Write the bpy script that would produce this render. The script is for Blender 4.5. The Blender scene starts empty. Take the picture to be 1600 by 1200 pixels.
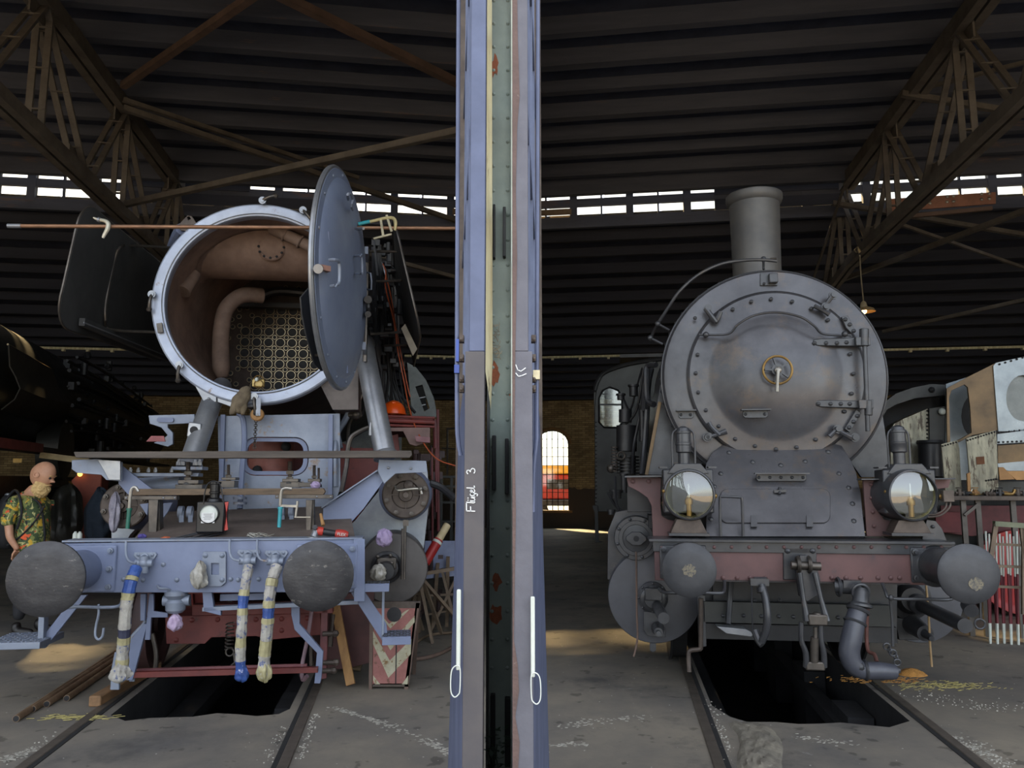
import bpy, bmesh, math, random
from math import sin, cos, tan, pi, radians as R, atan2, sqrt
from mathutils import Vector as V, Matrix, noise
from mathutils.geometry import tessellate_polygon
random.seed(7)
S = bpy.context.scene
col = S.collection
# ---------------------------------------------------------------- camera
H, PITCH, FPX = 1.68, R(7.2), 1200.0
cam = bpy.data.objects.new('camera', bpy.data.cameras.new('camera'))
col.objects.link(cam); S.camera = cam
cam.location = (0, 0, H); cam.rotation_euler = (pi/2 + PITCH, 0, 0)
cam.data.sensor_width = 36.0; cam.data.lens = 36.0*FPX/1600
cam.data.clip_start = .05; cam.data.clip_end = 300
# ---------------------------------------------------------------- light
S.view_settings.view_transform = 'Standard'; S.view_settings.look = 'None'
S.view_settings.gamma = 1; S.view_settings.use_curve_mapping = False
S.view_settings.exposure = 0.98
wd = bpy.data.worlds.new('sky'); S.world = wd; wd.use_nodes = True
wn = wd.node_tree; bg = wn.nodes['Background']
sk = wn.nodes.new('ShaderNodeTexSky'); sk.sky_type = 'NISHITA'
sk.sun_disc = False; sk.sun_elevation = R(44); sk.sun_rotation = R(-27)
sk.dust_density = 2.0; sk.ozone_density = 1.0
mxw = wn.nodes.new('ShaderNodeMixRGB'); mxw.inputs[0].default_value = .62; mxw.inputs[2].default_value = (3.1, 3.0, 2.85, 1)   # hazy white veil
wn.links.new(sk.outputs[0], mxw.inputs[1]); wn.links.new(mxw.outputs[0], bg.inputs[0]); bg.inputs[1].default_value = 0.5
sun = bpy.data.objects.new('sun', bpy.data.lights.new('sun', 'SUN'))
col.objects.link(sun); sun.data.energy = 26.0; sun.data.angle = R(3.5); sun.data.color = (1, .74, .42)
SUN_AZ = R(-27)   # the sun stands behind the shed
sd = V((-sin(SUN_AZ)*cos(R(44)), -cos(SUN_AZ)*cos(R(44)), -sin(R(44))))
sun.rotation_euler = sd.to_track_quat('-Z', 'Y').to_euler()

# ---------------------------------------------------------------- maths helpers
def ray(px, py):
    dx, dy = (px-800)/FPX, (600-py)/FPX
    return V((dx, cos(PITCH)-dy*sin(PITCH), sin(PITCH)+dy*cos(PITCH)))
CO = V((0, 0, H))
def at(px, py, Y):
    d = ray(px, py); return CO + d*(Y/d.y)
def ground(px, py, z=0.0):
    d = ray(px, py); return CO + d*((z-H)/d.z)
def hit(px, py, p0, n):
    d = ray(px, py); return CO + d*((V(p0)-CO).dot(V(n))/d.dot(V(n)))
class Frame:                       # a vertical frame: u across, v away from the camera, z up
    def __init__(s, o, az):
        s.o = V((o[0], o[1], 0)); s.az = az
        s.d = V((sin(az), cos(az), 0)); s.r = V((cos(az), -sin(az), 0))
    def loc(s, w):
        q = w - s.o; return V((q.dot(s.r), q.dot(s.d), w.z))
    def P(s, px, py, v):           # point of the plane v = const seen at the pixel
        return s.loc(hit(px, py, s.o + s.d*v, s.d))
    def U(s, px, py, u):           # point of the plane u = const
        return s.loc(hit(px, py, s.o + s.r*u, s.r))
    def G(s, px, py, z=0.0): return s.loc(ground(px, py, z))
    def k(s, px, py, v):           # metres per pixel there
        return (s.P(px+1, py, v) - s.P(px, py, v)).length
    def poly(s, pts, v): return [s.P(x, y, v) for x, y in pts]
    def W(s, p): return s.o + s.r*p[0] + s.d*p[1] + V((0, 0, p[2]))
AZ = R(8)
b_ = at(283, 902, 5.28); L = Frame(b_, -AZ)
b_ = at(1296, 893, 5.17); Q = Frame(b_, AZ)
WORLD = Frame((0, 0), 0)

# ---------------------------------------------------------------- mesh builder
class MB:
    def __init__(s): s.v = []; s.f = []; s.m = []
    def add(s, vs, fs, mi=0):
        b = len(s.v); s.v += [tuple(p) for p in vs]
        s.f += [tuple(b+i for i in f) for f in fs]; s.m += [mi]*len(fs); return s
    def box(s, c, sz, rot=None, mi=0):
        c = V(c); hx, hy, hz = [q/2 for q in sz]
        M_ = Matrix.Rotation(rot, 3, 'Z') if isinstance(rot, (int, float)) else rot
        vs = [V((x*hx, y*hy, z*hz)) for x in (-1, 1) for y in (-1, 1) for z in (-1, 1)]
        if M_: vs = [M_ @ q for q in vs]
        return s.add([c+q for q in vs], [(0,1,3,2),(4,6,7,5),(0,4,5,1),(2,3,7,6),(0,2,6,4),(1,5,7,3)], mi)
    def bar(s, p0, p1, w, h, up=(0, 0, 1), mi=0):      # rectangular bar, w across, h along up
        p0, p1 = V(p0), V(p1); a = (p1-p0).normalized(); up = V(up)
        if abs(a.dot(up)) > .98: up = V((1, 0, 0)) if abs(a.x) < .9 else V((0, 1, 0))
        x = a.cross(up).normalized()*w/2; y = x.cross(a).normalized()*h/2
        vs = [p+i*x+j*y for p in (p0, p1) for i, j in ((-1,-1),(1,-1),(1,1),(-1,1))]
        return s.add(vs, [(0,1,2,3),(7,6,5,4),(0,4,5,1),(1,5,6,2),(2,6,7,3),(3,7,4,0)], mi)
    def ell(s, p0, p1, w, t, up=(0, 0, 1)):            # angle iron
        p0, p1 = V(p0), V(p1); a = (p1-p0).normalized(); up = V(up)
        if abs(a.dot(up)) > .98: up = V((0, 1, 0))
        x = a.cross(up).normalized(); y = x.cross(a).normalized()
        s.bar(p0, p1, w, t, y)
        return s.bar(p0+x*(w/2-t/2)+y*w/2, p1+x*(w/2-t/2)+y*w/2, t, w, y)
    def cyl(s, p0, p1, r0, r1=None, n=16, cap=True, mi=0):
        return s.lathe(p0, V(p1)-V(p0), [(r0, 0), (r0 if r1 is None else r1, (V(p1)-V(p0)).length)], n, cap, mi)
    def lathe(s, o, ax, prof, n=24, cap=True, mi=0):
        o = V(o); a = V(ax).normalized()
        t = V((0, 0, 1)) if abs(a.z) < .9 else V((1, 0, 0))
        x = a.cross(t).normalized(); y = a.cross(x).normalized()
        vs = []; fs = []
        for r, h in prof:
            for i in range(n):
                w = 2*pi*i/n; vs.append(o+a*h+x*(r*cos(w))+y*(r*sin(w)))
        for j in range(len(prof)-1):
            for i in range(n):
                k = (i+1) % n; fs.append((j*n+i, j*n+k, (j+1)*n+k, (j+1)*n+i))
        if cap:
            if prof[0][0] > 1e-4: fs.append(tuple(range(n-1, -1, -1)))
            if prof[-1][0] > 1e-4: fs.append(tuple((len(prof)-1)*n+i for i in range(n)))
        return s.add(vs, fs, mi)
    def tube(s, pts, r, n=8, sm=0, closed=False, mi=0):
        pts = [V(p) for p in pts]; rr = r if isinstance(r, (list, tuple)) else [r]*len(pts)
        if sm:
            q = []; qr = []; m = len(pts)
            rng = range(m if closed else m-1)
            for i in rng:
                p0, p1, p2, p3 = [pts[(i+k) % m] if closed else pts[min(max(i+k, 0), m-1)] for k in (-1, 0, 1, 2)]
                ra, rb = rr[i], rr[(i+1) % m]
                for j in range(sm):
                    t = j/sm
                    q.append(.5*((2*p1)+(p2-p0)*t+(2*p0-5*p1+4*p2-p3)*t*t+(3*p1-p0-3*p2+p3)*t**3)); qr.append(ra+(rb-ra)*t)
            if not closed: q.append(pts[-1]); qr.append(rr[-1])
            pts, rr = q, qr
        m = len(pts); vs = []; fs = []; x = None
        for i, p in enumerate(pts):
            if closed: a = pts[(i+1) % m]-pts[i-1]
            else: a = pts[min(i+1, m-1)]-pts[max(i-1, 0)]
            a = a.normalized() if a.length > 1e-9 else V((0, 0, 1))
            if x is None:
                t = V((0, 0, 1)) if abs(a.z) < .9 else V((1, 0, 0)); x = a.cross(t).normalized()
            x = (x-a*x.dot(a)).normalized(); y = a.cross(x)
            for k in range(n):
                w = 2*pi*k/n; vs.append(p+x*(rr[i]*cos(w))+y*(rr[i]*sin(w)))
        for i in range(m if closed else m-1):
            b = ((i+1) % m)*n
            for k in range(n): l = (k+1) % n; fs.append((i*n+k, i*n+l, b+l, b+k))
        if not closed: fs += [tuple(range(n-1, -1, -1)), tuple((m-1)*n+k for k in range(n))]
        return s.add(vs, fs, mi)
    def ext(s, poly, vec, holes=(), mi=0):             # planar polygon pushed along vec, holes allowed
        vec = V(vec); loops = [[V(p) for p in poly]]+[[V(p) for p in h] for h in holes]
        flat = [p for lp in loops for p in lp]; N = len(flat)
        if holes: tris = [tuple(t) for t in tessellate_polygon(loops)]
        else: tris = [tuple(range(N))]
        vs = flat+[p+vec for p in flat]; fs = [tuple(reversed(t)) for t in tris]+[tuple(i+N for i in t) for t in tris]
        b = 0
        for lp in loops:
            m = len(lp)
            for i in range(m): j = (i+1) % m; fs.append((b+i, b+j, b+j+N, b+i+N))
            b += m
        return s.add(vs, fs, mi)
    def dome(s, c, d, r, h=None, n=8, mi=0):           # rivet or bolt head
        h = h or r*.7; return s.lathe(V(c)-V(d).normalized()*r*.15, d, [(r, 0), (r*.95, h*.45), (r*.6, h*.92), (.0001, h*1.15)], n, False, mi)
    def sph(s, c, r, n=12, sc=(1, 1, 1), mi=0):
        vs = []; fs = []; m = n//2
        for j in range(m+1):
            for i in range(n):
                a, b = pi*j/m, 2*pi*i/n
                vs.append(V(c)+V((r*sc[0]*sin(a)*cos(b), r*sc[1]*sin(a)*sin(b), r*sc[2]*cos(a))))
        for j in range(m):
            for i in range(n): k = (i+1) % n; fs.append((j*n+i, j*n+k, (j+1)*n+k, (j+1)*n+i))
        return s.add(vs, fs, mi)
    def torus(s, c, ax, RR, r, n=24, m=8, a0=0, a1=2*pi, mi=0):
        a = V(ax).normalized(); t = V((0, 0, 1)) if abs(a.z) < .9 else V((1, 0, 0))
        x = a.cross(t).normalized(); y = a.cross(x).normalized()
        full = abs(a1-a0-2*pi) < 1e-6
        pts = [V(c)+x*(RR*cos(a0+(a1-a0)*i/n))+y*(RR*sin(a0+(a1-a0)*i/n)) for i in range(n if full else n+1)]
        return s.tube(pts, r, m, closed=full, mi=mi)
    def ring(s, o, ax, ro, ri, h, n=48, mi=0):
        o = V(o); return s.lathe(o, ax, [(ri, 0), (ro, 0), (ro, h), (ri, h), (ri, 0)], n, False, mi)
    def grid(s, fn, nu, nv, t=0, mi=0):                # sheet fn(a,b) with optional thickness
        vs = []; fs = []
        for j in range(nv+1):
            for i in range(nu+1): vs.append(V(fn(i/nu, j/nv)))
        w = nu+1
        for j in range(nv):
            for i in range(nu): fs.append((j*w+i, j*w+i+1, (j+1)*w+i+1, (j+1)*w+i))
        if t:
            N = len(vs); nr = []
            for j in range(nv+1):
                for i in range(nu+1):
                    a = vs[j*w+min(i+1, nu)]-vs[j*w+max(i-1, 0)]; b = vs[min(j+1, nv)*w+i]-vs[max(j-1, 0)*w+i]
                    c = a.cross(b); nr.append(c.normalized() if c.length > 1e-12 else V((0, 0, 1)))
            vs += [vs[i]+nr[i]*t for i in range(N)]; fs += [tuple(q+N for q in reversed(f)) for f in fs]
            bd = [i for i in range(nu)]+[nu+j*w for j in range(nv)]+[nv*w+nu-i for i in range(nu)]+[(nv-j)*w for j in range(nv)]
            for i in range(len(bd)): a, b = bd[i], bd[(i+1) % len(bd)]; fs.append((a, a+N, b+N, b))
        return s.add(vs, fs, mi)
    def build(s, name, mat, parent=None, label=None, cat=None, group=None, kind=None, bevel=0, ang=35, fix=True):
        me = bpy.data.meshes.new(name); me.from_pydata(s.v, [], s.f)
        mats = mat if isinstance(mat, (list, tuple)) else [mat]
        for q in mats: me.materials.append(q)
        if len(mats) > 1: me.polygons.foreach_set('material_index', s.m)
        if fix:
            bm = bmesh.new(); bm.from_mesh(me); bmesh.ops.recalc_face_normals(bm, faces=bm.faces); bm.to_mesh(me); bm.free()
        me.polygons.foreach_set('use_smooth', [True]*len(me.polygons)); me.update()
        me.set_sharp_from_angle(angle=R(ang))
        o = bpy.data.objects.new(name, me); col.objects.link(o)
        if parent: o.parent = parent
        if bevel:
            b = o.modifiers.new('bevel', 'BEVEL'); b.width = bevel; b.segments = 2; b.limit_method = 'ANGLE'; b.angle_limit = R(40); b.harden_normals = False
        return tag(o, label, cat, group, kind)
def tag(o, label=None, cat=None, group=None, kind=None):
    if label: o['label'] = label
    if cat: o['category'] = cat
    if group: o['group'] = group
    if kind: o['kind'] = kind
    return o
def thing(name, label, cat, frame=None, loc=(0, 0, 0), rz=0, group=None, kind=None):
    o = bpy.data.objects.new(name, None); col.objects.link(o); o.empty_display_size = .1
    if frame: o.location = frame.o; o.rotation_euler.z = -frame.az
    else: o.location = loc; o.rotation_euler.z = rz
    return tag(o, label, cat, group, kind)
def inst(src, name, M_, parent, **kw):               # another object sharing the mesh
    o = bpy.data.objects.new(name, src.data if hasattr(src, 'data') else src); col.objects.link(o)
    if parent: o.parent = parent
    if isinstance(M_, Matrix): o.matrix_local = M_
    else: o.location = M_
    return tag(o, **kw)
def pivot(mb, c):                                     # shift a builder so c becomes its origin
    c = V(c); mb.v = [tuple(V(p)-c) for p in mb.v]; return mb
def place(o, frame, loc):                             # top-level mesh built about its own base in frame axes
    o.location = frame.W(loc); o.rotation_euler.z = -frame.az; return o
def circ(c, r, n=24, v=None):                         # circle in the u-z plane
    return [V((c[0]+r*cos(2*pi*i/n), c[1], c[2]+r*sin(2*pi*i/n))) for i in range(n)]
def rrect(c, w, h, r, n=5):                           # rounded rectangle in the u-z plane
    out = []
    for cx, cz, a0 in ((1, 1, 0), (-1, 1, 90), (-1, -1, 180), (1, -1, 270)):
        for i in range(n+1):
            a = R(a0+90*i/n); out.append(V((c[0]+cx*(w/2-r)+r*cos(a), c[1], c[2]+cz*(h/2-r)+r*sin(a))))
    return out

# ---------------------------------------------------------------- materials
def lin(c):
    return tuple(((x/255)/12.92 if x <= 10 else ((x/255+.055)/1.055)**2.4) for x in c)
def M(name, c1, c2=None, rough=.6, metal=0, scale=6, bump=.0, c3=None, t3=.62, bscale=None, stretch=None, w3=.06, spec=.5, fine=0):
    m = bpy.data.materials.new(name); m.use_nodes = True; t = m.node_tree; N = t.nodes; K = t.links
    b = N['Principled BSDF']; c1 = lin(c1); c2 = lin(c2) if c2 else tuple(x*.8 for x in c1)
    tc = N.new('ShaderNodeTexCoord'); mp = N.new('ShaderNodeMapping'); K.new(tc.outputs['Object'], mp.inputs[0])
    if stretch: mp.inputs['Scale'].default_value = stretch
    n1 = N.new('ShaderNodeTexNoise'); n1.inputs['Scale'].default_value = scale; n1.inputs['Detail'].default_value = 8; n1.inputs['Roughness'].default_value = .65
    K.new(mp.outputs[0], n1.inputs[0])
    cr = N.new('ShaderNodeValToRGB'); cr.color_ramp.elements[0].position = .32; cr.color_ramp.elements[1].position = .68
    cr.color_ramp.elements[0].color = (*c1, 1); cr.color_ramp.elements[1].color = (*c2, 1); K.new(n1.outputs[0], cr.inputs[0])
    out = cr.outputs[0]
    if c3:
        n2 = N.new('ShaderNodeTexNoise'); n2.inputs['Scale'].default_value = scale*1.7; n2.inputs['Detail'].default_value = 10; n2.inputs['Roughness'].default_value = .7
        mp2 = N.new('ShaderNodeMapping'); mp2.inputs['Location'].default_value = (13, 5, 7)
        if stretch: mp2.inputs['Scale'].default_value = stretch
        K.new(tc.outputs['Object'], mp2.inputs[0]); K.new(mp2.outputs[0], n2.inputs[0])
        r2 = N.new('ShaderNodeValToRGB'); r2.color_ramp.elements[0].position = t3; r2.color_ramp.elements[1].position = t3+w3
        K.new(n2.outputs[0], r2.inputs[0]); mx = N.new('ShaderNodeMixRGB'); K.new(r2.outputs[0], mx.inputs[0]); K.new(out, mx.inputs[1])
        mx.inputs[2].default_value = (*lin(c3), 1); out = mx.outputs[0]
    K.new(out, b.inputs['Base Color'])
    b.inputs['Metallic'].default_value = metal; b.inputs['Specular IOR Level'].default_value = spec
    mr = N.new('ShaderNodeMapRange'); mr.inputs[3].default_value = max(.05, rough-.12); mr.inputs[4].default_value = min(1, rough+.12)
    K.new(n1.outputs[0], mr.inputs[0]); K.new(mr.outputs[0], b.inputs['Roughness'])
    if bump:
        n3 = N.new('ShaderNodeTexNoise'); n3.inputs['Scale'].default_value = bscale or scale*6; n3.inputs['Detail'].default_value = 6
        K.new(mp.outputs[0], n3.inputs[0]); bp = N.new('ShaderNodeBump'); bp.inputs['Strength'].default_value = bump; bp.inputs['Distance'].default_value = .01
        K.new(n3.outputs[0], bp.inputs['Height']); K.new(bp.outputs[0], b.inputs['Normal'])
    return m
primer = M('primer_grey', (116,126,152), (98,107,132), .5, .0, 2.2, .06, c3=(132,122,118), t3=.68)
primer2 = M('primer_light', (134,142,156), (108,116,132), .5, .2, 3, .08, c3=(128,112,98), t3=.60)
silver = M('silver_paint', (150,152,155), (115,118,124), .35, .6, 4, .08)
loco_blk = M('loco_black', (68,69,72), (44,45,48), .34, .2, 3.5, .1, c3=(84,76,70), t3=.6, w3=.12)
loco_face = M('smokebox_front', (80,80,83), (52,52,56), .30, .3, 2.2, .08, c3=(92,80,68), t3=.54, w3=.2)
dark = M('oily_black', (44,44,46), (30,30,32), .45, .2, 5, .1)
coal = M('soot_black', (26,26,28), (18,18,20), .7, 0, 5, .1)
deflect = M('deflector_black', (66,66,66), (50,50,50), .6, .1, 2, .03)
sootbrown = M('smokebox_inside', (138,112,96), (104,82,70), .85, 0, 3, .15, c3=(62,50,44), t3=.66)
beamred = M('faded_red_beam', (100,70,68), (78,58,58), .6, .1, 3, .08, c3=(66,62,66), t3=.6, w3=.15)
red = M('oxide_red', (112,46,40), (84,34,32), .55, 0, 5, .05, c3=(70,34,30), t3=.62)
brightred = M('signal_red', (165,40,38), (140,34,32), .5, 0, 5, .03)
steel = M('bare_steel', (96,90,84), (70,66,62), .4, .7, 8, .08)
scuffed = M('scuffed_buffer', (66,65,66), (46,45,47), .45, .4, 6, .15, c3=(104,100,96), t3=.60, w3=.05, stretch=(1, 1, 1.8))
scuffed2 = M('greasy_buffer', (68,69,72), (50,51,54), .5, .3, 4, .1, c3=(112,100,80), t3=.68)
brownsteel = M('brown_cast', (88,78,70), (62,54,50), .55, .4, 8, .15)
deckbrown = M('deck_plate', (104,92,84), (84,74,68), .75, .1, 5, .12)
wood = M('old_wood', (112,94,74), (78,66,54), .8, 0, 5, .25, stretch=(1, 1, 9), bscale=20)
plankw = M('grey_plank', (92,84,76), (66,60,56), .8, 0, 3, .2, stretch=(.6, 6, 6), bscale=15)
woodlt = M('light_wood', (160,120,72), (124,90,54), .7, 0, 4, .15, stretch=(5, 5, 1))
rustpipe = M('rusty_pipe', (150,112,84), (104,78,62), .45, .5, 9, .08, stretch=(.5, 4, 4))
brass = M('brass', (150,120,70), (110,88,52), .4, .7, 6)
roofwood = M('roof_boards', (82,86,98), (58,62,74), .9, 0, 1.2, .15, c3=(112,88,72), t3=.62, w3=.1, stretch=(.25, 2, 2))
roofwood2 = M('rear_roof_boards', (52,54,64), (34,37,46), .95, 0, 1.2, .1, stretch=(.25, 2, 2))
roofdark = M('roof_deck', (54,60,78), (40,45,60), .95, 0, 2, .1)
trussm = M('truss_steel', (106,101,94), (80,75,70), .7, .2, 3, .1, c3=(100,72,56), t3=.66)
rusttruss = M('rusty_brace', (104,84,74), (80,66,58), .8, .1, 3, .1)
doorblue = M('door_blue', (88,97,124), (70,78,102), .5, .1, 5, .06, c3=(150,160,175), t3=.72, w3=.02)
doorbrown = M('door_edge', (84,80,80), (72,70,74), .6, .2, 6, .05, c3=(110,104,100), t3=.72, w3=.03)
doorrust = M('door_edge_rust', (98,98,106), (84,84,92), .6, .2, 7, .12, c3=(190,190,190), t3=.71, w3=.02)
rustpaint = M('rust_paint', (98,78,72), (84,68,64), .7, .1, 16, .2, c3=(150,140,130), t3=.64, w3=.03)
pillarg = M('pillar_green', (134,144,136), (118,128,124), .55, .1, 5, .08, c3=(148,84,48), t3=.68, w3=.015)
palewood = M('weathered_cream', (190,182,150), (140,128,98), .7, 0, 3, .3, stretch=(8, 8, .5), c3=(90,78,60), t3=.6)
white = M('white_paint', (200,205,198), (176,182,170), .5, 0, 6, .05)
chalk = M('chalk_white', (225,228,228), (205,208,208), .8, 0, 20)
bluepl = M('blue_plastic', (40,70,150), (28,52,120), .35, 0, 8)
rag = M('rag_lilac', (168,150,180), (140,124,156), .9, 0, 14, .3)
ragbr = M('rag_brown', (112,100,80), (84,74,60), .95, 0, 14, .4)
plastic = M('plastic_wrap', (170,168,160), (130,124,112), .25, 0, 14, .4)
pinkrag = M('rag_pink', (190,170,196), (160,140,168), .85, 0, 20, .4)
orange = M('helmet_orange', (235,92,20), (215,76,14), .3, 0, 4)
orangec = M('orange_cable', (176,84,46), (140,64,36), .5, 0, 4)
cyan = M('clamp_cyan', (50,160,170), (40,130,140), .35, 0, 8)
greenh = M('clamp_green', (30,110,90), (24,84,70), .35, 0, 8)
clampm = M('clamp_steel', (170,165,155), (130,126,118), .35, .7, 8)
redreflect = M('lamp_red', (170,40,34), (150,34,28), .3, 0, 8)
lampblk = M('lantern_black', (28,28,30), (18,18,20), .3, .2, 10)
paper = M('paper', (215,215,212), (200,200,198), .8, 0, 20)
skin = M('skin', (206,156,126), (186,136,108), .5, 0, 12, .05)
beardm = M('beard', (232,200,140), (190,156,104), .9, 0, 40, .5)
trouser = M('trousers', (34,34,38), (24,24,28), .8, 0, 10, .1)
bagm = M('backpack_black', (26,27,30), (18,18,21), .7, 0, 12, .2)
bootm = M('boots', (30,26,24), (20,18,17), .5, 0, 10, .1)
navy = M('navy_cloth', (26,38,50), (18,28,40), .9, 0, 10, .2)
leafm = M('leaves', (30,60,34), (16,36,20), .5, 0, 20)
greypaint = M('tank_grey', (140,148,152), (112,120,126), .3, .4, 3, .05)
corroded = M('corroded_tank', (130,128,112), (84,82,72), .35, .5, 3, .1, c3=(54,46,36), t3=.52, w3=.08, stretch=(4, 4, .8))
amberst = M('amber_steel', (108,86,56), (68,55,38), .4, .4, 2, .08)
darkgreen = M('deep_green_black', (44,46,44), (32,34,32), .45, .1, 4, .08)
redwhite = M('faded_chevron_red', (142,92,86), (120,74,68), .65, 0, 9, .1, c3=(88,60,46), t3=.58, w3=.05)
cream = M('chevron_cream', (166,162,140), (142,136,112), .6, 0, 10, .08, c3=(112,84,48), t3=.56, w3=.05)
sawdust = M('sawdust_orange', (196,140,70), (150,106,52), .95, 0, 18, .6)
straw = M('straw', (178,166,104), (130,120,76), .9, 0, 18, .3)
def glass(name, tint, rough=.05, mixf=.12):
    m = bpy.data.materials.new(name); m.use_nodes = True; t = m.node_tree; N = t.nodes; K = t.links
    N.remove(N['Principled BSDF']); o = N['Material Output']
    a = N.new('ShaderNodeBsdfTransparent'); a.inputs[0].default_value = (*tint, 1)
    g = N.new('ShaderNodeBsdfGlossy'); g.inputs[1].default_value = rough
    x = N.new('ShaderNodeMixShader'); x.inputs[0].default_value = mixf
    K.new(a.outputs[0], x.inputs[1]); K.new(g.outputs[0], x.inputs[2]); K.new(x.outputs[0], o.inputs[0]); return m
skyglass = glass('roof_glass', (.8, .78, .7))
winglass = glass('window_glass', (.9, .92, .88))
lens = glass('lamp_lens', (.93, .95, .9), .02, .15)
def emis(name, c, e):
    m = bpy.data.materials.new(name); m.use_nodes = True; b = m.node_tree.nodes['Principled BSDF']
    b.inputs['Base Color'].default_value = (*lin(c), 1); b.inputs['Emission Color'].default_value = (*lin(c), 1); b.inputs['Emission Strength'].default_value = e; return m
bulbm = emis('bulb_glow', (255,190,110), 12)
mirror = M('reflector', (232,218,160), (206,196,146), .18, .85, 3)
UY = V((0, 1, 0)); FR = V((0, -1, 0)); UP = V((0, 0, 1)); UX = V((1, 0, 0))

# ================================================================ SETTING
A1, A2 = Frame((0, 0), -AZ), Frame((0, 0), AZ)
def floor_mat():
    m = M('sooty_concrete', (132,124,110), (88,86,84), .7, 0, .7, .35, c3=(74,72,70), t3=.56, bscale=9, w3=.15)
    t = m.node_tree; N = t.nodes; K = t.links; b = N['Principled BSDF']
    src = b.inputs['Base Color'].links[0].from_socket
    tc = N.new('ShaderNodeTexCoord')
    n = N.new('ShaderNodeTexNoise'); n.inputs['Scale'].default_value = 2.2; n.inputs['Detail'].default_value = 12; n.inputs['Roughness'].default_value = .78; n.inputs['Distortion'].default_value = 1.2
    K.new(tc.outputs['Object'], n.inputs[0])
    r = N.new('ShaderNodeValToRGB'); r.color_ramp.elements[0].position = .64; r.color_ramp.elements[1].position = .70
    K.new(n.outputs[0], r.inputs[0])
    x = N.new('ShaderNodeMixRGB'); K.new(r.outputs[0], x.inputs[0]); K.new(src, x.inputs[1]); x.inputs[2].default_value = (*lin((150,150,146)), 1)
    v = N.new('ShaderNodeTexVoronoi'); v.inputs['Scale'].default_value = 9; K.new(tc.outputs['Object'], v.inputs[0])   # grit specks
    v2 = N.new('ShaderNodeMath'); v2.operation = 'LESS_THAN'; K.new(v.outputs['Distance'], v2.inputs[0]); v2.inputs[1].default_value = .05
    y = N.new('ShaderNodeMixRGB'); K.new(v2.outputs[0], y.inputs[0]); K.new(x.outputs[0], y.inputs[1]); y.inputs[2].default_value = (*lin((185,182,172)), 1)
    w = N.new('ShaderNodeTexNoise'); w.inputs['Scale'].default_value = 5; w.inputs['Detail'].default_value = 3; K.new(tc.outputs['Object'], w.inputs[0])   # oil spots
    wr = N.new('ShaderNodeValToRGB'); wr.color_ramp.elements[0].position = .64; wr.color_ramp.elements[1].position = .67; K.new(w.outputs[0], wr.inputs[0])
    z = N.new('ShaderNodeMixRGB'); z.blend_type = 'MULTIPLY'; K.new(wr.outputs[0], z.inputs[0]); K.new(y.outputs[0], z.inputs[1]); z.inputs[2].default_value = (.55, .55, .55, 1)
    K.new(z.outputs[0], b.inputs['Base Color']); return m
concrete = floor_mat()
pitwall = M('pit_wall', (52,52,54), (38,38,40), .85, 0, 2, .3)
groove = M('rail_groove', (30,30,30), (22,22,22), .9, 0, 5, .1)
railm = M('rail_steel', (112,104,94), (88,82,76), .5, .5, 5, .1)
# pits: the edge of the front slab, measured on the ground
def wavy(F, us, v0, amp, sd):
    return [F.W((u, v0+amp*noise.noise(V((u*3, sd, 0))), 0)) for u in us]
pitL = [L.W((-.60, 9, 0)), L.W((-.60, .62, 0))]+wavy(L, [-.45, -.3, -.15, 0, .15, .3, .45, .6], .5, .12, 1)+[L.W((.66, .6, 0)), L.W((.66, 9, 0))]
pitR = [Q.W((-.70, 9, 0)), Q.W((-.70, .8, 0)), Q.W((-.6, .52, 0)), Q.W((-.5, .42, 0))]+wavy(Q, [-.3, -.15, 0, .15, .3, .45], .45, .1, 5)+[Q.W((.64, .6, 0)), Q.W((.64, 9, 0))]
fl = MB(); big = [V((-70, -30, 0)), V((70, -30, 0)), V((70, 90, 0)), V((-70, 90, 0))]
loops = [big, pitL, pitR]; flat = [p for l in loops for p in l]
fl.add(flat, [tuple(t) for t in tessellate_polygon(loops)])
floor = fl.build('floor', concrete, kind='structure')
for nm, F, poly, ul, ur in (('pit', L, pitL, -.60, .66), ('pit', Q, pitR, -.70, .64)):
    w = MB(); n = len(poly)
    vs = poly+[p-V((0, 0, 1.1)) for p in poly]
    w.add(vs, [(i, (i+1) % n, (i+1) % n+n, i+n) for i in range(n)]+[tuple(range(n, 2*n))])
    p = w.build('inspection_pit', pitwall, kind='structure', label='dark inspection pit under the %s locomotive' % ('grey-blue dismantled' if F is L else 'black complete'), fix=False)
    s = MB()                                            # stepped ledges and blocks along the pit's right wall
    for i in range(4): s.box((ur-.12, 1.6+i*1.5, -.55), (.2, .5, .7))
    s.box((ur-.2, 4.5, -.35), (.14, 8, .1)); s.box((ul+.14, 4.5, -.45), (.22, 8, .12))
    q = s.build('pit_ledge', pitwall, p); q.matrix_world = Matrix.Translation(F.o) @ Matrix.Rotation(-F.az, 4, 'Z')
    if F is Q:                                          # loose stone kerb pieces inside the pit
        for i, (u, v, z) in enumerate(((-.25, 1.75, -.55), (-.36, 2.1, -.57), (-.47, 2.45, -.59))):
            b = MB().box((u, v, z), (.13, .36, .1), .5).build('kerb_stone', M('kerb%d' % i, (112,104,88), (84,78,66), .9, 0, 6, .4), p, bevel=.012)
            b.matrix_world = Matrix.Translation(F.o) @ Matrix.Rotation(-F.az, 4, 'Z')
def rail(F, u, v0, v1, lab):
    g = MB().box((0, 0, .003), (.07, v1-v0, .014))
    g.box((0, 0, -.06), (.02, v1-v0, .12)); g.box((0, 0, -.13), (.13, v1-v0, .02))
    o = g.build('rail', railm, label=lab, cat='rail', bevel=.006); o.location = F.W((u, (v0+v1)/2, 0)); o.rotation_euler.z = -F.az; return o
railmid = {}
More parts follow.
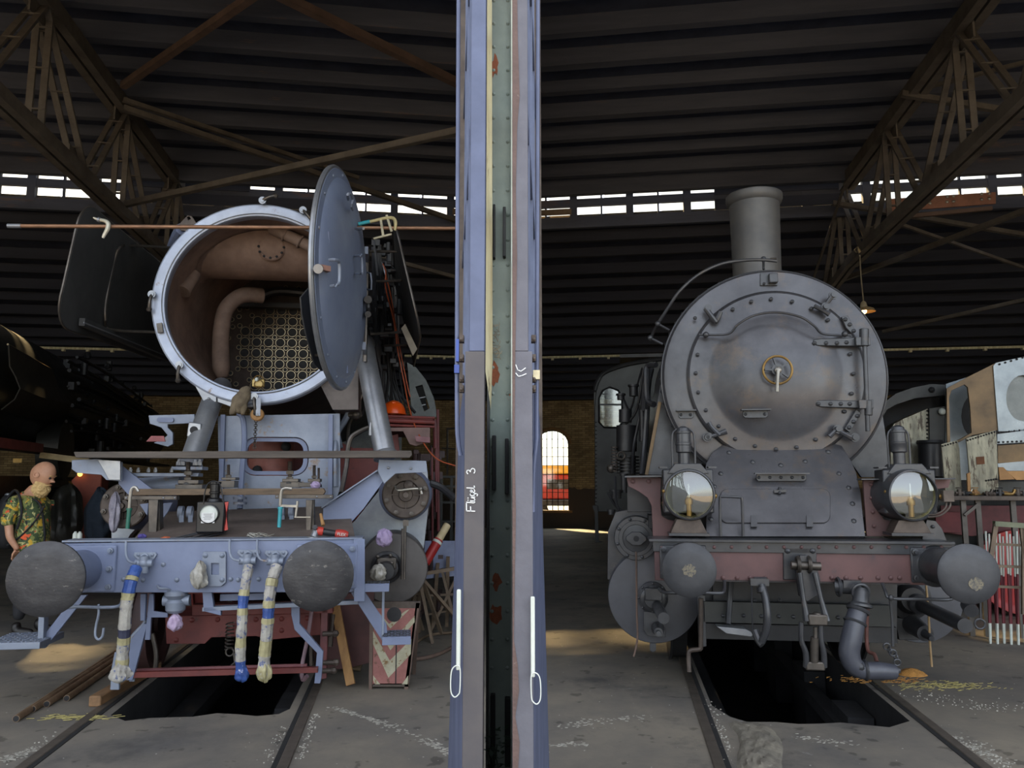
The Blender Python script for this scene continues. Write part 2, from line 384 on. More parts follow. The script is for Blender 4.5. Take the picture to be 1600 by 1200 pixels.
for F, us, side in ((L, (-.735, .79), 'dismantled grey-blue'), (Q, (-.80, .755), 'complete black')):
    for i, u in enumerate(us):
        rail(F, u, -6, 22, 'steel rail sunk in the floor %s of the pit, %s locomotive' % (('left', 'right')[i], side))
    gr = MB()
    for i, u in enumerate(us):
        s = 1 if i == 0 else -1
        gr.box((u+s*.052, 8, .001), (.032, 28, .008))
    o = gr.build('rail_groove', groove, floor); o.matrix_world = Matrix.Translation(F.o) @ Matrix.Rotation(-F.az, 4, 'Z')
# rubble along the rail grooves and the broken slab edge
rb = MB(); rnd = random.Random(3)
def crumbs(F, u0, v0, u1, v1, n, sp, s0=.004, s1=.014):
    for i in range(n):
        t = rnd.random(); r = rnd.uniform(s0, s1)*.6
        p = F.W((u0+(u1-u0)*t+rnd.gauss(0, sp), v0+(v1-v0)*t+rnd.gauss(0, sp), r*.3))
        rb.sph(p, r, 6, (1, rnd.uniform(.6, 1), .6))
crumbs(L, .87, -.5, .87, .45, 90, .015); crumbs(L, .68, -.5, .7, .2, 40, .02); crumbs(L, -.85, -.3, -.8, .3, 30, .03)
crumbs(Q, -.72, -.4, -.72, .9, 110, .03); crumbs(Q, .88, -.3, .84, .2, 60, .04); crumbs(Q, .8, 1.3, 1.3, 1.2, 70, .08); crumbs(Q, 1.2, 1.0, 1.6, 1.1, 60, .06)
def streak(x0, y0, x1, y1, n, sp):
    a, b = ground(x0, y0, 0), ground(x1, y1, 0)
    for i in range(n):
        t = rnd.random(); q = a.lerp(b, t)+V((rnd.gauss(0, sp), rnd.gauss(0, sp*.6), .001)); r = rnd.uniform(.004, .016); rb.sph(q, r, 6, (1, rnd.uniform(.3, .8), .12))
streak(518, 1105, 600, 1130, 150, .02); streak(600, 1130, 650, 1150, 50, .05); streak(655, 1155, 715, 1180, 120, .03); streak(880, 1135, 1000, 1120, 90, .05); streak(868, 1165, 920, 1162, 60, .03)
streak(1240, 1150, 1340, 1165, 60, .04); streak(1490, 1150, 1570, 1195, 160, .05); streak(0, 1190, 60, 1168, 110, .03)
rb.build('floor_grit', M('grit', (176,172,160), (120,118,110), .9, 0, 20), kind='stuff', label='pale grit and crumbs scattered beside the rails and on the floor')
# rough concrete lip at the left corner of the right pit slab
lp = MB()
def lip(a, b):
    c = Q.W((-.66+.27*b+.05*sin(a*5), .42-1.05*a, 0)); h = .035*(1-(2*b-1)**2)**.6*(1-(2*a-1)**4)+.014*noise.noise(V((a*9, b*5, 2)))
    return c+V((0, 0, max(h, 0)-.002+.012*noise.noise(V((a*26, b*14, 7)))*(1-(2*b-1)**4)))
lp.grid(lip, 40, 24); lp.build('broken_slab_edge', M('broken_concrete', (128,122,108), (92,88,80), .95, 0, 6, .7, c3=(170,166,150), t3=.62), floor, fix=False)
# ------------------------------------------------------------ back walls
def brick_mat():
    m = M('soot_brick', (172,148,106), (124,106,76), .9, 0, 1.2, 0); t = m.node_tree; N = t.nodes; K = t.links; b = N['Principled BSDF']
    src = b.inputs['Base Color'].links[0].from_socket
    tc = N.new('ShaderNodeTexCoord'); mp = N.new('ShaderNodeMapping'); mp.inputs['Rotation'].default_value = (pi/2, 0, 0)
    K.new(tc.outputs['Object'], mp.inputs[0])
    bt = N.new('ShaderNodeTexBrick'); bt.inputs['Scale'].default_value = 1; bt.inputs['Brick Width'].default_value = .25; bt.inputs['Row Height'].default_value = .077; bt.inputs['Mortar Size'].default_value = .008
    bt.inputs['Color1'].default_value = (1, 1, 1, 1); bt.inputs['Color2'].default_value = (.6, .55, .5, 1); bt.inputs['Mortar'].default_value = (.35, .33, .3, 1)
    K.new(mp.outputs[0], bt.inputs[0]); x = N.new('ShaderNodeMixRGB'); x.blend_type = 'MULTIPLY'; x.inputs[0].default_value = 1
    K.new(src, x.inputs[1]); K.new(bt.outputs[0], x.inputs[2])
    sp = N.new('ShaderNodeSeparateXYZ'); K.new(tc.outputs['Object'], sp.inputs[0])        # tarred dado
    nz = N.new('ShaderNodeTexNoise'); nz.inputs['Scale'].default_value = 3; K.new(tc.outputs['Object'], nz.inputs[0])
    ad = N.new('ShaderNodeMath'); ad.operation = 'MULTIPLY_ADD'; K.new(nz.outputs[0], ad.inputs[0]); ad.inputs[1].default_value = .3; K.new(sp.outputs[2], ad.inputs[2])
    lt = N.new('ShaderNodeMath'); lt.operation = 'LESS_THAN'; K.new(ad.outputs[0], lt.inputs[0]); lt.inputs[1].default_value = 1.55
    y = N.new('ShaderNodeMixRGB'); K.new(lt.outputs[0], y.inputs[0]); K.new(x.outputs[0], y.inputs[1]); y.inputs[2].default_value = (*lin((66,56,48)), 1)
    K.new(y.outputs[0], b.inputs['Base Color']); bp = N.new('ShaderNodeBump'); bp.inputs['Strength'].default_value = .5; K.new(bt.outputs['Fac'], bp.inputs['Height']); bp.invert = True; K.new(bp.outputs[0], b.inputs['Normal']); return m
brickm = brick_mat(); VB = 28.2
def arch(cu, w, z0, z1, v, n=12):
    r = w/2; rise = w*.42; zs = z1-rise
    return [V((cu-r, v, z0)), V((cu+r, v, z0))]+[V((cu+r*cos(pi*i/n), v, zs+rise*sin(pi*i/n))) for i in range(n+1)]
frame_m = M('window_iron', (60,52,42), (44,38,32), .7, .2, 8)
wi = 0
for nm, F, s in (('wall_back_left', A1, -1), ('wall_back_right', A2, 1)):
    ui = -s*VB*tan(AZ)
    wins = [(-2.48, 1.22)] if s > 0 else []
    wins += [(s*7.4, 1.22)] if s > 0 else []
    w = MB(); out = [V((ui, VB, -.1)), V((s*22, VB, -.1)), V((s*22, VB, 4.75)), V((ui, VB, 4.75))]
    w.ext(out, (0, .4, 0), [arch(c, ww, .62, 3.54, VB) for c, ww in wins])
    wl = w.build(nm, brickm, kind='structure'); wl.rotation_euler.z = -F.az
    for c, ww in wins:
        wi += 1; z0, z1 = .62, 3.54
        f = MB(); a = arch(c, ww, z0, z1, VB+.1); f.tube(a, .04, 6, closed=True)
        nx, nz = 6, 9; dx, dz = ww/nx, (z1-z0)/nz
        for i in range(1, nx):
            u = c-ww/2+i*dx; q = abs(u-c)/(ww/2); top = z1-ww*.42*(1-sqrt(1-q*q)); f.bar((u, VB+.1, z0), (u, VB+.1, top), .02, .03)
        for j in range(1, nz):
            z = z0+j*dz; zz = max(0, z-(z1-ww*.42)); h = ww/2*sqrt(max(0, 1-(zz/(ww*.42))**2)); f.bar((c-h, VB+.1, z), (c+h, VB+.1, z), .03, .02)
        wo = f.build('window_%d' % wi, frame_m, kind='structure'); wo.rotation_euler.z = -F.az
        pv = [V((c-ww/2+(i+x)*dx+(.01 if not x else -.01), VB+.1, 0)) for i in range(0) for x in (0, 1)]
        base = MB().box((0, 0, 0), (dx-.02, .004, dz-.02)).build('pane', winglass, wo) if wi == 1 else base
        for i in range(nx):
            for j in range(nz):
                u = c-ww/2+(i+.5)*dx; z = z0+(j+.5)*dz; q = min(.99, abs(u-c)/(ww/2))
                if z > z1-ww*.42*(1-sqrt(1-q*q)): continue
                if wi == 1 and i == 0 and j == 0: base.location = (u, VB+.1, z); continue
                inst(base, 'pane', V((u, VB+.1, z)), wo)
        st = MB(); st.bar((c-ww/2-.12, VB-.03, .58), (c+ww/2+.12, VB-.03, .58), .12, .08)
        st.tube([V((c+(ww/2+.07)*cos(pi*i/12), VB-.02, 3.54-ww*.42+(ww*.42+.07)*sin(pi*i/12))) for i in range(13)], .05, 6)
        st.build('window_surround', M('surround%d' % wi, (140,104,62), (110,84,54), .9, 0, 5, .3), wo)
    # side wall and front wall beyond the open bays
    q = MB(); q.box((s*16, 17, 4), (.3, 26, 8.4)); sw = q.build('wall_left' if s < 0 else 'wall_right', brickm, kind='structure'); sw.rotation_euler.z = -F.az
    q = MB(); q.box((s*8, 4.3, 7.0), (17, .3, 2.3)); q.box((s*4.6, 4.3, 2.9), (.25, .3, 5.9)); q.box((s*9.2, 4.3, 2.9), (.25, .3, 5.9))
    sw = q.build('wall_front_left' if s < 0 else 'wall_front_right', brickm, kind='structure'); sw.rotation_euler.z = -F.az
# ------------------------------------------------------------ roofs
VC = 15.5
def half(nm, F, s):
    T = tan(AZ)
    dk = MB(); e = .25
    def slab(v0, z0, v1, z1, t=.06, uo=16.2):
        pts = [V((-s*v0*T, v0, z0)), V((s*uo, v0, z0)), V((s*uo, v1, z1)), V((-s*v1*T, v1, z1))]
        dk.ext(pts, (0, 0, t))
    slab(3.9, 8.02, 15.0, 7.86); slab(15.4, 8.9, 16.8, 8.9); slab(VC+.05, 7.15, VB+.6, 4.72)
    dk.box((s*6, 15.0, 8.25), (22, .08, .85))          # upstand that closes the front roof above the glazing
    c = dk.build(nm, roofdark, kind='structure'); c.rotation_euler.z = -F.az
    k = 0; v = 4.3
    base = None
    def purlin(v, z, h, w, m_=None):
        nonlocal base
        u0 = -s*v*T-.02*s; u1 = s*16; ln = abs(u1-u0)
        g = MB().box((0, 0, 0), (ln, w, h)); o = g.build('purlin', m_ or roofwood, c)
        o.location = ((u0+u1)/2, v, z-h/2)
    while v < 14.9:
        purlin(v, 8.03-(v-4)*.0144, .27 if k % 3 else .2, .13 if k % 2 else .16); v += .72+.14*((k*7) % 3)/2; k += 1
    purlin(14.93, 7.9, .5, .14)
    v = 16.1; k = 0
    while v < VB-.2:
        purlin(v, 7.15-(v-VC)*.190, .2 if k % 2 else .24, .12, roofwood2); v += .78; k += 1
    # clerestory: wall strips, posts and panes
    wn_ = MB(); ui = -s*VC*T; ue = s*16
    def strip(z0, z1, t=.1): wn_.box(((ui+ue)/2, VC, (z0+z1)/2), (abs(ue-ui), t, z1-z0))
    strip(6.9, 7.13); strip(7.36, 7.52, .08); strip(8.62, 8.9)
    per = 1.16; n = int(abs(ue-ui)/per); tops = []
    for i in range(n+1):
        u = ui+s*(i*per+.14)
        wn_.box((u, VC, 7.85), (.15, .12, 1.6)); wn_.box((u+s*per/2, VC, 7.85), (.035, .06, 1.6))
    co = wn_.build('clerestory_frame', roofwood, c)
    pa = MB().box((0, 0, 0), (.49, .006, .22)).build('pane', skyglass, co); pb = MB().box((0, 0, 0), (.49, .006, 1.08)).build('pane', skyglass, co)
    dull = M('dull_pane_'+nm, (120,100,76), (96,80,60), .8, 0, 6); first = True
    for i in range(n+1):
        for j in (0, 1):
            u = ui+s*(i*per+.14+.325+j*.565)
            if first: pa.location = (u, VC, 7.245); pb.location = (u, VC, 8.06); first = False; continue
            inst(pa, 'pane', V((u, VC, 7.245)), co); inst(pb, 'pane', V((u, VC, 8.06)), co)
    for p0, p1, z_, h_ in (((192, 390, 7.57, .24), (192, 552, 7.245, .22), (192, 390, 7.8, .3), (192, 390, 8.2, .7)) if s < 0 else ((1116, 1320, 7.57, .24), (1116, 1320, 7.245, .22), (1116, 1320, 7.8, .3), (1116, 1320, 8.2, .7))):
        ua, ub = F.P(p0, 320, VC).x, F.P(p1, 320, VC).x
        MB().box(((ua+ub)/2, VC-.07, z_), (abs(ub-ua), .02, h_)).build('cover_board', roofwood2, co)
    if True:                                            # boards that cover the first pair of panes beside the split
        d = MB().box((ui+s*.75, VC-.08, 7.24), (1.02, .02, .13)); d.build('cover_board', dull, co)
    return c
ceilL = half('ceiling_left', A1, -1); ceilR = half('ceiling_right', A2, 1)
# ------------------------------------------------------------ trusses
def dbl(mb, a, b, w=.08, gap=.07, t=.035):
    a, b = V(a), V(b); d = (b-a).normalized(); x = V((1, 0, 0))
    for s in (-1, 1): mb.bar(a+x*s*(gap/2+w/2), b+x*s*(gap/2+w/2), w, t, d.cross(x))
def truss(F, u, lab, v0=6.7, vis=True, slope=.0):
    o = thing('roof_truss', lab, 'roof truss', F, kind='structure'); o.location = F.W((0, 0, 0))
    zb = 5.88; zt = lambda v: 7.72-.012*(v-4)
    g = MB(); dbl(g, (u, 4.3, zb), (u, 15.3, zb), .1, .04, .16); g.build('bottom_chord', trussm, o)
    g = MB(); dbl(g, (u, 15.3, zb), (u, 28, 4.55), .08, .04, .14); g.build('bottom_chord', trussm, o)
    g = MB(); dbl(g, (u, 4.3, zt(4.3)-.12), (u, 15.3, zt(15.3)-.12), .12, .04, .22); g.build('top_chord', trussm, o)
    ts = [v0+2.75*k for k in range(4)]
    mem = []
    for k, tv in enumerate(ts):
        mem.append(((u, tv, zt(tv)-.2), (u, tv+1.4, zb+.05)))
        mem.append(((u, tv, zt(tv)-.2), (u, tv-1.1, zb+.05)))
        if k: mem.append(((u, tv+.12, zt(tv)-.2), (u, tv+.1, zb+.05)))
    for a, b in mem:
        g = MB(); dbl(g, a, b)
        for f in (.15, .5, .85):
            p = V(a).lerp(V(b), f); g.box(p, (.2, .05, .02))
        g.build('brace', trussm, o)
    gp = MB()
    for tv in ts:
        gp.box((u, tv, zt(tv)-.25), (.025, .5, .34)); gp.box((u, tv+1.3, zb+.12), (.025, .5, .3))
        for k in range(-2, 3):
            for s in (-1, 1): gp.dome((u+s*.013, tv+1.3+k*.09, zb+.16), (s, 0, 0), .016)
    gp.build('gusset_plate', trussm, o)
    return o
truss(A1, -4.5, 'riveted steel roof truss crossing the top left above the deflector plate')
truss(A2, 4.5, 'riveted steel roof truss crossing the top right above the chimney and hanging lamp', v0=7.25)
ct = truss(WORLD, .03, 'riveted steel roof truss behind the middle pillar')
for F, pa, za, pb, zb_, w, m_, lab in (
    (A1, (192, 138), 7.45, (440, -32), 7.45, .09, rusttruss, 'rusty roof brace rising from the left truss to the top edge'),
    (A1, (400, -20), 7.3, (730, 142), 7.3, .10, rusttruss, 'broad rusty roof brace descending from the top edge to the pillar'),
    (A1, (180, 326), 5.95, (730, 206), 5.95, .08, trussm, 'long thin roof brace rising from the left truss bottom chord to the pillar'),
    (A1, (192, 158), 7.4, (560, 280), 7.3, .06, trussm, 'upper one of two parallel braces above the open smokebox door'),
    (A1, (192, 172), 7.2, (720, 350), 6.9, .08, trussm, 'lower one of two parallel braces passing behind the open smokebox door'),
    (A1, (560, 395), 5.6, (730, 440), 5.6, .06, trussm, 'dim brace between the right deflector plate and the pillar'),
    (A2, (1408, 150), 7.4, (1640, 188), 7.0, .08, trussm, 'roof brace leaving the right truss towards the right edge under the gusset'),
    (A2, (1420, 146), 7.5, (1640, 90), 7.5, .05, trussm, 'faint upper roof brace right of the right truss'),
    (A2, (1300, 446), 5.9, (1640, 318), 5.9, .08, trussm, 'long brace rising from the right truss foot to the right edge'),
    (A2, (1300, 320), 6.9, (1640, 376), 6.5, .08, trussm, 'brace descending from behind the chimney to the right edge'),
    (A2, (1400, 350), 6.2, (1640, 434), 5.9, .05, trussm, 'thin brace crossing below the riveted splice plate'),
    (A2, (1380, 520), 4.9, (1640, 462), 4.9, .06, trussm, 'low dim brace right of the smokebox'),
    (A2, (1260, 470), 5.6, (1320, 290), 6.9, .04, trussm, 'thin steep tie behind the chimney'),
    ):
    a, b = ground(*pa, za), ground(*pb, zb_)
    g = MB().ell(V((0, 0, 0)), b-a, w, .012); o = g.build('roof_brace', m_, label=lab, cat='roof brace', kind='structure'); o.location = a
# riveted splice plate under the right clerestory
sp = thing('splice_plate', 'rust-brown riveted splice plate with bolt clusters below the right skylights', 'steel plate', A2); vp = 13.2
a, b = A2.P(1385, 331, vp), A2.P(1556, 318, vp); c_, d_ = A2.P(1556, 300, vp), A2.P(1385, 311, vp)
for q in (sp,): q.location = A2.W((0, 0, 0))
MB().ext([a, b, c_, d_], (0, .03, 0)).build('plate', M('splice', (150,104,84), (120,84,68), .7, .1, 4, .05), sp, label='rust-brown flat plate')
g = MB()
for x in (1390, 1401, 1442, 1453, 1480, 1490, 1534, 1546):
    for dy in (-4, 4): g.dome(A2.P(x, 318-(x-1390)*.075+dy, vp-.005), (0, -1, 0), .028)
g.build('bolt', clampm, sp)
g = MB().ell(A2.P(1395, 343, vp), A2.P(1550, 328, vp), .06, .01); g.build('lower_angle', rusttruss, sp)
# conduits
for F, pts, lab in ((A1, (60, 250), 'thin cable conduit hanging across the dark shed left of the open smokebox'), (A1, (632, 735), 'thin cable conduit between the right deflector plate and the pillar'),
                    (A2, (820, 1040), 'thin cable conduit between the pillar and the black smokebox'), (A2, (1365, 1660), 'thin cable conduit right of the black smokebox')):
    z = 4.60; v = 18.0
    def U_(px): d = ray(px, 555); X = d.x/d.y; a = F.az; Y = v/(X*sin(a)+cos(a)); return F.loc(V((X*Y, Y, z)))
    p, q = U_(pts[0]), U_(pts[1]); g = MB().cyl(V((0, 0, 0)), q-p, .03, n=8)
    for i in range(1, 5): c = V((0, 0, 0)).lerp(q-p, i/5); g.box(c+V((0, 0, -.03)), (.06, .08, .08))
    o = g.build('cable_conduit', palewood, label=lab, cat='conduit', kind='structure'); o.location = F.W(p); o.rotation_euler.z = -F.az
# outside, behind the back window: red and yellow rail vehicle
ow = thing('rail_vehicle', 'red and yellow rail vehicle outside, seen through the arched back window', 'rail vehicle', A2); ow.location = A2.W((-2.55, 33, 0))
for n_, c, sz, m_ in (('body', (0, 0, 1.45), (2.2, 2.6, 1.0), brightred), ('underframe', (0, 0, .8), (2.4, 2.8, .25), dark), ('roof', (0, 0, 2.15), (2.4, 2.8, .35), M('vehicle_yellow', (225,170,50), (200,150,40), .5)), ('window', (0, -1.31, 1.55), (.9, .03, .4), dark)):
    MB().box(c, sz).build(n_, m_, ow, bevel=.05)
for x in (-.8, .8): MB().cyl((x, -1.2, .4), (x, -1.05, .4), .4, n=20).build('wheel', dark, ow)

# ------------------------------------------------------------ pillar
pl = thing('steel_pillar', 'riveted pale green steel pillar with rust patches between the two open doors', 'pillar', kind='structure', loc=(-.06, 4.1, 0))
g = MB().box((0, .006, 2.9), (.115, .012, 5.9)); g.build('web_plate', pillarg, pl)
g = MB().box((-.066, .12, 2.9), (.012, .28, 5.9)).box((.066, .12, 2.9), (.012, .28, 5.9)); g.build('flange', pillarg, pl)
MB().box((.058, -.02, 2.9), (.006, .05, 5.9)).build('edge_angle', white, pl)
MB().box((-.064, -.06, 2.9), (.012, .12, 5.9)).build('edge_angle', dark, pl)
rv = MB().dome((0, 0, 0), FR, .011, .008, 10).build('rivet', pillarg, pl); first = True
for i in range(34):
    for x in (-.044, .036):
        p = V((x, 0, .3+i*.142))
        if first: rv.location = p; first = False
        else: inst(rv, 'rivet', p, pl)
def blob(mb, c, w, h, y, sd):
    n = 14; mb.ext([V((c[0]+w*cos(2*pi*i/n)*(1+.7*noise.noise(V((i*.8+.3, sd*.37, .5)))), y, c[2]+h*sin(2*pi*i/n)*(1+.7*noise.noise(V((sd*.37, i*.8+.3, .5)))))) for i in range(n)], (0, .001, 0))
g = MB()
for px, py, w, h in ((774, 105, 6, 17), (773, 585, 6, 17), (775, 910, 7, 12), (775, 958, 8, 16)):
    p = at(px, py, 4.1)-V((-.06, 4.1, 0)); k = 4.1/1200; blob(g, (p.x, 0, p.z), w*k, h*k*1.02, -.0025, px+py)
g.build('rust_patch', M('rust_bare', (150,84,52), (118,66,44), .8, 0, 20, .3), pl, label='orange rust patch')
for px, y0, y1, w in ((772, 318, 402, 4), (788, 322, 400, 5), (772, 680, 766, 6), (792, 685, 772, 6), (770, 1087, 1200, 7), (793, 1092, 1200, 8)):
    a, b = at(px, y0, 4.04)-V((-.06, 4.1, 0)), at(px, y1, 4.04)-V((-.06, 4.1, 0))
    MB().box((a.x, -.03, (a.z+b.z)/2), (w*4.1/1200, .05, a.z-b.z)).build('rubber_buffer', coal, pl, bevel=.004)
g = MB(); rnd = random.Random(5)                       # dry twigs stuck on the pillar
for i in range(46):
    c = at(774+rnd.uniform(-7, 7), rnd.uniform(508, 560), 4.07)-V((-.06, 4.1, 0)); a = rnd.uniform(0, pi); l = rnd.uniform(.008, .022)
    g.bar(c-V((cos(a)*l, rnd.uniform(0, .02), sin(a)*l)), c+V((cos(a)*l, 0, sin(a)*l)), .002, .003)
g.build('dry_twigs', M('twig', (150,140,120), (110,100,86), .9), kind='stuff', label='tangle of dry grey twigs stuck to the green pillar', cat='twigs').location = (-.06, 4.1, 0)
# weed at the foot of the pillar
wd_ = thing('weed', 'small dark green leafy weed growing at the foot of the pillar', 'plant', loc=(-.07, 4.0, 0)); rnd = random.Random(9)
g = MB()
for i in range(6): g.tube([V((rnd.uniform(-.05, .05), rnd.uniform(-.04, .04), 0)), V((rnd.uniform(-.05, .05), rnd.uniform(-.05, .03), .2)), V((rnd.uniform(-.06, .05), rnd.uniform(-.05, .03), rnd.uniform(.3, .42)))], .003, 5, 3)
g.build('stem', leafm, wd_)
g = MB()
for i in range(110):
    c = V((rnd.uniform(-.06, .045), rnd.uniform(-.06, .04), rnd.uniform(.05, .46)**1)); a = rnd.uniform(0, 6.28); r = rnd.uniform(.012, .024)
    d = V((cos(a), sin(a)-.5, rnd.uniform(-.2, .5))).normalized(); x = d.cross(UP).normalized(); g.add([c, c+d*r+x*r*.6, c+d*r*2, c+d*r-x*r*.6], [(0, 1, 2, 3)])
g.build('foliage', leafm, wd_, kind='stuff', fix=False)
# cream weathered strip between left leaf and pillar
vs = [at(755, -10, 3.3), at(768.5, -10, 3.3), at(769.5, 560, 3.3), at(767, 640, 3.3), at(757, 570, 3.3), at(754, 400, 3.3)]
g = MB().ext(vs, (0, .03, 0)); ts_ = g.build('trim_1', palewood, kind='structure', label='weathered cream timber stop strip between left door leaf and pillar')
# ------------------------------------------------------------ door leaves
def leaf(nm, side, xl, xr, xf_top, xf_bot, edge_m):
    o = thing(nm, 'tall blue-grey steel door leaf %s of the pillar, seen edge-on' % ('left' if side < 0 else 'right'), 'door', kind='structure', loc=((xl+xr)/2, 2.0, 0))
    mx = (xl+xr)/2; out = (xl if side < 0 else xr)-mx; inn = (xr if side < 0 else xl)-mx
    w = abs(out-inn); ztop = 5.3
    up_out = out-side*.010
    g = MB().box(((up_out+inn)/2, .04, (ztop+2.02)/2), (abs(up_out-inn), .08, ztop-2.02)); g.build('stile', doorblue if side < 0 else doorrust, o, bevel=.002)
    g = MB().box(((out+inn)/2, .04, 1.03), (w, .08, 1.98)); g.build('stile', edge_m, o, bevel=.002, label='brown-grey painted lower edge' if side < 0 else 'grey painted lower edge')
    def fx(z): return (xf_bot+(xf_top-xf_bot)*(z-.2)/1.7)-mx
    n_ = 4                                             # lower sheet panel
    g = MB(); t = -side*.004
    vs = [V((out, .02, .06)), V((out, .02, 1.9)), V((out+side*.02, .3, 1.98)), V((fx(1.9), 2.1, 1.98)), V((fx(.06), 2.1, .06))]
    g.add(vs+[p+V((t, 0, 0)) for p in vs], [(0, 1, 2, 3, 4), (9, 8, 7, 6, 5)]+[(i, (i+1) % 5, (i+1) % 5+5, i+5) for i in range(5)])
    g.build('sheet_panel', doorblue, o)
    fo = fx(1.9)-side*.03
    g = MB().bar((fo, 2.06, .06), (fo, 2.06, ztop), .05, .08); g.build('hinge_stile', brownsteel, o)
    for z in (2.0, 2.85, 3.7, 4.5, ztop-.04):
        g = MB().bar(((up_out+inn)/2, .08, z), (fo, 2.04, z), .03, .06); g.build('cross_rail', doorblue, o)
    for i in range(1, 4):
        t_ = i/4; x = ((up_out+inn)/2)*(1-t_)+fo*t_; MB().bar((x, 2.06*t_, 2.0), (x, 2.06*t_, ztop), .02, .03).build('glazing_bar', doorblue, o)
    for k, (za, zb2) in enumerate(((2.03, 2.82), (2.88, 3.67), (3.73, 4.47), (4.53, 5.22))):
        for i in range(4):
            a, b = (i+.04)/4, (i+.96)/4; xa, xb = [((up_out+inn)/2)*(1-q)+fo*q for q in (a, b)]
            MB().add([V((xa, 2.06*a, za)), V((xb, 2.06*b, za)), V((xb, 2.06*b, zb2)), V((xa, 2.06*a, zb2))], [(0, 1, 2, 3)]).build('pane', winglass, o, fix=False)
    return o
d1 = leaf('door_1', -1, -.1235, -.0725, -.285, -.325, doorbrown)
d2 = leaf('door_2', 1, .001, .0535, .150, .19, doorrust)
# strips and fittings on the leaves
def px_on(o, px, py, Y): return at(px, py, Y)-o.location
g = MB(); fl_ = [(800.5, -20), (808, -20), (809, 60), (812, 150), (808, 200), (806, 300), (808, 400), (805, 560), (804, 700), (806, 800), (803, 1000), (809, 1040), (811, 1080), (805, 1120), (812, 1160), (808, 1230), (801, 1230), (800.5, 600)]
g.ext([px_on(d2, x, y, 1.9985) for x, y in fl_], (0, .0012, 0)); g.build('rust_strip', rustpaint, d2, label='rust-red strip with flaking paint')
for o, px_, bend, side in ((d1, 716.5, ((716.5, -20), (714.5, 400), (714, 640), (716, 690), (720, 712)), -1), (d2, 841, ((840.5, -20), (839.5, 400), (838.5, 650), (838, 690), (834, 730), (832.5, 800)), 1)):
    g = MB().tube([px_on(o, x, y, 2.03) for x, y in bend], .0058, 8, 4); g.build('bolt_rod', doorblue, o, label='long sliding bolt rod')
    g = MB()
    for y in (530, 560, 592, 608):
        g.box(px_on(o, 721.5 if side < 0 else 833.5, y, 2.03), (.012, .03, .018)); g.dome(px_on(o, 721 if side < 0 else 834.5, y, 2.01), FR, .005)
    g.build('rod_guide', brownsteel, o)
    x0 = 716.5 if side < 0 else 832.5; y0, y1 = (921, 1046) if side < 0 else (932, 1057)
    g = MB().box((px_on(o, x0, (y0+y1)/2, 1.985)), (.0105, .012, (at(x0, y0, 2).z-at(x0, y1, 2).z))); g.build('latch_bar', white, o, bevel=.003, label='white latch bar')
    lx = [(x0-2, y1-6), (x0-9, y1-2), (x0-12, y1+10), (x0-12, y1+34), (x0-7, y1+43), (x0-1, y1+40), (x0+2, y1+32), (x0+2.5, y1)]
    if side > 0: lx = [(2*x0-x, y) for x, y in lx]
    g = MB().tube([px_on(o, x, y, 1.975) for x, y in lx], .0016, 6, 4, closed=True); g.build('pull_ring', white, o, label='white elongated wire loop')
bt = MB().box(px_on(d1, 714, 577, 2.02), (.013, .02, .022)).box(px_on(d1, 715, 548, 2.02), (.008, .02, .06)); bt.build('blue_tape', bluepl, d1, label='bright blue tape')
bt = MB().box(px_on(d2, 838, 586, 2.02), (.018, .02, .024)); bt.build('tag', M('tag_cream', (205,195,160), (170,160,130), .6, 0, 30), d2, label='cream tag')
# chalk writing: strokes in reading coordinates (a along the word, b letter height)
def strokes(o, mp, sts, name, w=.0013, Y=1.9965):
    g = MB()
    for st in sts:
        pts = [px_on(o, *mp(a, b), Y) for a, b in st]
        for p, q in zip(pts[:-1], pts[1:]):
            d = (q-p).normalized()*w*.4; g.bar(p-d, q+d, w*1.5, .0008, (0, 1, 0))
    return g.build(name, chalk, o)
fm = lambda a, b: (400+(1368-b*52)/4, 600+(797-a)/4)
word = [[(2, 0), (4, 1)], [(4, 1), (50, 1.02)], [(3, .5), (30, .52)],
        [(58, 1.0), (54, .1), (60, 0)],
        [(66, .55), (66, .1), (74, 0), (84, .1), (88, .55)], [(88, .55), (88, .05), (92, 0)], [(70, .8), (71, .84)], [(84, .8), (85, .84)],
        [(112, .5), (104, .58), (98, .4), (99, .12), (106, .04), (112, .2), (113, .5)], [(113, .5), (112, -.2), (106, -.34), (98, -.25)],
        [(120, .28), (134, .34), (134, .52), (126, .56), (120, .35), (121, .1), (128, 0), (138, .1)],
        [(148, .98), (146, .15), (152, .02), (160, .1)],
        [(236, .86), (246, 1), (258, .9), (258, .68), (248, .55), (260, .5), (270, .3), (266, .06), (252, -.02), (240, .1)]]
strokes(d1, fm, word, 'chalk_lettering', .0017)
cm = lambda a, b: (a, b)
strokes(d2, cm, [[(806, 570), (809, 578), (814, 580), (821, 575)], [(806, 583), (810, 588), (815, 587), (822, 584)]], 'chalk_mark', .0016)

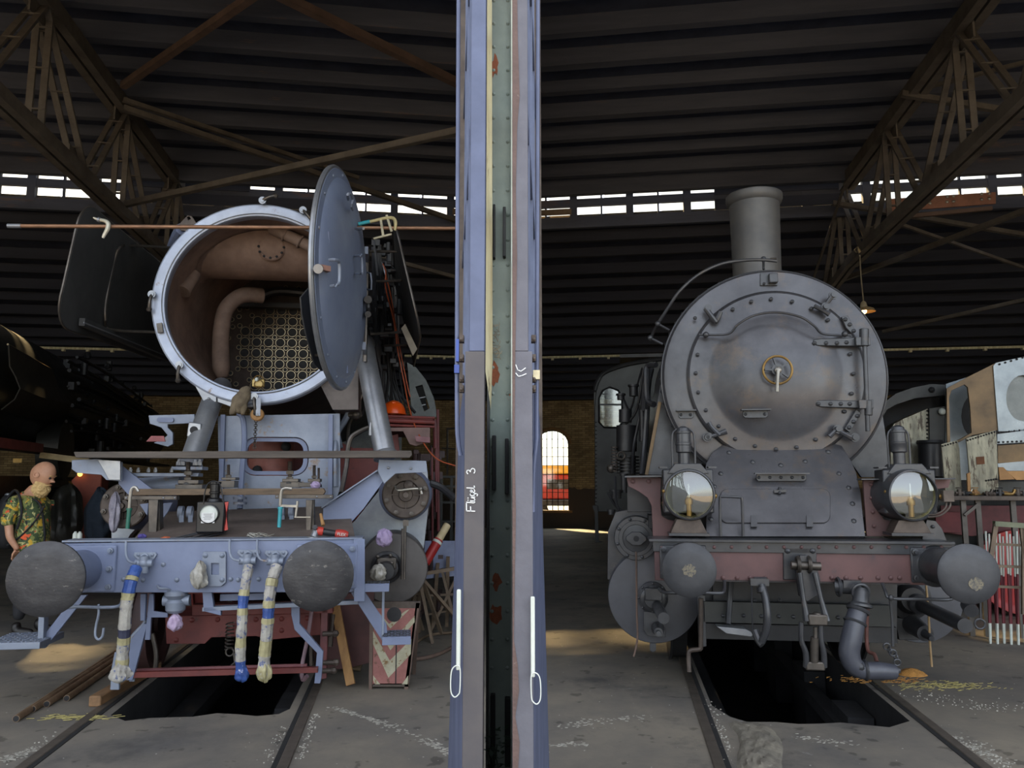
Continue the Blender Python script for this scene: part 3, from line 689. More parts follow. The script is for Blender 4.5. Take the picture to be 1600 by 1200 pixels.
# ================================================================ KIT
class Kit:
    def __init__(s, F, root): s.F = F; s.o = root
    def p(s, x, y, v): return s.F.P(x, y, v)
    def k(s, x, y, v): return s.F.k(x, y, v)
    def plate(s, name, mat, pts, v, t=.02, parent=None, bevel=.003, holes=(), **kw):
        g = MB().ext(s.F.poly(pts, v), (0, t, 0), [s.F.poly(h, v) if not isinstance(h[0], V) else h for h in holes])
        return g.build(name, mat, parent or s.o, bevel=bevel, **kw)
    def tube(s, name, mat, pts, r, sm=4, n=8, parent=None, **kw):
        return MB().tube([s.p(*q) for q in pts], r, n, sm).build(name, mat, parent or s.o, **kw)
    def bar(s, name, mat, a, b, w, h, parent=None, bevel=.002, up=(0, 0, 1), **kw):
        return MB().bar(s.p(*a), s.p(*b), w, h, up).build(name, mat, parent or s.o, bevel=bevel, **kw)
    def bolts(s, mat, pts, v, r=.016, parent=None, name='bolt', d=FR, h=None, hexa=False):
        src = None
        for x, y in pts:
            c = s.p(x, y, v)
            if src is None:
                m = MB()
                if hexa: m.lathe((0, 0, 0), d, [(r, 0), (r, r*.8), (r*.8, r)], 6); m.lathe((0, 0, 0), d, [(r*1.4, 0), (r*1.4, r*.15)], 12); m.cyl((0, 0, 0), V(d)*r*1.5, r*.5, n=8)
                else: m.dome((0, 0, 0), d, r, h)
                src = m.build(name, mat, parent or s.o); src.location = c
            else: inst(src, name, c, parent or s.o)
        return src
def top(F, px, py, v, name, label, cat, group=None, z=None):      # a top-level Empty standing in frame axes, its kit works in the same pixels
    o = F.W(F.P(px, py, v)); o = V((o.x, o.y, o.z if z is None else z))
    e = thing(name, label, cat, group=group); e.location = o; e.rotation_euler.z = -F.az
    class F2(Frame):
        def P(s, x, y, vv): q = F.P(x, y, vv); return q-off
    off = F.loc(o); f = F2((0, 0), F.az); f.o = V((0, 0, 0)); f.k = F.k
    return e, Kit(f, e)

# ================================================================ LEFT LOCOMOTIVE
lo = thing('steam_locomotive', 'grey-blue dismantled steam locomotive with open smokebox door, left of the pillar', 'locomotive', L)
KL = Kit(L, lo); p = KL.p
CC = V((.085, 0, 3.355)); RO = .965
def cv(v): return V((CC.x, v, CC.z))
# buffers
def buffer(K, x, y, r, mat_face, mat_b, vb, rsh, rsl, lab=None, dish=.0, vf=0):
    c = K.p(x, y, vf); a = V((c.x, vf, c.z))
    b = thing_part('buffer', K.o)
    g = MB().lathe(a, UY, [(.0001, -.012), (r*.6, -.008), (r*.93, .002), (r, .012), (r, .03), (r*.9, .045), (r*.35, .06), (r*.3, .1)], 40)
    g.build('buffer_head', mat_face, b)
    MB().cyl(a+UY*.06, a+UY*(vb-.18), rsh, n=24).build('plunger', steel, b)
    MB().lathe(a, UY, [(rsh*1.15, vb-.36), (rsl, vb-.36), (rsl, vb-.03), (rsl*1.25, vb)], 28).build('buffer_sleeve', mat_b, b)
    return b, a
def thing_part(name, parent):
    e = bpy.data.objects.new(name, None); e.empty_display_size = .05; col.objects.link(e); e.parent = parent; return e
for x, y, r in ((70, 905, .245), (497, 900, .24)):
    b, a = buffer(KL, x, y, r, scuffed, primer, .62, .075, .14)
    bx = p(x, y, .6)
    MB().box((a.x, .607, a.z), (.46, .025, .34)).build('base_plate', primer, b, bevel=.02)
    src = None
    for sx in (-.19, .19):
        for sz in (-.13, 0, .13):
            q = MB().lathe((0, 0, 0), FR, [(.022, 0), (.022, .018), (.012, .02), (.012, .035)], 8)
            if src is None: src = q.build('bolt', primer2, b); src.location = (a.x+sx, .595, a.z+sz)
            else: inst(src, 'bolt', V((a.x+sx, .595, a.z+sz)), b)
# buffer beam
KL.plate('buffer_beam', primer, [(97, 849), (566, 842), (568, 925), (360, 926), (112, 926), (98, 905)], .62, .03, bevel=.004)
a, b = p(97, 848, .62), p(567, 841, .62)
MB().box(((a.x+b.x)/2, .72, (a.z+b.z)/2+.004), (b.x-a.x, .22, .014)).build('top_flange', primer2, lo, bevel=.003)
a2 = p(112, 925, .62); MB().box(((a.x+b.x)/2+.02, .72, a2.z+.006), (b.x-a.x-.05, .18, .014)).build('bottom_flange', primer, lo)
KL.plate('end_plate', primer, [(553, 842), (570, 842), (570, 940), (553, 940)], .60, .015)
# cock brackets with hoses wrapped in newspaper and tape
newsp = M('newspaper_wrap', (182,178,168), (140,136,130), .7, 0, 12, .4, c3=(90,98,130), t3=.56, w3=.03)
tape = M('yellowed_tape', (176,168,128), (146,138,104), .5, 0, 20, .2)
blued = M('blue_wrap', (60,92,160), (44,66,124), .45, 0, 12, .3, c3=(180,180,190), t3=.62, w3=.03)
def hose(pts, r, segs, lab, end):
    h = thing_part('brake_hose', lo); h['label'] = lab
    P3 = [p(*q) for q in pts]; n = len(P3)
    # dense path
    t = MB(); path = []
    for i in range(n-1):
        p0, p1, p2, p3 = [P3[min(max(i+k, 0), n-1)] for k in (-1, 0, 1, 2)]
        for j in range(8):
            s = j/8; path.append(.5*((2*p1)+(p2-p0)*s+(2*p0-5*p1+4*p2-p3)*s*s+(3*p1-p0-3*p2+p3)*s**3))
    path.append(P3[-1]); N = len(path)-1
    for f0, f1, m_, nm in segs:
        i0, i1 = int(f0*N), max(int(f1*N), int(f0*N)+1); rr = [r*(1+.16*noise.noise(V((i*.9, f0*7, r*50)))) * (1.04 if m_ is tape else 1) for i in range(i0, i1+1)]
        MB().tube(path[i0:i1+1], rr, 10).build(nm, m_, h, fix=False)
    return h, path
def cockplate(x, y, lever=True):
    o = thing_part('brake_cock', lo)
    K2 = Kit(L, o)
    K2.plate('plate', primer2, [(x-17, y-9), (x+16, y-9), (x+18, y-5), (x+9, y+9), (x-5, y+9), (x-19, y-4)], .60, .012)
    K2.bolts(primer2, [(x-11, y-5), (x, y-5), (x+11, y-5)], .60, .014)
    c = K2.p(x-2, y+8, .55); MB().cyl(c+V((-.06, 0, 0)), c+V((.06, 0, 0)), .028, n=14).cyl(c+V((0, 0, .05)), c-V((0, 0, .07)), .034, n=14).sph(c, .042, 12).build('valve_body', primer2, o)
    MB().torus(K2.p(x-1, y-1, .585), UY, .022, .008, 14, 6).build('ring', primer2, o)
    if lever: K2.tube('lever', primer2, [(x-30, y-26, .58), (x-30, y-6, .56), (x-25, y+5, .54), (x-14, y+8, .52)], .009)
cockplate(227, 872); cockplate(389, 868); cockplate(432, 869)
hose([(213, 888, .48), (206, 905, .42), (200, 930, .4), (196, 960, .4), (194, 995, .42), (192, 1020, .45), (190, 1052, .48)], .042,
     ((0, .16, blued, 'blue_wrap'), (.16, .2, tape, 'tape_band'), (.2, .32, blued, 'blue_wrap'), (.32, .38, tape, 'tape_band'), (.38, .62, newsp, 'paper_wrap'), (.62, .68, M('dark_wrap', (60,62,84), (40,42,60), .6), 'paper_wrap'), (.68, .74, tape, 'tape_band'), (.74, .88, newsp, 'paper_wrap'), (.88, 1, tape, 'tape_band')), 'hose end wrapped in blue and white paper with yellow tape', 0)
hose([(389, 885, .48), (385, 905, .42), (380, 940, .4), (378, 980, .4), (376, 1010, .42), (376, 1050, .45)], .036,
     ((0, .3, newsp, 'paper_wrap'), (.3, .36, tape, 'tape_band'), (.36, .45, blued, 'blue_wrap'), (.45, .5, tape, 'tape_band'), (.5, .72, newsp, 'paper_wrap'), (.72, .8, tape, 'tape_band'), (.8, .9, newsp, 'paper_wrap'), (.9, 1, blued, 'blue_wrap')), 'hose end wrapped in pale paper with a blue tip', 0)
hose([(433, 885, .48), (426, 905, .42), (421, 935, .4), (419, 965, .4), (416, 1000, .42), (413, 1030, .45), (412, 1058, .45)], .042,
     ((0, .18, newsp, 'paper_wrap'), (.18, .24, tape, 'tape_band'), (.24, .36, newsp, 'paper_wrap'), (.36, .42, tape, 'tape_band'), (.42, .5, blued, 'blue_wrap'), (.5, .56, tape, 'tape_band'), (.56, .68, newsp, 'paper_wrap'), (.68, .8, tape, 'tape_band'), (.8, 1, newsp, 'paper_wrap')), 'hose end wrapped in striped paper, bulging at the bottom', 0)
def wad(K, name, mat, x, y, v, w, h, dpt, seed, parent=None, pts=None, top_pin=.5, **kw):     # crumpled cloth or bag
    g = MB(); c = K.p(x, y, v); k = K.k(x, y, v)
    def fn(a, b):
        th = 2*pi*a; ph = pi*b
        rr = sin(ph)**.8*(1+.45*noise.noise(V((cos(th)*2.2+seed, sin(th)*2.2, b*3)))+.3*noise.noise(V((cos(th)*6, sin(th)*6+seed, b*6))))
        return c+V((rr*cos(th)*w*k/2*(top_pin+(1-top_pin)*min(1, b*1.6)), rr*sin(th)*dpt, .5*cos(ph)*h*k*(1+.2*noise.noise(V((th, seed, 0))))))
    g.grid(fn, 28, 18); return g.build(name, mat, parent or K.o, fix=False, ang=80, **kw)
for (x, y, w, h, m_, sd) in ((188, 1050, 30, 34, newsp, 2), (378, 1052, 22, 26, blued, 4), (413, 1048, 24, 34, tape, 6)):
    wad(KL, 'wrapped_end', m_, x, y, .45, w, h, .05, sd)
# draw hook seat
hs = thing_part('drawhook_seat', lo); K2 = Kit(L, hs)
K2.plate('seat_plate', primer2, [(318, 862), (352, 862), (353, 866), (353, 910), (346, 916), (318, 916), (316, 912), (316, 866)], .595, .025, holes=[[(330, 880), (342, 880), (342, 898), (330, 898)]])
MB().box(p(336, 889, .64), (.06, .01, .09)).build('hook_hole', coal, hs)
K2.bolts(primer2, [(321, 868), (347, 868), (347, 906), (321, 906)], .595, .02)
wad(K2, 'plastic_bag', plastic, 312, 898, .55, 26, 44, .05, 3, label='crumpled translucent plastic bag')
KL.bolts(primer2, [(255, 882), (276, 906), (193, 905), (223, 906), (360, 905), (152, 905), (300, 905), (372, 906), (404, 905)], .615, .018)
# handrail rod, s-hook, steps
KL.tube('uncoupling_rail', primer2, [(96, 951, .62), (120, 948, .5), (160, 949, .48), (185, 947, .5), (192, 936, .6)], .012)
KL.tube('hook_rod', primer2, [(154, 944, .5), (154, 960, .49), (150, 978, .49), (149, 993, .48), (154, 999, .48), (160, 994, .48), (162, 981, .48)], .009)
st = thing_part('step', lo); K2 = Kit(L, st)
K2.plate('step_arm', primer, [(117, 930), (136, 930), (70, 1013), (60, 1013), (62, 1001)], .95, .03)
K2.plate('step_post', primer2, [(60, 962), (69, 962), (67, 1013), (58, 1013)], .9, .08)
a = p(-30, 1012, .75); b = p(60, 1012, .75); c = p(60, 990, 1.15)
g = MB().box(((a.x+b.x)/2, .98, a.z+.0), (b.x-a.x, .42, .05)); g.build('tread', primer2, st, bevel=.004)
g = MB()
for i in range(9):
    for j in range(7): g.box((a.x+.03+i*(b.x-a.x)/9, .8+j*.055, a.z+.028), (.012, .03, .008), .6 if (i+j) % 2 else -.6)
g.build('tread_studs', primer2, st, kind='stuff')
st = thing_part('step', lo); K2 = Kit(L, st)
K2.plate('step_arm', primer, [(548, 926), (566, 918), (604, 975), (606, 1000), (598, 1003)], .78, .012)
K2.plate('step_post', primer2, [(597, 915), (601, 915), (600, 1000), (596, 1000)], .7, .012)
for (x0, x1, y0, y1, v0, v1) in ((565, 608, 919, 908, .62, .8), (597, 642, 1002, 978, .62, .9)):
    a, b = p(x0, y0, v0), p(x1, y0, v0); zc = a.z+.02
    t_ = MB().box(((a.x+b.x)/2, (v0+v1)/2, zc), (b.x-a.x, v1-v0, .02)).box(((a.x+b.x)/2, v0, zc-.022), (b.x-a.x, .012, .055)).build('tread', primer, st, bevel=.002)
    g = MB()
    for i in range(9):
        for j in range(5): g.box((a.x+(i+.5)*(b.x-a.x)/9, v0+.03+j*(v1-v0-.04)/5, zc+.012), (.024, .005, .006), .7 if (i+j) % 2 else -.7)
    g.build('tread_studs', deflect, t_, kind='stuff')
# coupling head, brackets under the beam
wad(KL, 'pink_rag', pinkrag, 274, 972, .66, 24, 28, .05, 8, label='pink rag stuffed in the cock under the beam')
c = p(275, 938, .68); MB().lathe(c+V((0, 0, .09)), (0, 0, -1), [(.05, 0), (.085, .02), (.085, .05), (.06, .08), (.075, .1), (.07, .16), (.05, .18)], 18).cyl(c-UX*.09, c+UX*.1, .04, n=12).build('drain_cock', primer2, lo)
KL.tube('lever', primer2, [(246, 915, .6), (250, 919, .58), (262, 920, .6), (270, 925, .64)], .008)
KL.plate('bracket', primer, [(233, 928), (240, 928), (240, 955), (262, 958), (262, 965), (236, 965), (234, 1000), (226, 1000)], .72, .03)
KL.plate('bracket', primer, [(219, 928), (228, 928), (226, 970), (219, 970)], .7, .04)
KL.plate('bracket', primer, [(316, 920), (330, 920), (334, 950), (345, 955), (345, 962), (318, 955)], .66, .05)
KL.bar('crossbar', primer2, (318, 951, .7), (560, 940, .7), .08, .03)
KL.bar('crossbar', primer, (345, 933, .8), (420, 931, .8), .06, .05)
# red under-structure: pony truck frame, springs, rail guard
fr = thing_part('leading_truck', lo); K2 = Kit(L, fr)
K2.plate('frame_plate', red, [(258, 963), (500, 958), (502, 992), (420, 1000), (400, 994), (330, 996), (320, 1006), (260, 1006)], 1.1, .5, label='oxide red truck frame')
K2.plate('cross_plate', red, [(300, 945), (520, 940), (520, 958), (300, 962)], 1.0, .1)
K2.plate('side_plate', M('dull_side_red', (84,46,44), (62,36,36), .6, 0, 4), [(500, 930), (585, 925), (580, 1035), (540, 1045), (520, 1046), (502, 1046)], 1.5, .05, label='dull red side plate')
K2.bolts(red, [(272, 970), (300, 969), (340, 968), (400, 968), (440, 967), (480, 966), (275, 1000), (440, 985)], 1.1, .022)
g = MB(); c = p(359, 985, 1.0)
g.tube([c+V((.03*cos(i*.8), .03*sin(i*.8), .06-.0035*i)) for i in range(60)], .006, 6); g.build('coil_spring', steel, fr)
g = MB(); g.torus(p(359, 1019, 1.0), UY, .03, .007, 16, 6).tube([p(366, 1021, 1.0), p(368, 1035, .98), p(362, 1040, .98)], .012, 6); g.build('spring_ring', steel, fr)
for s in (-1, 1):
    for v in (1.95,):
        w = thing_part('wheel', fr); c = V((.02+s*.75, v, .43))
        MB().lathe(c-UX*.06*s, UX*s, [(.0001, .0), (.09, .0), (.1, .03), (.34, .05), (.37, 0), (.42, .0), (.42, .12), (.45, .13), (.45, .15), (.0001, .15)], 40, False).build('wheel_disc', M('wheel_dull%d' % s, (70,44,42), (50,36,36), .6, 0, 4), w)
    for v in (4.2, 6.0, 7.8):
        MB().lathe((.02+s*.69, v, .7), UX*s, [(.0001, 0), (.1, 0), (.11, .05), (.62, .06), (.64, 0), (.7, 0), (.7, .12), (.73, .13), (.73, .15), (.0001, .15)], 40, False).build('driving_wheel', red, lo)
MB().box((.02, 5.2, .95), (1.15, 7, .5)).build('main_frame', red, lo)
KL.bar('guard_bar', red, (208, 1054, .75), (497, 1046, .75), .045, .04, label='dull red cross bar of the rail guard')
KL.bar('guard_bar', M('worn_red', (130,84,86), (110,64,66), .5, .1, 6), (214, 1048, .9), (480, 1040, .9), .03, .03)
for pts, v, m_ in (([(179, 1019), (186, 1019), (186, 1078), (172, 1078), (174, 1045)], .72, primer2), ([(224, 975), (230, 975), (207, 1063), (197, 1063), (200, 1005)], .72, primer)):
    KL.plate('rail_guard', m_, pts, v, .03)
KL.tube('guard_pipe', primer2, [(228, 965, .8), (226, 975, .8), (208, 995, .8), (205, 1010, .8), (206, 1064, .8)], .02)
KL.tube('guard_pipe', primer2, [(224, 998, .8), (212, 1040, .8), (208, 1065, .78)], .012)
KL.tube('guard_pipe', steel, [(238, 990, 1.0), (244, 1020, 1.0), (243, 1046, 1.0)], .018)
KL.tube('sand_pipe', steel, [(215, 1000, 1.2), (209, 1020, 1.2), (213, 1034, 1.2)], .012)
KL.plate('rail_guard', primer, [(455, 928), (468, 928), (468, 975), (505, 1018), (502, 1060), (500, 1068), (491, 1068), (495, 1020), (460, 984), (455, 960)], .8, .04)
KL.tube('guard_pipe', M('pinkgrey', (130,104,110), (104,84,90), .5), [(487, 955, .95), (480, 1000, .95), (472, 1040, .9), (473, 1062, .85), (480, 1056, .8)], .016)
KL.tube('guard_pipe', brownsteel, [(520, 960, 1.3), (516, 1010, 1.3)], .02); KL.tube('guard_pipe', brownsteel, [(485, 950, 1.3), (486, 1040, 1.3)], .015)
KL.plate('bracket', M('dull_red_plate', (110,60,60), (84,48,50), .6), [(502, 950), (512, 948), (510, 1060), (498, 1062)], 1.0, .05)
for i, (x, y) in enumerate(((514, 990), (515, 1035), (511, 1048))):
    c = p(x, y, 1.0); MB().cyl(c-UX*.05, c+UX*.05, .02, n=10).sph(c+UX*.05, .03, 8).build('bolt_fitting', brownsteel, lo)
# sloped deck behind the beam
a, b = p(206, 846, .7), p(555, 842, .7); c, d = p(545, 790, 1.75), p(244, 800, 1.75)
MB().ext([a, b, c, d], (0, 0, -.02)).build('sloped_deck', deckbrown, lo, label='brown sloped front deck plate')
# saddle
KL.plate('smokebox_saddle', primer2, [(340, 650), (531, 646), (532, 762), (522, 790), (345, 802), (342, 740)], 2.0, .04, holes=[rrect((p(430, 713, 2.0)), .615, .365, .13)], label='pale grey saddle plate with rounded opening')
MB().ext(rrect(p(430, 713, 2.03), .60, .35, .12), (0, .03, 0), [rrect(p(430, 713, 2.03), .52, .28, .09)]).build('opening_lip', primer, lo)
c = p(424, 713, 2.6); MB().cyl(c-UP*.4, c+UP*.35, .22, n=24).build('blast_pipe', M('brown_red_pipe', (140,84,72), (112,66,58), .6), lo)
MB().sph(p(447, 698, 2.36), .05, 10).sph(p(402, 735, 2.36), .05, 10).build('opening', coal, lo)
MB().box((p(430, 713, 3.0)), (1.0, .05, .8)).build('saddle_inner', M('inner_red', (86,36,36), (60,28,28), .7), lo)
KL.bar('saddle_edge', primer, (349, 648, 1.97), (345, 800, 1.97), .05, .04, up=(1, 0, 0)); KL.bar('saddle_edge', primer, (517, 648, 1.97), (516, 780, 1.97), .04, .04, up=(1, 0, 0))
KL.tube('drain_pipe', primer, [(372, 645, 1.9), (380, 655, 1.9), (382, 690, 1.9), (378, 740, 1.9), (375, 795, 1.8)], .026)
g = MB()
for y in (778, 786): g.lathe(p(375, y, 1.8)+UP*.01, -UP, [(.06, 0), (.06, .022)], 14)
g.build('pipe_flange', primer2, lo)
# smokebox shell
g = MB().lathe(cv(0), UY, [(.93, 1.93), (.93, 4.3), (.90, 4.3), (.90, 1.93), (.93, 1.93)], 72, False); g.build('smokebox', deflect, lo)
g = MB().lathe(cv(0), UY, [(.885, 1.9), (.885, 3.95)], 72, False); g.build('smokebox_lining', sootbrown, lo, fix=False)
prof = [(.845, 1.86), (.85, 1.835), (.862, 1.83), (.952, 1.83), (.965, 1.84), (.97, 1.86), (.975, 1.91), (.93, 1.97), (.86, 1.97), (.845, 1.86)]
g = MB().lathe(cv(0), UY, prof, 96, False); g.build('door_ring', M('door_ring', (168,176,192), (140,148,166), .4, .25, 3, .08, c3=(120,102,84), t3=.60, w3=.06), lo, label='pale grey door ring with rust')
MB().torus(cv(1.828), UY, .868, .006, 96, 6).build('sealing_bead', silver, lo)
# tube plate with flues
TV = 3.9; tc_ = p(449, 536, TV); c = tc_
MB().lathe((CC.x, TV+.02, CC.z), UY, [(.0001, 0), (.9, 0)], 64, False).build('tube_plate', M('tube_plate', (70,58,50), (50,42,38), .7, .2, 5, .2), lo)
rimm = M('tube_rim', (150,138,112), (104,90,70), .35, .7, 12)
src = None; sm = MB(); smh = MB(); Ccz = CC.z-.12
for i in range(-6, 7):
    for j in range(-7, 5):
        u, z = CC.x+.02+i*.137, tc_.z+j*.131; q = sqrt((u-CC.x-.02)**2+(z-Ccz)**2)
        if q < .62:
            if src is None:
                src = MB().ring((0, 0, 0), UY, .058, .050, .02, 20).build('flue_tube', rimm, lo); src.location = (u, TV-.01, z)
                hb = MB().lathe((0, .005, 0), UY, [(.0001, 0), (.052, 0)], 16, False).build('flue_bore', coal, src)
            else:
                o = inst(src, 'flue_tube', V((u, TV-.01, z)), lo); h_ = inst(hb, 'flue_bore', V((0, 0, 0)), o)
        for du, dz in ((.0685, .0655),):
            u2, z2 = u+du, z+dz; q = sqrt((u2-CC.x)**2+(z2-Ccz)**2)
            if q < .68: sm.ring((u2, TV-.008, z2), UY, .029, .022, .015, 12); smh.lathe((u2, TV-.004, z2), UY, [(.0001, 0), (.024, 0)], 10, False)
for k in range(64):
    a = 2*pi*k/64; r_ = .735+.05*(k % 2); u2, z2 = CC.x+r_*cos(a), Ccz+r_*sin(a)
    if sqrt((u2-CC.x)**2+(z2-CC.z)**2) < .86: sm.ring((u2, TV-.008, z2), UY, .029, .022, .015, 12); smh.lathe((u2, TV-.004, z2), UY, [(.0001, 0), (.024, 0)], 10, False)
sm.build('smoke_tube', rimm, lo, kind='stuff', label='small smoke tube mouths between the large ones'); smh.build('smoke_tube_bore', coal, lo, kind='stuff')
# superheater header and steam pipes inside
hz = p(400, 436, 2.7).z+.37
g = MB().lathe((CC.x-.88, 2.7, hz), UX, [(.37, .08*i) for i in range(23)], 56)
for i_, q_ in enumerate(g.v):                          # cut to the round wall of the smokebox
    r_ = sqrt((q_[0]-CC.x)**2+(q_[2]-CC.z)**2)
    if r_ > .875: g.v[i_] = (CC.x+(q_[0]-CC.x)*.875/r_, q_[1], CC.z+(q_[2]-CC.z)*.875/r_)
g.build('steam_collector', sootbrown, lo, label='brown cylindrical steam collector')
g = MB().torus(p(424, 386, 2.36), (0, -1, -.25), .125, .018, 28, 6); g.build('cover_rim', sootbrown, lo)
for i in range(10): pass
g = MB()
for i in range(12): a = 2*pi*i/12; g.dome(p(424, 386, 2.35)+V((.125*cos(a), .03*sin(a)-.01, .125*sin(a))), FR, .014)
g.build('cover_nuts', coal, lo, kind='stuff')
pm = M('inner_pipe', (124,102,88), (94,76,66), .8, 0, 4, .1)
MB().tube([p(410, 462, 3.1), p(378, 462, 3.0), p(354, 482, 2.95), p(346, 515, 2.9), p(345, 550, 2.85), p(346, 575, 2.8), p(348, 590, 2.8)], [.085, .085, .085, .085, .088, .09, .05], 14, 6).build('steam_pipe', pm, lo)
MB().tube([p(425, 358, 2.3), p(445, 366, 2.25), p(475, 380, 2.2), p(505, 395, 2.2)], .06, 14, 5).torus(p(447, 367, 2.25), (.8, 0, -.5), .065, .012, 16, 6).torus(p(470, 378, 2.2), (.8, 0, -.5), .065, .012, 16, 6).build('steam_pipe', pm, lo)
MB().cyl(p(305, 428, 2.5), p(286, 456, 2.35), .06, .075, n=16).build('pipe_stub', pm, lo)
MB().tube([p(395, 470, 3.7), p(430, 455, 3.7), p(480, 458, 3.7)], .05, 10, 5).build('steam_pipe', dark, lo)
MB().box(p(440, 478, 3.75), (1.1, .1, .06)).build('angle_iron', dark, lo)
# ring fittings (dogs)
def dog(x, y, dx=0, dy=22, parent=None, v=1.80, m_=None):
    o = thing_part('door_clamp', lo); m_ = m_ or silver; c = p(x, y, v)
    MB().cyl(c+UY*.08, c-UY*.05, .022, n=12).ring(c-UY*.02, FR, .035, .02, .02, 16).build('clamp_bolt', m_, o)
    e = p(x+dx, y+dy, v-.02); MB().tube([c-UY*.03, c.lerp(e, .5)-UY*.05, e-UY*.02], [.018, .014, .018], 8, 3).sph(e-UY*.02, .026, 8).build('clamp_lever', steel, o)
dog(239, 461, -5, 23); dog(282, 571, -3, 24); dog(398, 620, 2, 26); dog(411, 315, 20, -8); dog(474, 330, 14, 16)
KL.bar('lug', steel, (249, 505, 1.8), (251, 520, 1.8), .05, .02, up=(0, 1, 0))
br = thing_part('hoisting_lug', lo); K2 = Kit(L, br)
K2.plate('lug_plate', brownsteel, [(278, 352), (293, 336), (300, 338), (308, 350), (300, 362), (282, 360)], 1.9, .03, holes=[[(292, 339), (296, 338), (298, 342), (294, 344)]])
MB().tube([p(284, 358, 2.0), p(276, 372, 2.2), p(271, 385, 2.4)], .06, 10, 3).build('lug_foot', primer, br)
KL.plate('lower_bracket', silver, [(315, 595), (338, 612), (338, 628), (318, 627), (303, 600)], 1.85, .05); KL.bolts(silver, [(326, 623), (330, 604)], 1.84, .014)
KL.plate('lower_bracket', silver, [(338, 612), (372, 617), (400, 628), (398, 636), (362, 636), (340, 628)], 1.87, .06)
g = MB().ext([p(500, 600, 1.9), p(530, 588, 1.9), p(548, 562, 1.9), p(560, 560, 1.9), p(560, 640, 1.9), p(520, 640, 1.9)], (0, .5, 0)); g.build('saddle_flare', M('flare', (92,84,80), (70,64,62), .6), lo)
# smokebox door (swung open, hinge at the right)
ha = R(81.5); hinge = V((CC.x+1.0, 1.80, CC.z)); ld = V((-cos(ha), -sin(ha), 0)); nrm = V((-ld.y, ld.x, 0))   # ld: hinge -> free edge
if nrm.x < 0: nrm = -nrm      # outer face looks to the right
dc = hinge+ld*.93-nrm*.0
dr = thing_part('smokebox_door', lo); dr['label'] = 'round grey smokebox door swung wide open'
g = MB().lathe(dc, nrm, [(.0001, .10), (.3, .095), (.6, .07), (.80, .03), (.83, .0), (.90, -.01), (.915, -.03), (.91, -.055), (.86, -.06), (.84, -.04), (.6, .0), (.0001, .03)], 72, False)
g.build('door_shell', M('door_paint', (122,132,152), (104,114,138), .42, .15, 1.6, .05, c3=(120,104,92), t3=.70), dr)
MB().torus(dc-nrm*.035, nrm, .91, .022, 72, 8).build('door_rim', silver, dr)
DN = V((nrm.x*L.r.x+nrm.y*L.d.x, nrm.x*L.r.y+nrm.y*L.d.y, 0))
def DP(x, y, off=.10): return L.loc(hit(x, y, L.W(dc+nrm*off), DN))
dm = primer2
MB().tube([DP(515, 406), DP(524, 406, .16), DP(530, 411, .17), DP(530, 441, .17), DP(524, 446, .16), DP(517, 447)], .012, 8, 3).build('grab_handle', dm, dr)
MB().tube([DP(554, 400), DP(563, 399, .17), DP(565, 401, .17), DP(566, 426, .17), DP(563, 428, .17), DP(554, 427)], .009, 8, 2).build('grab_handle', dm, dr)
MB().tube([DP(571, 427, .02), DP(579, 427, .10), DP(580, 452, .10), DP(572, 451, .02)], .008, 8, 2).build('grab_handle', dm, dr)
MB().tube([DP(544, 312), DP(543, 304, .15), DP(548, 303, .16), DP(551, 311, .15), DP(549, 322, .14), DP(551, 328)], .010, 8, 3).build('grab_handle', dm, dr)
for y0, y1, x in ((362, 395, 509), (495, 528, 519), (565, 582, 538)):
    MB().bar(DP(x, y0, .02), DP(x+1.5, y1, .02), .03, .05, (1, 0, 0)).build('edge_lug', primer, dr)
MB().bar(DP(498, 418, .0), DP(514, 421, .06), .05, .04).build('edge_catch', M('rusty_catch', (140,100,84), (110,84,76), .6), dr)
MB().cyl(DP(499, 420, -.01), DP(497, 420, .03), .035, n=12).build('catch_pin', silver, dr)
g = MB()
for i in range(16): a = 2*pi*(i+.5)/16; q = V((0, 0, 1))*cos(a)+ld*sin(a); g.dome(dc+q*.86+nrm*.0, nrm, .014)
g.build('rivet', primer2, dr, kind='stuff')
MB().tube([DP(574, 469, .12), DP(575, 480, .13), DP(575, 490, .12)], .02, 8, 3).cyl(DP(575, 468, .06), DP(575, 468, .14), .035, n=12).cyl(DP(575, 491, .06), DP(575, 491, .14), .028, n=12).build('hinge_bolt', dark, dr)
def IN(x, y, off=-.16): return L.loc(hit(x, y, L.W(dc+nrm*off), DN))
q = [(495, 433), (468, 465), (470, 490), (476, 520), (484, 550), (490, 570), (502, 580), (513, 576), (520, 560), (512, 440)]
MB().ext([IN(x, y) for x, y in q], nrm*.01).build('wear_plate', deflect, dr, label='black wear plate behind the door')
MB().cyl(IN(490, 555), IN(490, 555)+nrm*.14, .012, n=8).cyl(IN(507, 567), IN(507, 567)+nrm*.14, .012, n=8).build('plate_stay', steel, dr)
for z in (-.45, .45):
    MB().bar(hinge+V((0, .0, z)), hinge+ld*.3+V((0, 0, z))+nrm*.05, .03, .07).build('hinge_strap', primer2, dr)
MB().cyl(hinge+V((0, 0, -.55)), hinge+V((0, 0, .55)), .022, n=10).build('hinge_pin', steel, dr)
MB().cyl(DP(556, 357, .12), DP(568, 357, .2), .012, n=8).build('door_pin', silver, dr)
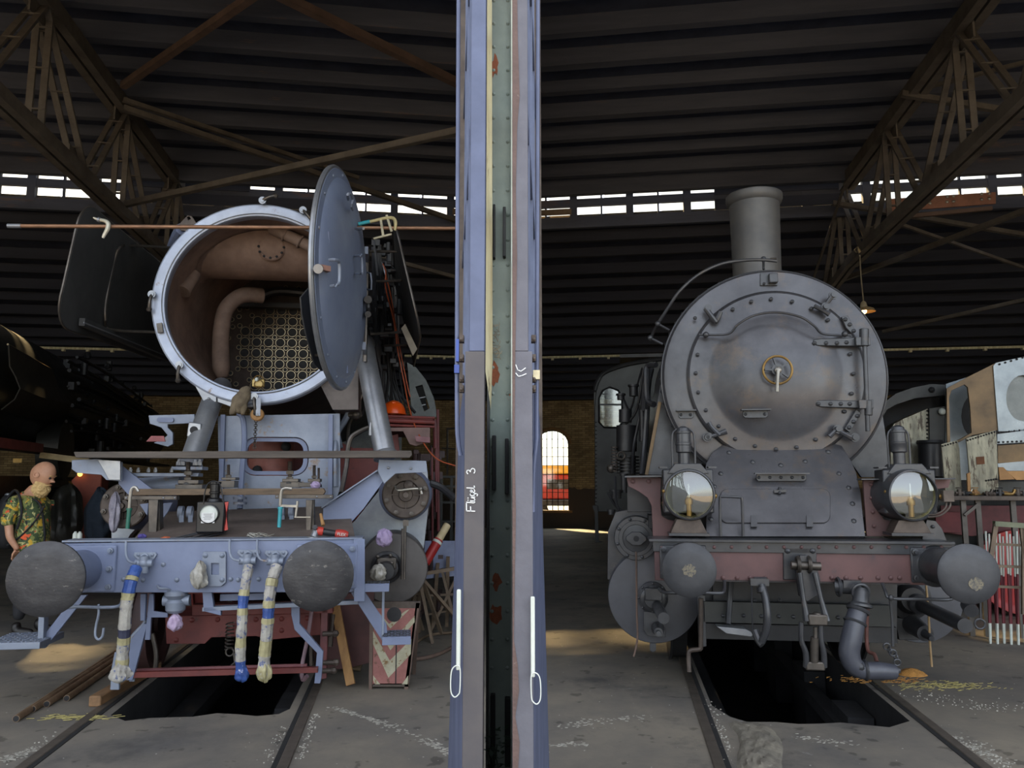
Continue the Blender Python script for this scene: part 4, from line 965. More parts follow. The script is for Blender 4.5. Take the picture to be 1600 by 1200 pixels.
# boiler barrel behind, dome, cab
g = MB().lathe(cv(0), UY, [(.93, 4.3), (.95, 4.32), (.95, 9.6)], 48); g.build('boiler', coal, lo)
MB().lathe((CC.x, 3.2, CC.z+.85), UP, [(.36, 0), (.30, .1), (.27, .25), (.27, .32), (.3, .36)], 28, False).build('chimney_base', dark, lo)
cb = thing_part('cab', lo)
K2 = Kit(L, cb)
g = MB().ext([V((-1.45, 9.6, 1.6)), V((1.42, 9.6, 1.6)), V((1.42, 9.6, 3.3)), V((1.0, 9.6, 3.95)), V((.3, 9.6, 4.25)), V((-.3, 9.6, 4.25)), V((-1.0, 9.6, 3.95)), V((-1.45, 9.6, 3.3))], (0, 1.8, 0)); g.build('cab_body', M('cab_grey', (112,118,120), (90,96,98), .5), cb)
MB().ext([p(649, 606, 9.55), p(660, 603, 9.55), p(669, 640, 9.55), p(662, 642, 9.55)], (0, .02, 0)).build('cab_window', coal, cb)
for i in range(2): MB().bar(p(655, 622+i*12, 9.5), p(665, 620+i*12, 9.5), .02, .02).build('glazing_bar', silver, cb)
K2.plate('cab_side_panel', M('side_sheet', (128,134,132), (104,110,110), .5), [(636, 566), (650, 574), (666, 594), (678, 622), (684, 652), (644, 652)], 7.0, .05, holes=[[(649, 604), (660, 601), (671, 638), (663, 643)]])
# deflectors
def deflector(s):
    o = thing_part('smoke_deflector', lo); o['label'] = 'black smoke deflector plate %s of the smokebox' % ('left' if s < 0 else 'right')
    ub, ut = (-1.45, -1.30) if s < 0 else (1.60, 1.33); nu = 14
    zb = lambda v: 3.05+.0*v; 
    def fn(a, b):
        a = a**1.6; v = 1.25+a*2.75; top = 4.02+.34*min(1, a*1.15) if s < 0 else 4.02+.34*min(1, a*1.15)
        top = 4.08; lo_ = 2.98+.12*a
        # rounded front corners
        f = min(1, a*2.75/.26); c_ = (1-sqrt(max(0, 1-(1-f)**2)))*.24
        z = (lo_+c_)+(top+.05*a-c_-lo_-c_)*b
        u = ub+(ut-ub)*((z-2.98)/1.1)
        return V((u, v, z))
    g = MB().grid(fn, 30, 12, .012); g.build('deflector_plate', deflect, o)
    e = MB().tube([fn(0+i/30, 0)+V((0, -.004, 0)) for i in range(30, -1, -1)]+[fn(0, j/8) for j in range(1, 8)]+[fn(i/30, 1) for i in range(31)], .011, 6); e.build('edge_bead', steel, o)
    return o, fn
dl, fl_fn = deflector(-1); dr2, fr_fn = deflector(1)
UL = lambda x, y, u=None: L.U(x, y, (-1.45+.15*((3.95 if y < 400 else 3.6 if y < 450 else 3.3)-2.98)/1.1+.03) if u is None else u)
MB().tube([p(266, 387, 2.2), UL(205, 384), UL(188, 386), UL(178, 410), UL(166, 470), UL(165, 500), UL(172, 515), p(246, 519, 2.1)], .014, 8, 3).build('deflector_stay', steel, dl)
MB().bar(UL(128, 503, -1.38), UL(262, 560, -1.3), .05, .07).build('bottom_rail', deflect, dl); MB().bar(UL(131, 504, -1.33), UL(262, 557, -1.27), .006, .012).build('bright_edge', silver, dl)
UR = lambda x, y, u=1.36: L.P(x, y, 1.6)
for (a, b) in (((583, 373, 1.9), (608, 367, 1.6)), ((570, 393, 2.2), (622, 393, 2.0)), ((588, 440, 2.2), (628, 438, 2.1)), ((580, 522, 1.9), (627, 519, 1.7)), ((600, 540, 2.4), (635, 539, 2.2))):
    MB().cyl(p(*a), p(*b), .013, n=8).build('deflector_stay', steel, dr2)
MB().cyl(p(584, 375, 2.0), p(590, 430, 2.2), .012, n=8).build('deflector_stay', silver, dr2)
MB().ext([p(627, 513, 1.5), p(633, 506, 1.5), p(652, 545, 1.5), p(645, 556, 1.5)], (0, .02, 0)).build('bright_edge', M('dirty_cream_edge', (110,100,80), (80,72,60), .6), dr2)
# pipes and cables on the right flank of the boiler
fk = M('flank_pipe', (62,62,66), (40,40,42), .45, .3, 6); rnd = random.Random(11)
for i in range(22):
    t = i/21; x0 = 578+t*38; x1 = 566+t*80+rnd.uniform(-6, 6)
    ys = [(x0+rnd.uniform(-4, 4), 400+rnd.uniform(-20, 120)), (x0+6, 520+rnd.uniform(-20, 20)), (x0+2+rnd.uniform(-8, 12), 590), (x1, 648+rnd.uniform(-8, 10))]
    KL.tube('flank_pipe', fk if i % 3 else dark, [(x, y, 2.4+t*2+k*.1) for k, (x, y) in enumerate(ys)], rnd.choice((.012, .016, .022)), 4, 6)
g = MB()
for i in range(70):
    x, y = rnd.uniform(582, 628), rnd.uniform(380, 590); c = p(x, y, rnd.uniform(2.6, 4.4)); q = rnd.choice((0, 1, 2)); r_ = rnd.uniform(.02, .06)
    if q == 0: g.cyl(c-UX*r_, c+UX*r_, r_*.7, n=10)
    elif q == 1: g.cyl(c-UP*r_*1.5, c+UP*r_*1.5, r_*.6, n=10)
    else: g.box(c, (r_*1.6, r_*2, r_*1.2))
g.build('feedwater_gear', dark, lo, kind='stuff', label='jumble of black pump and pipe fittings on the boiler flank')
for j, pts in enumerate(([(598, 412, 2.2), (603, 425, 2.2), (602, 445, 2.2), (606, 465, 2.3), (615, 500, 2.6), (622, 550, 2.8), (632, 600, 2.8), (640, 640, 2.6), (655, 680, 2.4), (680, 715, 2.2), (712, 728, 2.0)],
            [(600, 416, 2.3), (612, 470, 2.5), (620, 520, 2.9), (636, 600, 3.0), (641, 620, 3.0)])):
    o = MB().tube([L.W(p(*q)) for q in pts], .007, 8, 5).build('power_cable', orangec, label=('long' if j == 0 else 'short')+' orange cable hanging beside the dismantled boiler', cat='cable')
KL.plate('bright_patch', silver, [(596, 408), (604, 422), (603, 432), (600, 426)], 2.25, .01)
# silver steam pipes to the cylinders
def steam_pipe(a, b, fl_c, hx, hy, r):
    o = thing_part('main_steam_pipe', lo)
    A, B = p(*a), p(*b); d = (B-A).normalized()
    MB().tube([A-d*.12+V((0, .25, .08)), A, B], r, 24, 3).build('pipe_body', silver, o)
    MB().lathe(B, d, [(r*1.02, 0), (r*1.15, .02), (r*1.15, .06)], 24).build('pipe_collar', silver, o)
    c = p(hx, hy, a[2]-.29); MB().ext([c+V((.062*i, 0, .075*j+.0*i)) for i, j in ((-1, -.8), (.9, -1), (1, .8), (-.8, 1))], (0, .05, 0)).build('pipe_pad', silver, o, bevel=.01)
    MB().cyl(c-UY*.005, c+UY*.01, .035, n=14).build('opening', coal, o)
    return o
steam_pipe((331, 628, 1.95), (298, 722, 1.6), None, 303, 672, .094)
steam_pipe((572, 560, 1.95), (601, 706, 1.65), None, 586, 671, .098)
KL.tube('flank_pipe', primer2, [(551, 630, 2.2), (540, 655, 2.2), (528, 675, 2.1), (524, 700, 2.0), (524, 760, 2.0)], .03); KL.tube('flank_pipe', steel, [(572, 600, 2.4), (556, 640, 2.4), (545, 665, 2.3), (544, 700, 2.2)], .018)
KL.tube('flank_pipe', steel, [(598, 660, 1.8), (560, 675, 1.8), (546, 690, 1.8), (541, 730, 1.8), (533, 770, 1.7)], .022)
KL.tube('flank_pipe', primer2, [(536, 640, 2.3), (526, 650, 2.3), (534, 700, 2.2)], .014)
c = p(557, 648, 2.2); MB().sph(c, .05, 10).cyl(c-UX*.08, c+UX*.05, .03, n=10).build('valve_fitting', steel, lo)
# flanges and bolts at the left pipe foot
g = MB().box(p(297, 732, 1.6), (.26, .2, .03)).box(p(255, 742, 1.5), (.62, .16, .03)); g.build('pipe_flange', primer2, lo, bevel=.004)
g = MB()
for x in (279, 286, 294, 305, 312): g.lathe(p(x, 727, 1.5), UP, [(.02, 0), (.02, .03), (.012, .032), (.012, .05)], 6)
for x in (204, 216, 232, 243, 268): g.lathe(p(x, 738, 1.45), UP, [(.016, 0), (.016, .024), (.01, .026), (.01, .04)], 6)
g.build('flange_nuts', silver, lo, kind='stuff')
# platform brackets
KL.plate('platform_bracket', primer2, [(232, 649), (304, 647), (304, 661), (262, 663), (262, 668), (270, 676), (270, 694), (262, 698), (240, 692), (254, 686), (262, 680), (252, 668), (234, 662)], 2.1, .04)
MB().ext(rrect(p(258, 656, 2.08), .15, .045, .02), (0, .02, 0)).build('slot_plate', primer, lo)
KL.plate('tread_plate', M('red_tread', (150,90,90), (120,66,66), .7), [(228, 690), (236, 681), (256, 681), (258, 690)], 1.9, .02)
KL.plate('platform_bracket', primer2, [(112, 719), (152, 717), (190, 722), (190, 752), (166, 750), (158, 742), (120, 739), (112, 733)], 1.25, .03)
KL.plate('bracket_cheek', silver, [(152, 718), (188, 720), (188, 750), (170, 750), (162, 735)], 1.22, .02)
KL.plate('support_arm', primer, [(184, 727), (192, 729), (240, 766), (200, 773), (185, 756)], 1.35, .025)
MB().cyl(p(206, 762, 1.75), p(286, 757, 1.65), .085, n=28).build('steam_chest', primer2, lo)
KL.plate('stay_plate', primer, [(248, 787), (270, 785), (262, 800), (247, 822)], 1.3, .02)
KL.plate('stay_plate', primer, [(218, 788), (232, 786), (230, 806)], 1.35, .02)
KL.plate('platform_bracket', primer2, [(592, 718), (666, 720), (668, 738), (618, 740), (600, 756), (590, 736)], 1.25, .03)
KL.plate('support_arm', primer, [(590, 736), (598, 734), (600, 751), (568, 795), (522, 846), (503, 842), (505, 794), (512, 790)], 1.3, .025)
KL.bar('arm_flange', primer2, (503, 793, 1.28), (590, 735, 1.28), .1, .012); KL.bolts(silver, [(607, 731), (642, 732)], 1.24, .012)
# outside cylinders
castm = M('casting_pale', (164,168,172), (132,138,146), .5, .3, 4, .1)
def cylinder(pts_back, vc, r1, tc2, r2, rag=None):
    o = thing_part('cylinder', lo); K2 = Kit(L, o)
    K2.plate('cylinder_casting', castm, pts_back, 2.05, .12)
    c = K2.p(*vc, 1.6); 
    MB().lathe(c, UY, [(r1*.95, .03), (r1*.98, .05), (r1*1.15, .3), (r1*1.25, .7)], 40, False).build('valve_chest', primer, o)
    MB().lathe(c, FR, [(r1, -.03), (r1, .02), (r1*.94, .03), (r1*.6, .03), (r1*.55, .015), (r1*.3, .02), (r1*.27, .06), (r1*.13, .065), (r1*.12, .1), (.0001, .1)], 40, False).build('valve_cover', brownsteel, o)
    s = None
    for i in range(8):
        a = 2*pi*i/8+.3; q = c+V((r1*.84*cos(a), -.03, r1*.84*sin(a)))
        if s is None: s = MB().lathe((0, 0, 0), FR, [(.024, 0), (.024, .02), (.012, .022), (.012, .04)], 6).build('cover_bolt', steel, o); s.location = q
        else: inst(s, 'cover_bolt', q, o)
    for a in (0, pi/2, pi, 3*pi/2): MB().bar(c+V((r1*.3*cos(a), -.028, r1*.3*sin(a))), c+V((r1*.62*cos(a), -.028, r1*.62*sin(a))), .01, .016, (0, 1, 0)).build('cover_rib', brownsteel, o)
    c2 = K2.p(*tc2, 1.55)
    MB().lathe(c2, FR, [(r2, -.5), (r2, 0), (r2*.97, .012), (.0001, .03)], 48, False).build('cylinder_cover', M('cover_grey', (84,80,78), (66,62,60), .5, .2, 3, .1), o)
    return o, c2
cyR, c2 = cylinder([(520, 846), (556, 812), (604, 752), (668, 736), (671, 780), (663, 850), (655, 900), (560, 900)], (634, 773), .215, (614, 888), .31)
K2 = Kit(L, cyR)
g = MB().lathe(p(604, 886, 1.5), FR, [(.14, 0), (.14, .04), (.115, .05), (.1, .12), (.07, .13), (.07, .34)], 24); g.build('tail_rod_gland', dark, cyR)
MB().box(p(604, 880, 1.38), (.17, .06, .1)).build('gland_block', steel, cyR, bevel=.01)
K2.bolts(steel, [(590, 870), (610, 868), (592, 880), (612, 880)], 1.33, .018)
wad(K2, 'plastic_cap', plastic, 591, 895, 1.1, 24, 26, .07, 12, top_pin=1)
wad(K2, 'lilac_rag', rag, 601, 840, 1.35, 24, 27, .05, 14, label='lilac rag stuffed in the gland', top_pin=.9)
MB().cyl(p(633, 812, 1.4), p(631, 905, 1.4), .014, n=8).cyl(p(629, 826, 1.4), p(628, 905, 1.4), .012, n=8).box(p(634, 817, 1.4), (.05, .05, .05)).build('oil_pipe', steel, cyR)
MB().tube([p(618, 760, 1.5), p(622, 766, 1.46), p(640, 764, 1.46), p(655, 764, 1.48), p(659, 772, 1.48)], .012, 8, 3).sph(p(657, 764, 1.46), .018, 8).build('spanner', clampm, cyR)
MB().lathe(p(638, 758, 1.52), FR, [(.045, 0), (.04, .05), (.02, .06)], 14).build('cover_boss', brownsteel, cyR)
cyL, c2 = cylinder([(174, 800), (180, 770), (228, 764), (238, 800), (203, 836), (196, 848), (174, 848)], (195, 790), .195, (190, 875), .16)
wad(Kit(L, cyL), 'lilac_rag', M('wrap_lilac', (150,146,156), (110,106,120), .5, 0, 16, .5), 179, 800, 1.5, 17, 66, .04, 21, top_pin=.9, label='crumpled foil wrapped round the valve cover')
# fixtures on the deck: studs, pads, shackles
for x, y0, y1, w in ((294, 722, 762, .017), (357, 726, 760, .012), (453, 721, 765, .017), (491, 727, 760, .012), (498, 731, 765, .009)):
    o = thing_part('threaded_stud', lo); v = 1.35; g = MB().cyl(p(x, y1, v), p(x, y0, v), w, n=10)
    n_ = int((y1-y0)/2.2)
    for i in range(n_): g.torus(p(x, y0+1+i*1.6, v), UP, w, .003, 10, 4)
    g.build('stud', brownsteel, o, kind='stuff'); c = p(x, y0+20, v)
    MB().lathe(c, UP, [(w*2, 0), (w*2, w*1.7), (w*1.5, w*1.9)], 6).lathe(c-UP*w*3, UP, [(w*1.8, 0), (w*1.8, w*1.7)], 6).build('nut', steel, o); MB().lathe(c-UP*(w*3+.03), UP, [(w*3.2, 0), (w*3.2, .014), (w*2.6, .028)], 20).build('washer', dark, o)
for x0, x1, y0, y1 in ((278, 310, 750, 756), (274, 316, 757, 764), (346, 368, 746, 750), (341, 366, 751, 762), (441, 466, 748, 753), (438, 468, 753, 762), (481, 500, 748, 753), (466, 486, 754, 761)):
    a, b = p(x0, y0, 1.3), p(x1, y1, 1.3); MB().box((a+b)/2+UY*.08, (b.x-a.x, .16, a.z-b.z)).build('packing_block', steel, lo, bevel=.003)
for x, y in ((283, 800), (297, 800), (441, 800), (455, 800)):
    MB().lathe(p(x, y, 1.4)-UX*.02, UX, [(.03, 0), (.05, .0), (.05, .04), (.03, .04)], 16).bar(p(x, y, 1.4), p(x, y+20, 1.35), .035, .05).build('shackle', primer2, lo)
for x0, x1 in ((232, 247), (478, 488)):
    KL.plate('support_post', steel, [(x0, 781), (x1, 781), (x1-3, 838), (x0, 842)], 1.0, .03); KL.plate('support_post', steel, [(x0+8, 781), (x1+2, 781), (x1+3, 832), (x1-3, 838)], 1.05, .1)
# red running board and pipes on the right
rb_ = thing_part('running_board', lo); rb_['label'] = 'red running board with pipes right of the boiler'; K2 = Kit(L, rb_)
a, b = p(597, 651, 2.6), p(679, 654, 2.6)
MB().box(((a.x+b.x)/2, 4.2, a.z-.02), (b.x-a.x, 3.2, .035)).build('board', red, rb_)
for y, r_ in ((650, .014), (657, .022), (664, .014)): MB().cyl(p(598, y, 2.5), p(679, y+3, 2.5), r_, n=10).build('pipe', red, rb_)
K2.plate('bracket_plate', M('brown_bracket', (112,84,78), (86,66,62), .6), [(600, 668), (672, 668), (672, 690), (650, 697), (640, 694), (630, 674), (602, 674)], 2.4, .03)
K2.plate('step_plate', M('rose_step', (130,92,96), (104,72,76), .7), [(648, 681), (672, 683), (672, 692), (650, 690)], 2.3, .02)
for x, y0, y1, r_ in ((679, 655, 700, .02), (681, 660, 800, .014), (684, 640, 830, .016), (675, 700, 850, .012)): MB().cyl(p(x, y0, 2.6), p(x+1, y1, 2.6), r_, n=8).build('pipe', M('dkred%d' % x, (90,34,36), (60,26,28), .5), rb_)
K2.plate('hanger', red, [(604, 682), (622, 678), (625, 712), (604, 716)], 2.7, .2); K2.plate('hanger', red, [(552, 700), (600, 700), (592, 745), (545, 770), (528, 770), (530, 690)], 2.8, .1)
rnd = random.Random(4); g = MB()
for i in range(60):
    c = p(rnd.uniform(640, 690), rnd.uniform(690, 960), rnd.uniform(2.7, 4.5)); r_ = rnd.uniform(.02, .06)
    (g.cyl(c-UP*r_*2, c+UP*r_*2, r_*.5, n=8) if i % 2 else g.box(c, (r_*2, r_, r_*1.5)))
g.build('valve_gear', M('gear_dark_red', (58,36,36), (36,28,30), .5, .2, 5), lo, kind='stuff', label='dark red tangle of valve gear behind the right cylinder')
KL.tube('black_hose', dark, [(672, 755, 1.9), (690, 762, 1.9), (712, 780, 1.8)], .035)
KL.plate('blue_paint_plate', M('sky_plate', (126,136,164), (104,112,140), .5), [(664, 845), (712, 845), (712, 900), (660, 905)], 3.5, .02)

# ================================================================ RIGHT LOCOMOTIVE
ro = thing('steam_locomotive', 'complete black steam locomotive with closed round smokebox door and two big lamps', 'locomotive', Q)
KR = Kit(Q, ro); p = KR.p
SC = V((-.078, 0, 2.545)); RS = .905
def sv(v): return V((SC.x, v, SC.z))
for x, y, r in ((1077, 891, .182), (1515, 897, .19)):
    b, a = buffer(KR, x, y, r, scuffed2, loco_blk, .55, .07, .125)
    MB().box((a.x, .538, a.z), (.34, .022, .25)).build('base_plate', loco_blk, b, bevel=.012)
    g = MB(); n = 26; gx, gz = (0, 0) if x < 1300 else (.03, -.06); g.ext([V((a.x+gx+.045*cos(2*pi*i/n)*(1+.5*noise.noise(V((i*.7, x, 0)))), -.0135, a.z+gz+.04*sin(2*pi*i/n)*(1+.5*noise.noise(V((x, i*.7, 0)))))) for i in range(n)], (0, .001, 0))
    g.build('grease_smear', M('grease%d' % x, (124,114,90), (76,74,70), .3, .1, 40, .3, c3=(66,66,66), t3=.5), b)
    src = None
    for sx in (-.14, .14):
        for sz in (-.09, .09):
            if src is None: src = MB().lathe((0, 0, 0), FR, [(.024, 0), (.024, .018), (.012, .02), (.012, .035)], 8).build('bolt', loco_blk, b); src.location = (a.x+sx, .527, a.z+sz)
            else: inst(src, 'bolt', V((a.x+sx, .527, a.z+sz)), b)
a, b = p(1022, 846, .55), p(1488, 848, .55); lo_r = p(1200, 910, .55).z
cx, w_ = (a.x+b.x)/2, b.x-a.x
MB().box((cx, .565, (a.z+lo_r)/2), (w_, .03, a.z-lo_r)).build('buffer_beam', beamred, ro, bevel=.004, label='faded red buffer beam')
MB().box((cx, .545, a.z-.035), (w_+.02, .02, .075)).build('top_angle', loco_blk, ro, bevel=.003)
MB().box((cx-.02, .66, a.z+.012), (w_+.04, .32, .02)).build('footplate', loco_blk, ro, bevel=.003)
KR.bolts(beamred, [(1034+i*27.3, 855) for i in range(17)], .533, .014, name='rivet')
KR.bolts(beamred, [(x, 903) for x in (1130, 1152, 1172, 1196, 1300, 1322, 1345, 1372, 1392, 1406)], .545, .017, name='rivet')
MB().box((cx+.0, .6, lo_r+.008), (1.5, .1, .016)).build('bottom_angle', loco_blk, ro, bevel=.002)
# coupling
cp = thing_part('screw_coupling', ro); K2 = Kit(Q, cp)
K2.plate('hook_plate', loco_blk, [(1224, 856), (1276, 856), (1276, 906), (1224, 906)], .535, .02, bevel=.006); K2.bolts(loco_blk, [(1231, 861), (1270, 861)], .53, .02)
K2.plate('hook', loco_blk, [(1250, 868), (1262, 868), (1276, 885), (1282, 905), (1278, 930), (1262, 940), (1250, 932), (1246, 905), (1248, 885)], .42, .06)
MB().cyl(p(1236, 883, .42), p(1282, 885, .42), .03, n=12).torus(p(1247, 882, .42), UX, .05, .014, 16, 6).torus(p(1264, 882, .42), UX, .05, .014, 16, 6).build('hook_pin', steel, cp)
for x0, x1 in ((1249, 1261), (1273, 1292)):
    MB().tube([p(x0, 895, .36), p((x0+x1)/2, 935, .34), p(x1, 970, .33)], [.02, .016, .026], 10, 3).build('upper_link', loco_blk, cp)
MB().box(p(1277, 968, .33), (.13, .06, .075)).cyl(p(1277, 957, .33), p(1277, 962, .33), .03, n=12).build('trunnion', steel, cp, bevel=.01)
for x0, x1, x2 in ((1252, 1252, 1259), (1282, 1283, 1287)):
    MB().tube([p(x0, 972, .35), p(x1, 1000, .35), p(x2, 1020, .36), p(x2+.5, 1042, .38)], [.018, .018, .02, .022], 10, 3).build('lower_link', loco_blk, cp)
MB().box(p(1273, 1040, .38), (.13, .05, .06)).build('lower_trunnion', steel, cp, bevel=.01)
MB().cyl(p(1274, 980, .35), p(1274, 998, .35), .014, n=10).cyl(p(1273, 996, .35), p(1272, 1034, .37), .028, n=14).build('screw', steel, cp)
# smokebox
MB().lathe(sv(0), UY, [(RS, 1.2), (RS, 2.9), (RS-.04, 2.9), (RS-.04, 9.0)], 80).build('smokebox', loco_blk, ro)
MB().lathe(sv(0), UY, [(.0001, 1.165), (RS-.05, 1.165), (RS-.015, 1.17), (RS, 1.19), (RS, 1.22)], 96, False).build('smokebox_front', loco_face, ro, label='grey-black smokebox front plate')
MB().torus(sv(1.21), UY, RS+.004, .012, 96, 8).build('front_rim', loco_blk, ro)
s = None
for i in range(56):
    th = 2*pi*i/56
    q = sv(1.25)+V((RS*cos(th), 0, RS*sin(th)))
    d = V((cos(th), 0, sin(th)))
    if s is None: s = MB().dome((0, 0, 0), UP, .024, .026).build('rivet', loco_blk, ro); s.location = q; s.rotation_mode = 'QUATERNION'; s.rotation_quaternion = UP.rotation_difference(d)
    else: o = inst(s, 'rivet', q, ro); o.rotation_mode = 'QUATERNION'; o.rotation_quaternion = UP.rotation_difference(d)
dc_ = p(1213, 586, 1.1); DCX, DCZ, RD = dc_.x, dc_.z, .70
sd_ = thing_part('smokebox_door', ro)
ax0 = V((DCX, 1.165, DCZ))
MB().lathe(ax0, FR, [(RD+.01, 0), (RD+.01, .03), (RD-.005, .042), (RD-.15, .05), (RD-.18, .056), (RD-.21, .068), (RD-.28, .092), (RD-.38, .118), (.22, .138), (.12, .147), (.0001, .15)], 96, False).build('door_shell', loco_face, sd_, label='bulged round smokebox door')
MB().torus(ax0+FR*.012, UY, RD+.012, .011, 96, 6).build('door_seam', dark, sd_)
rp = [(1174, 471), (1145, 483), (1086, 497), (1090, 554), (1087, 583), (1091, 613), (1103, 641), (1123, 666), (1149, 686), (1180, 697), (1213, 702), (1245, 699), (1275, 687), (1320, 643), (1331, 615), (1334, 584), (1329, 553), (1294, 500), (1268, 482), (1238, 471), (1205, 467)]
K2 = Kit(Q, sd_); K2.bolts(loco_blk, rp, 1.10, .017, name='rivet')
# bolts: short strap rows
MB().tube([p(1092, 523, 1.05), p(1137, 522, 1.03), p(1153, 507, .99), (p(1178, 493, .98)), p(1213, 488, .97), p(1250, 495, .98), p(1272, 509, .99), p(1287, 522, 1.03), p(1330, 524, 1.05)], .0095, 10, 5).build('door_handrail', loco_blk, sd_)
for x, y in ((1103, 523), (1320, 522)): MB().sph(p(x, y, 1.04), .026, 12).cyl(p(x, y, 1.04), p(x, y, 1.13), .012, n=8).build('rail_knob', loco_blk, sd_)
def strap(pts, y):
    o = thing_part('door_hinge', sd_)
    Kit(Q, o).plate('strap', loco_blk, pts, 1.06, .03, bevel=.006); return o
o = strap([(1271, 531), (1280, 529), (1340, 527), (1340, 541), (1279, 540), (1270, 538)], 535); Kit(Q, o).bolts(loco_blk, [(1273, 536), (1291, 536), (1308, 536), (1323, 535)], 1.055, .017)
MB().box(p(1347, 534, 1.04), (.11, .06, .07)).cyl(p(1350, 514, 1.03), p(1350, 541, 1.03), .036, n=16).build('hinge_lug', loco_blk, o, bevel=.004)
o = strap([(1275, 626), (1284, 625), (1345, 626), (1345, 638), (1284, 636), (1275, 634)], 631); Kit(Q, o).bolts(loco_blk, [(1279, 631), (1298, 631), (1314, 631), (1328, 631)], 1.055, .017)
MB().box(p(1352, 632, 1.04), (.11, .06, .07)).cyl(p(1357, 626, 1.03), p(1357, 649, 1.03), .03, n=16).build('hinge_lug', loco_blk, o, bevel=.004)
MB().cyl(p(1351, 540, 1.03), p(1356, 674, 1.03), .018, n=12).build('hinge_rod', loco_blk, sd_)
for y0, pts in ((0, [(1315, 495), (1325, 493), (1336, 516), (1330, 520), (1322, 512)]), (1, [(1338, 640), (1346, 645), (1328, 676), (1320, 670), (1326, 660)])):
    K2.plate('strap_plate', loco_blk, pts, 1.08, .03)
K2.bolts(loco_blk, [(1321, 499), (1328, 507), (1334, 517), (1340, 650), (1334, 659), (1327, 668)], 1.075, .018)
# handwheel
hw = thing_part('handwheel', sd_); hc = p(1215, 578, .93)
g = MB().torus(hc, UY, .112, .010, 40, 8); g.build('wheel_rim', brass, hw, label='worn brass-coloured rim')
g = MB()
for i in range(5):
    a_ = 2*pi*i/5+.6; d = V((cos(a_), 0, sin(a_))); g.bar(hc+d*.03, hc+d*.1, .014, .03, UY)
g.ring(hc+UY*-.012, UY, .048, .0, .03, 20); g.cyl(hc, hc+UY*.1, .03, n=14); g.build('spoke', loco_blk, hw, kind='stuff', label='five spokes and hub')
MB().tube([p(1216, 578, .87), p(1215, 592, .86), p(1214, 612, .86)], [.016, .012, .015], 8, 3).dome(p(1216, 578, .89), FR, .028, .02, 12).build('locking_lever', clampm, hw, label='bright steel locking lever')
def step_ledge(K, x0, x1, y, v, parent, nb=2):
    o = thing_part('step_ledge', parent); K3 = Kit(Q, o)
    a, b = K3.p(x0, y, v), K3.p(x1, y, v); MB().box(((a.x+b.x)/2, v-.02, a.z), (b.x-a.x, .07, .01)).build('ledge', loco_blk, o)
    K3.plate('ledge_plate', loco_blk, [(x0+4, y), (x1-3, y), (x1-3, y+9), (x1-6, y+12), (x0+7, y+12), (x0+4, y+9)], v+.01, .02)
    K3.bolts(loco_blk, [(x0+8+(x1-x0-16)*i/(nb-1), y+6) for i in range(nb)], v+.005, .013)
step_ledge(KR, 1157, 1203, 641, .99, sd_); step_ledge(KR, 1056, 1087, 642, 1.14, ro); step_ledge(KR, 1178, 1263, 740, .93, ro, 5)
def rdog(pts, cpt):
    o = thing_part('door_clamp', ro); P3 = [p(x, y, 1.06) for x, y in pts]
    MB().tube(P3, [.02, .016, .024][:len(P3)]+[.02]*(len(P3)-3), 8, 3).build('clamp_arm', loco_blk, o)
    c = p(*cpt, 1.1); MB().cyl(c, c-UY*.07, .022, n=12).ring(c-UY*.03, FR, .036, .02, .02, 16).build('clamp_bolt', loco_blk, o)
rdog([(1103, 481), (1110, 495), (1118, 502), (1126, 487)], (1105, 484)); MB().tube([p(1103, 482, 1.05), p(1112, 494, 1.04), p(1119, 503, 1.05)], .02, 8, 3).build('clamp_lever', loco_blk, ro)
rdog([(1300, 463), (1292, 474), (1288, 481)], (1300, 463)); rdog([(1272, 478), (1284, 484), (1296, 491)], (1288, 481))
rdog([(1107, 660), (1112, 668), (1124, 680)], (1104, 684)); rdog([(1104, 684), (1118, 680), (1135, 674)], (1106, 683))
rdog([(1303, 668), (1308, 672), (1332, 685)], (1333, 684)); rdog([(1296, 682), (1306, 672), (1306, 668)], (1307, 671))
KR.plate('maker_plate', loco_blk, [(1188, 427), (1215, 427), (1215, 446), (1188, 446)], 1.15, .02); MB().box(p(1208, 435, 1.12), (.07, .05, .08)).build('lamp_bracket', loco_blk, ro, bevel=.006)
KR.bolts(loco_blk, [(1194, 443)], 1.14, .012)
# chimney
ch = thing_part('chimney', ro); cu = p(1180, 360, 1.95).x; zt_ = p(1178, 306, 1.95).z; zb_ = 3.3
MB().lathe((cu, 1.95, 0), UP, [(.36, 3.38), (.30, 3.44), (.225, 3.52), (.222, zb_+.4), (.232, zt_-.1), (.25, zt_-.085), (.262, zt_-.05), (.262, zt_-.01), (.25, zt_), (.215, zt_), (.205, zt_-.03), (.20, 3.5)], 56, False).build('chimney_stack', M('chimney_paint', (88,86,82), (68,68,70), .5, .2, 3, .05), ch)
MB().cyl(p(1203, 404, 1.7), p(1213, 404, 1.7), .008, n=8).build('chimney_bolt', steel, ch)
# boiler-top handrail
hr = thing_part('handrail', ro)
MB().tube([p(1016, 532, 1.55), p(1021, 519, 1.5), p(1028, 506, 1.42), p(1042, 484, 1.35), p(1062, 455, 1.3), p(1090, 430, 1.3), p(1125, 413, 1.3), p(1160, 407, 1.3), p(1192, 406, 1.3), p(1214, 408, 1.3)], .014, 10, 5).build('rail', loco_blk, hr)
for a, b in (((1193, 405), (1193, 421)), ((1028, 506), (1046, 516)), ((1016, 528), (1036, 538))): MB().sph(p(*a, 1.38), .026, 12).cyl(p(*a, 1.38), p(*b, 1.35), .011, n=8).build('rail_stanchion', loco_blk, hr)
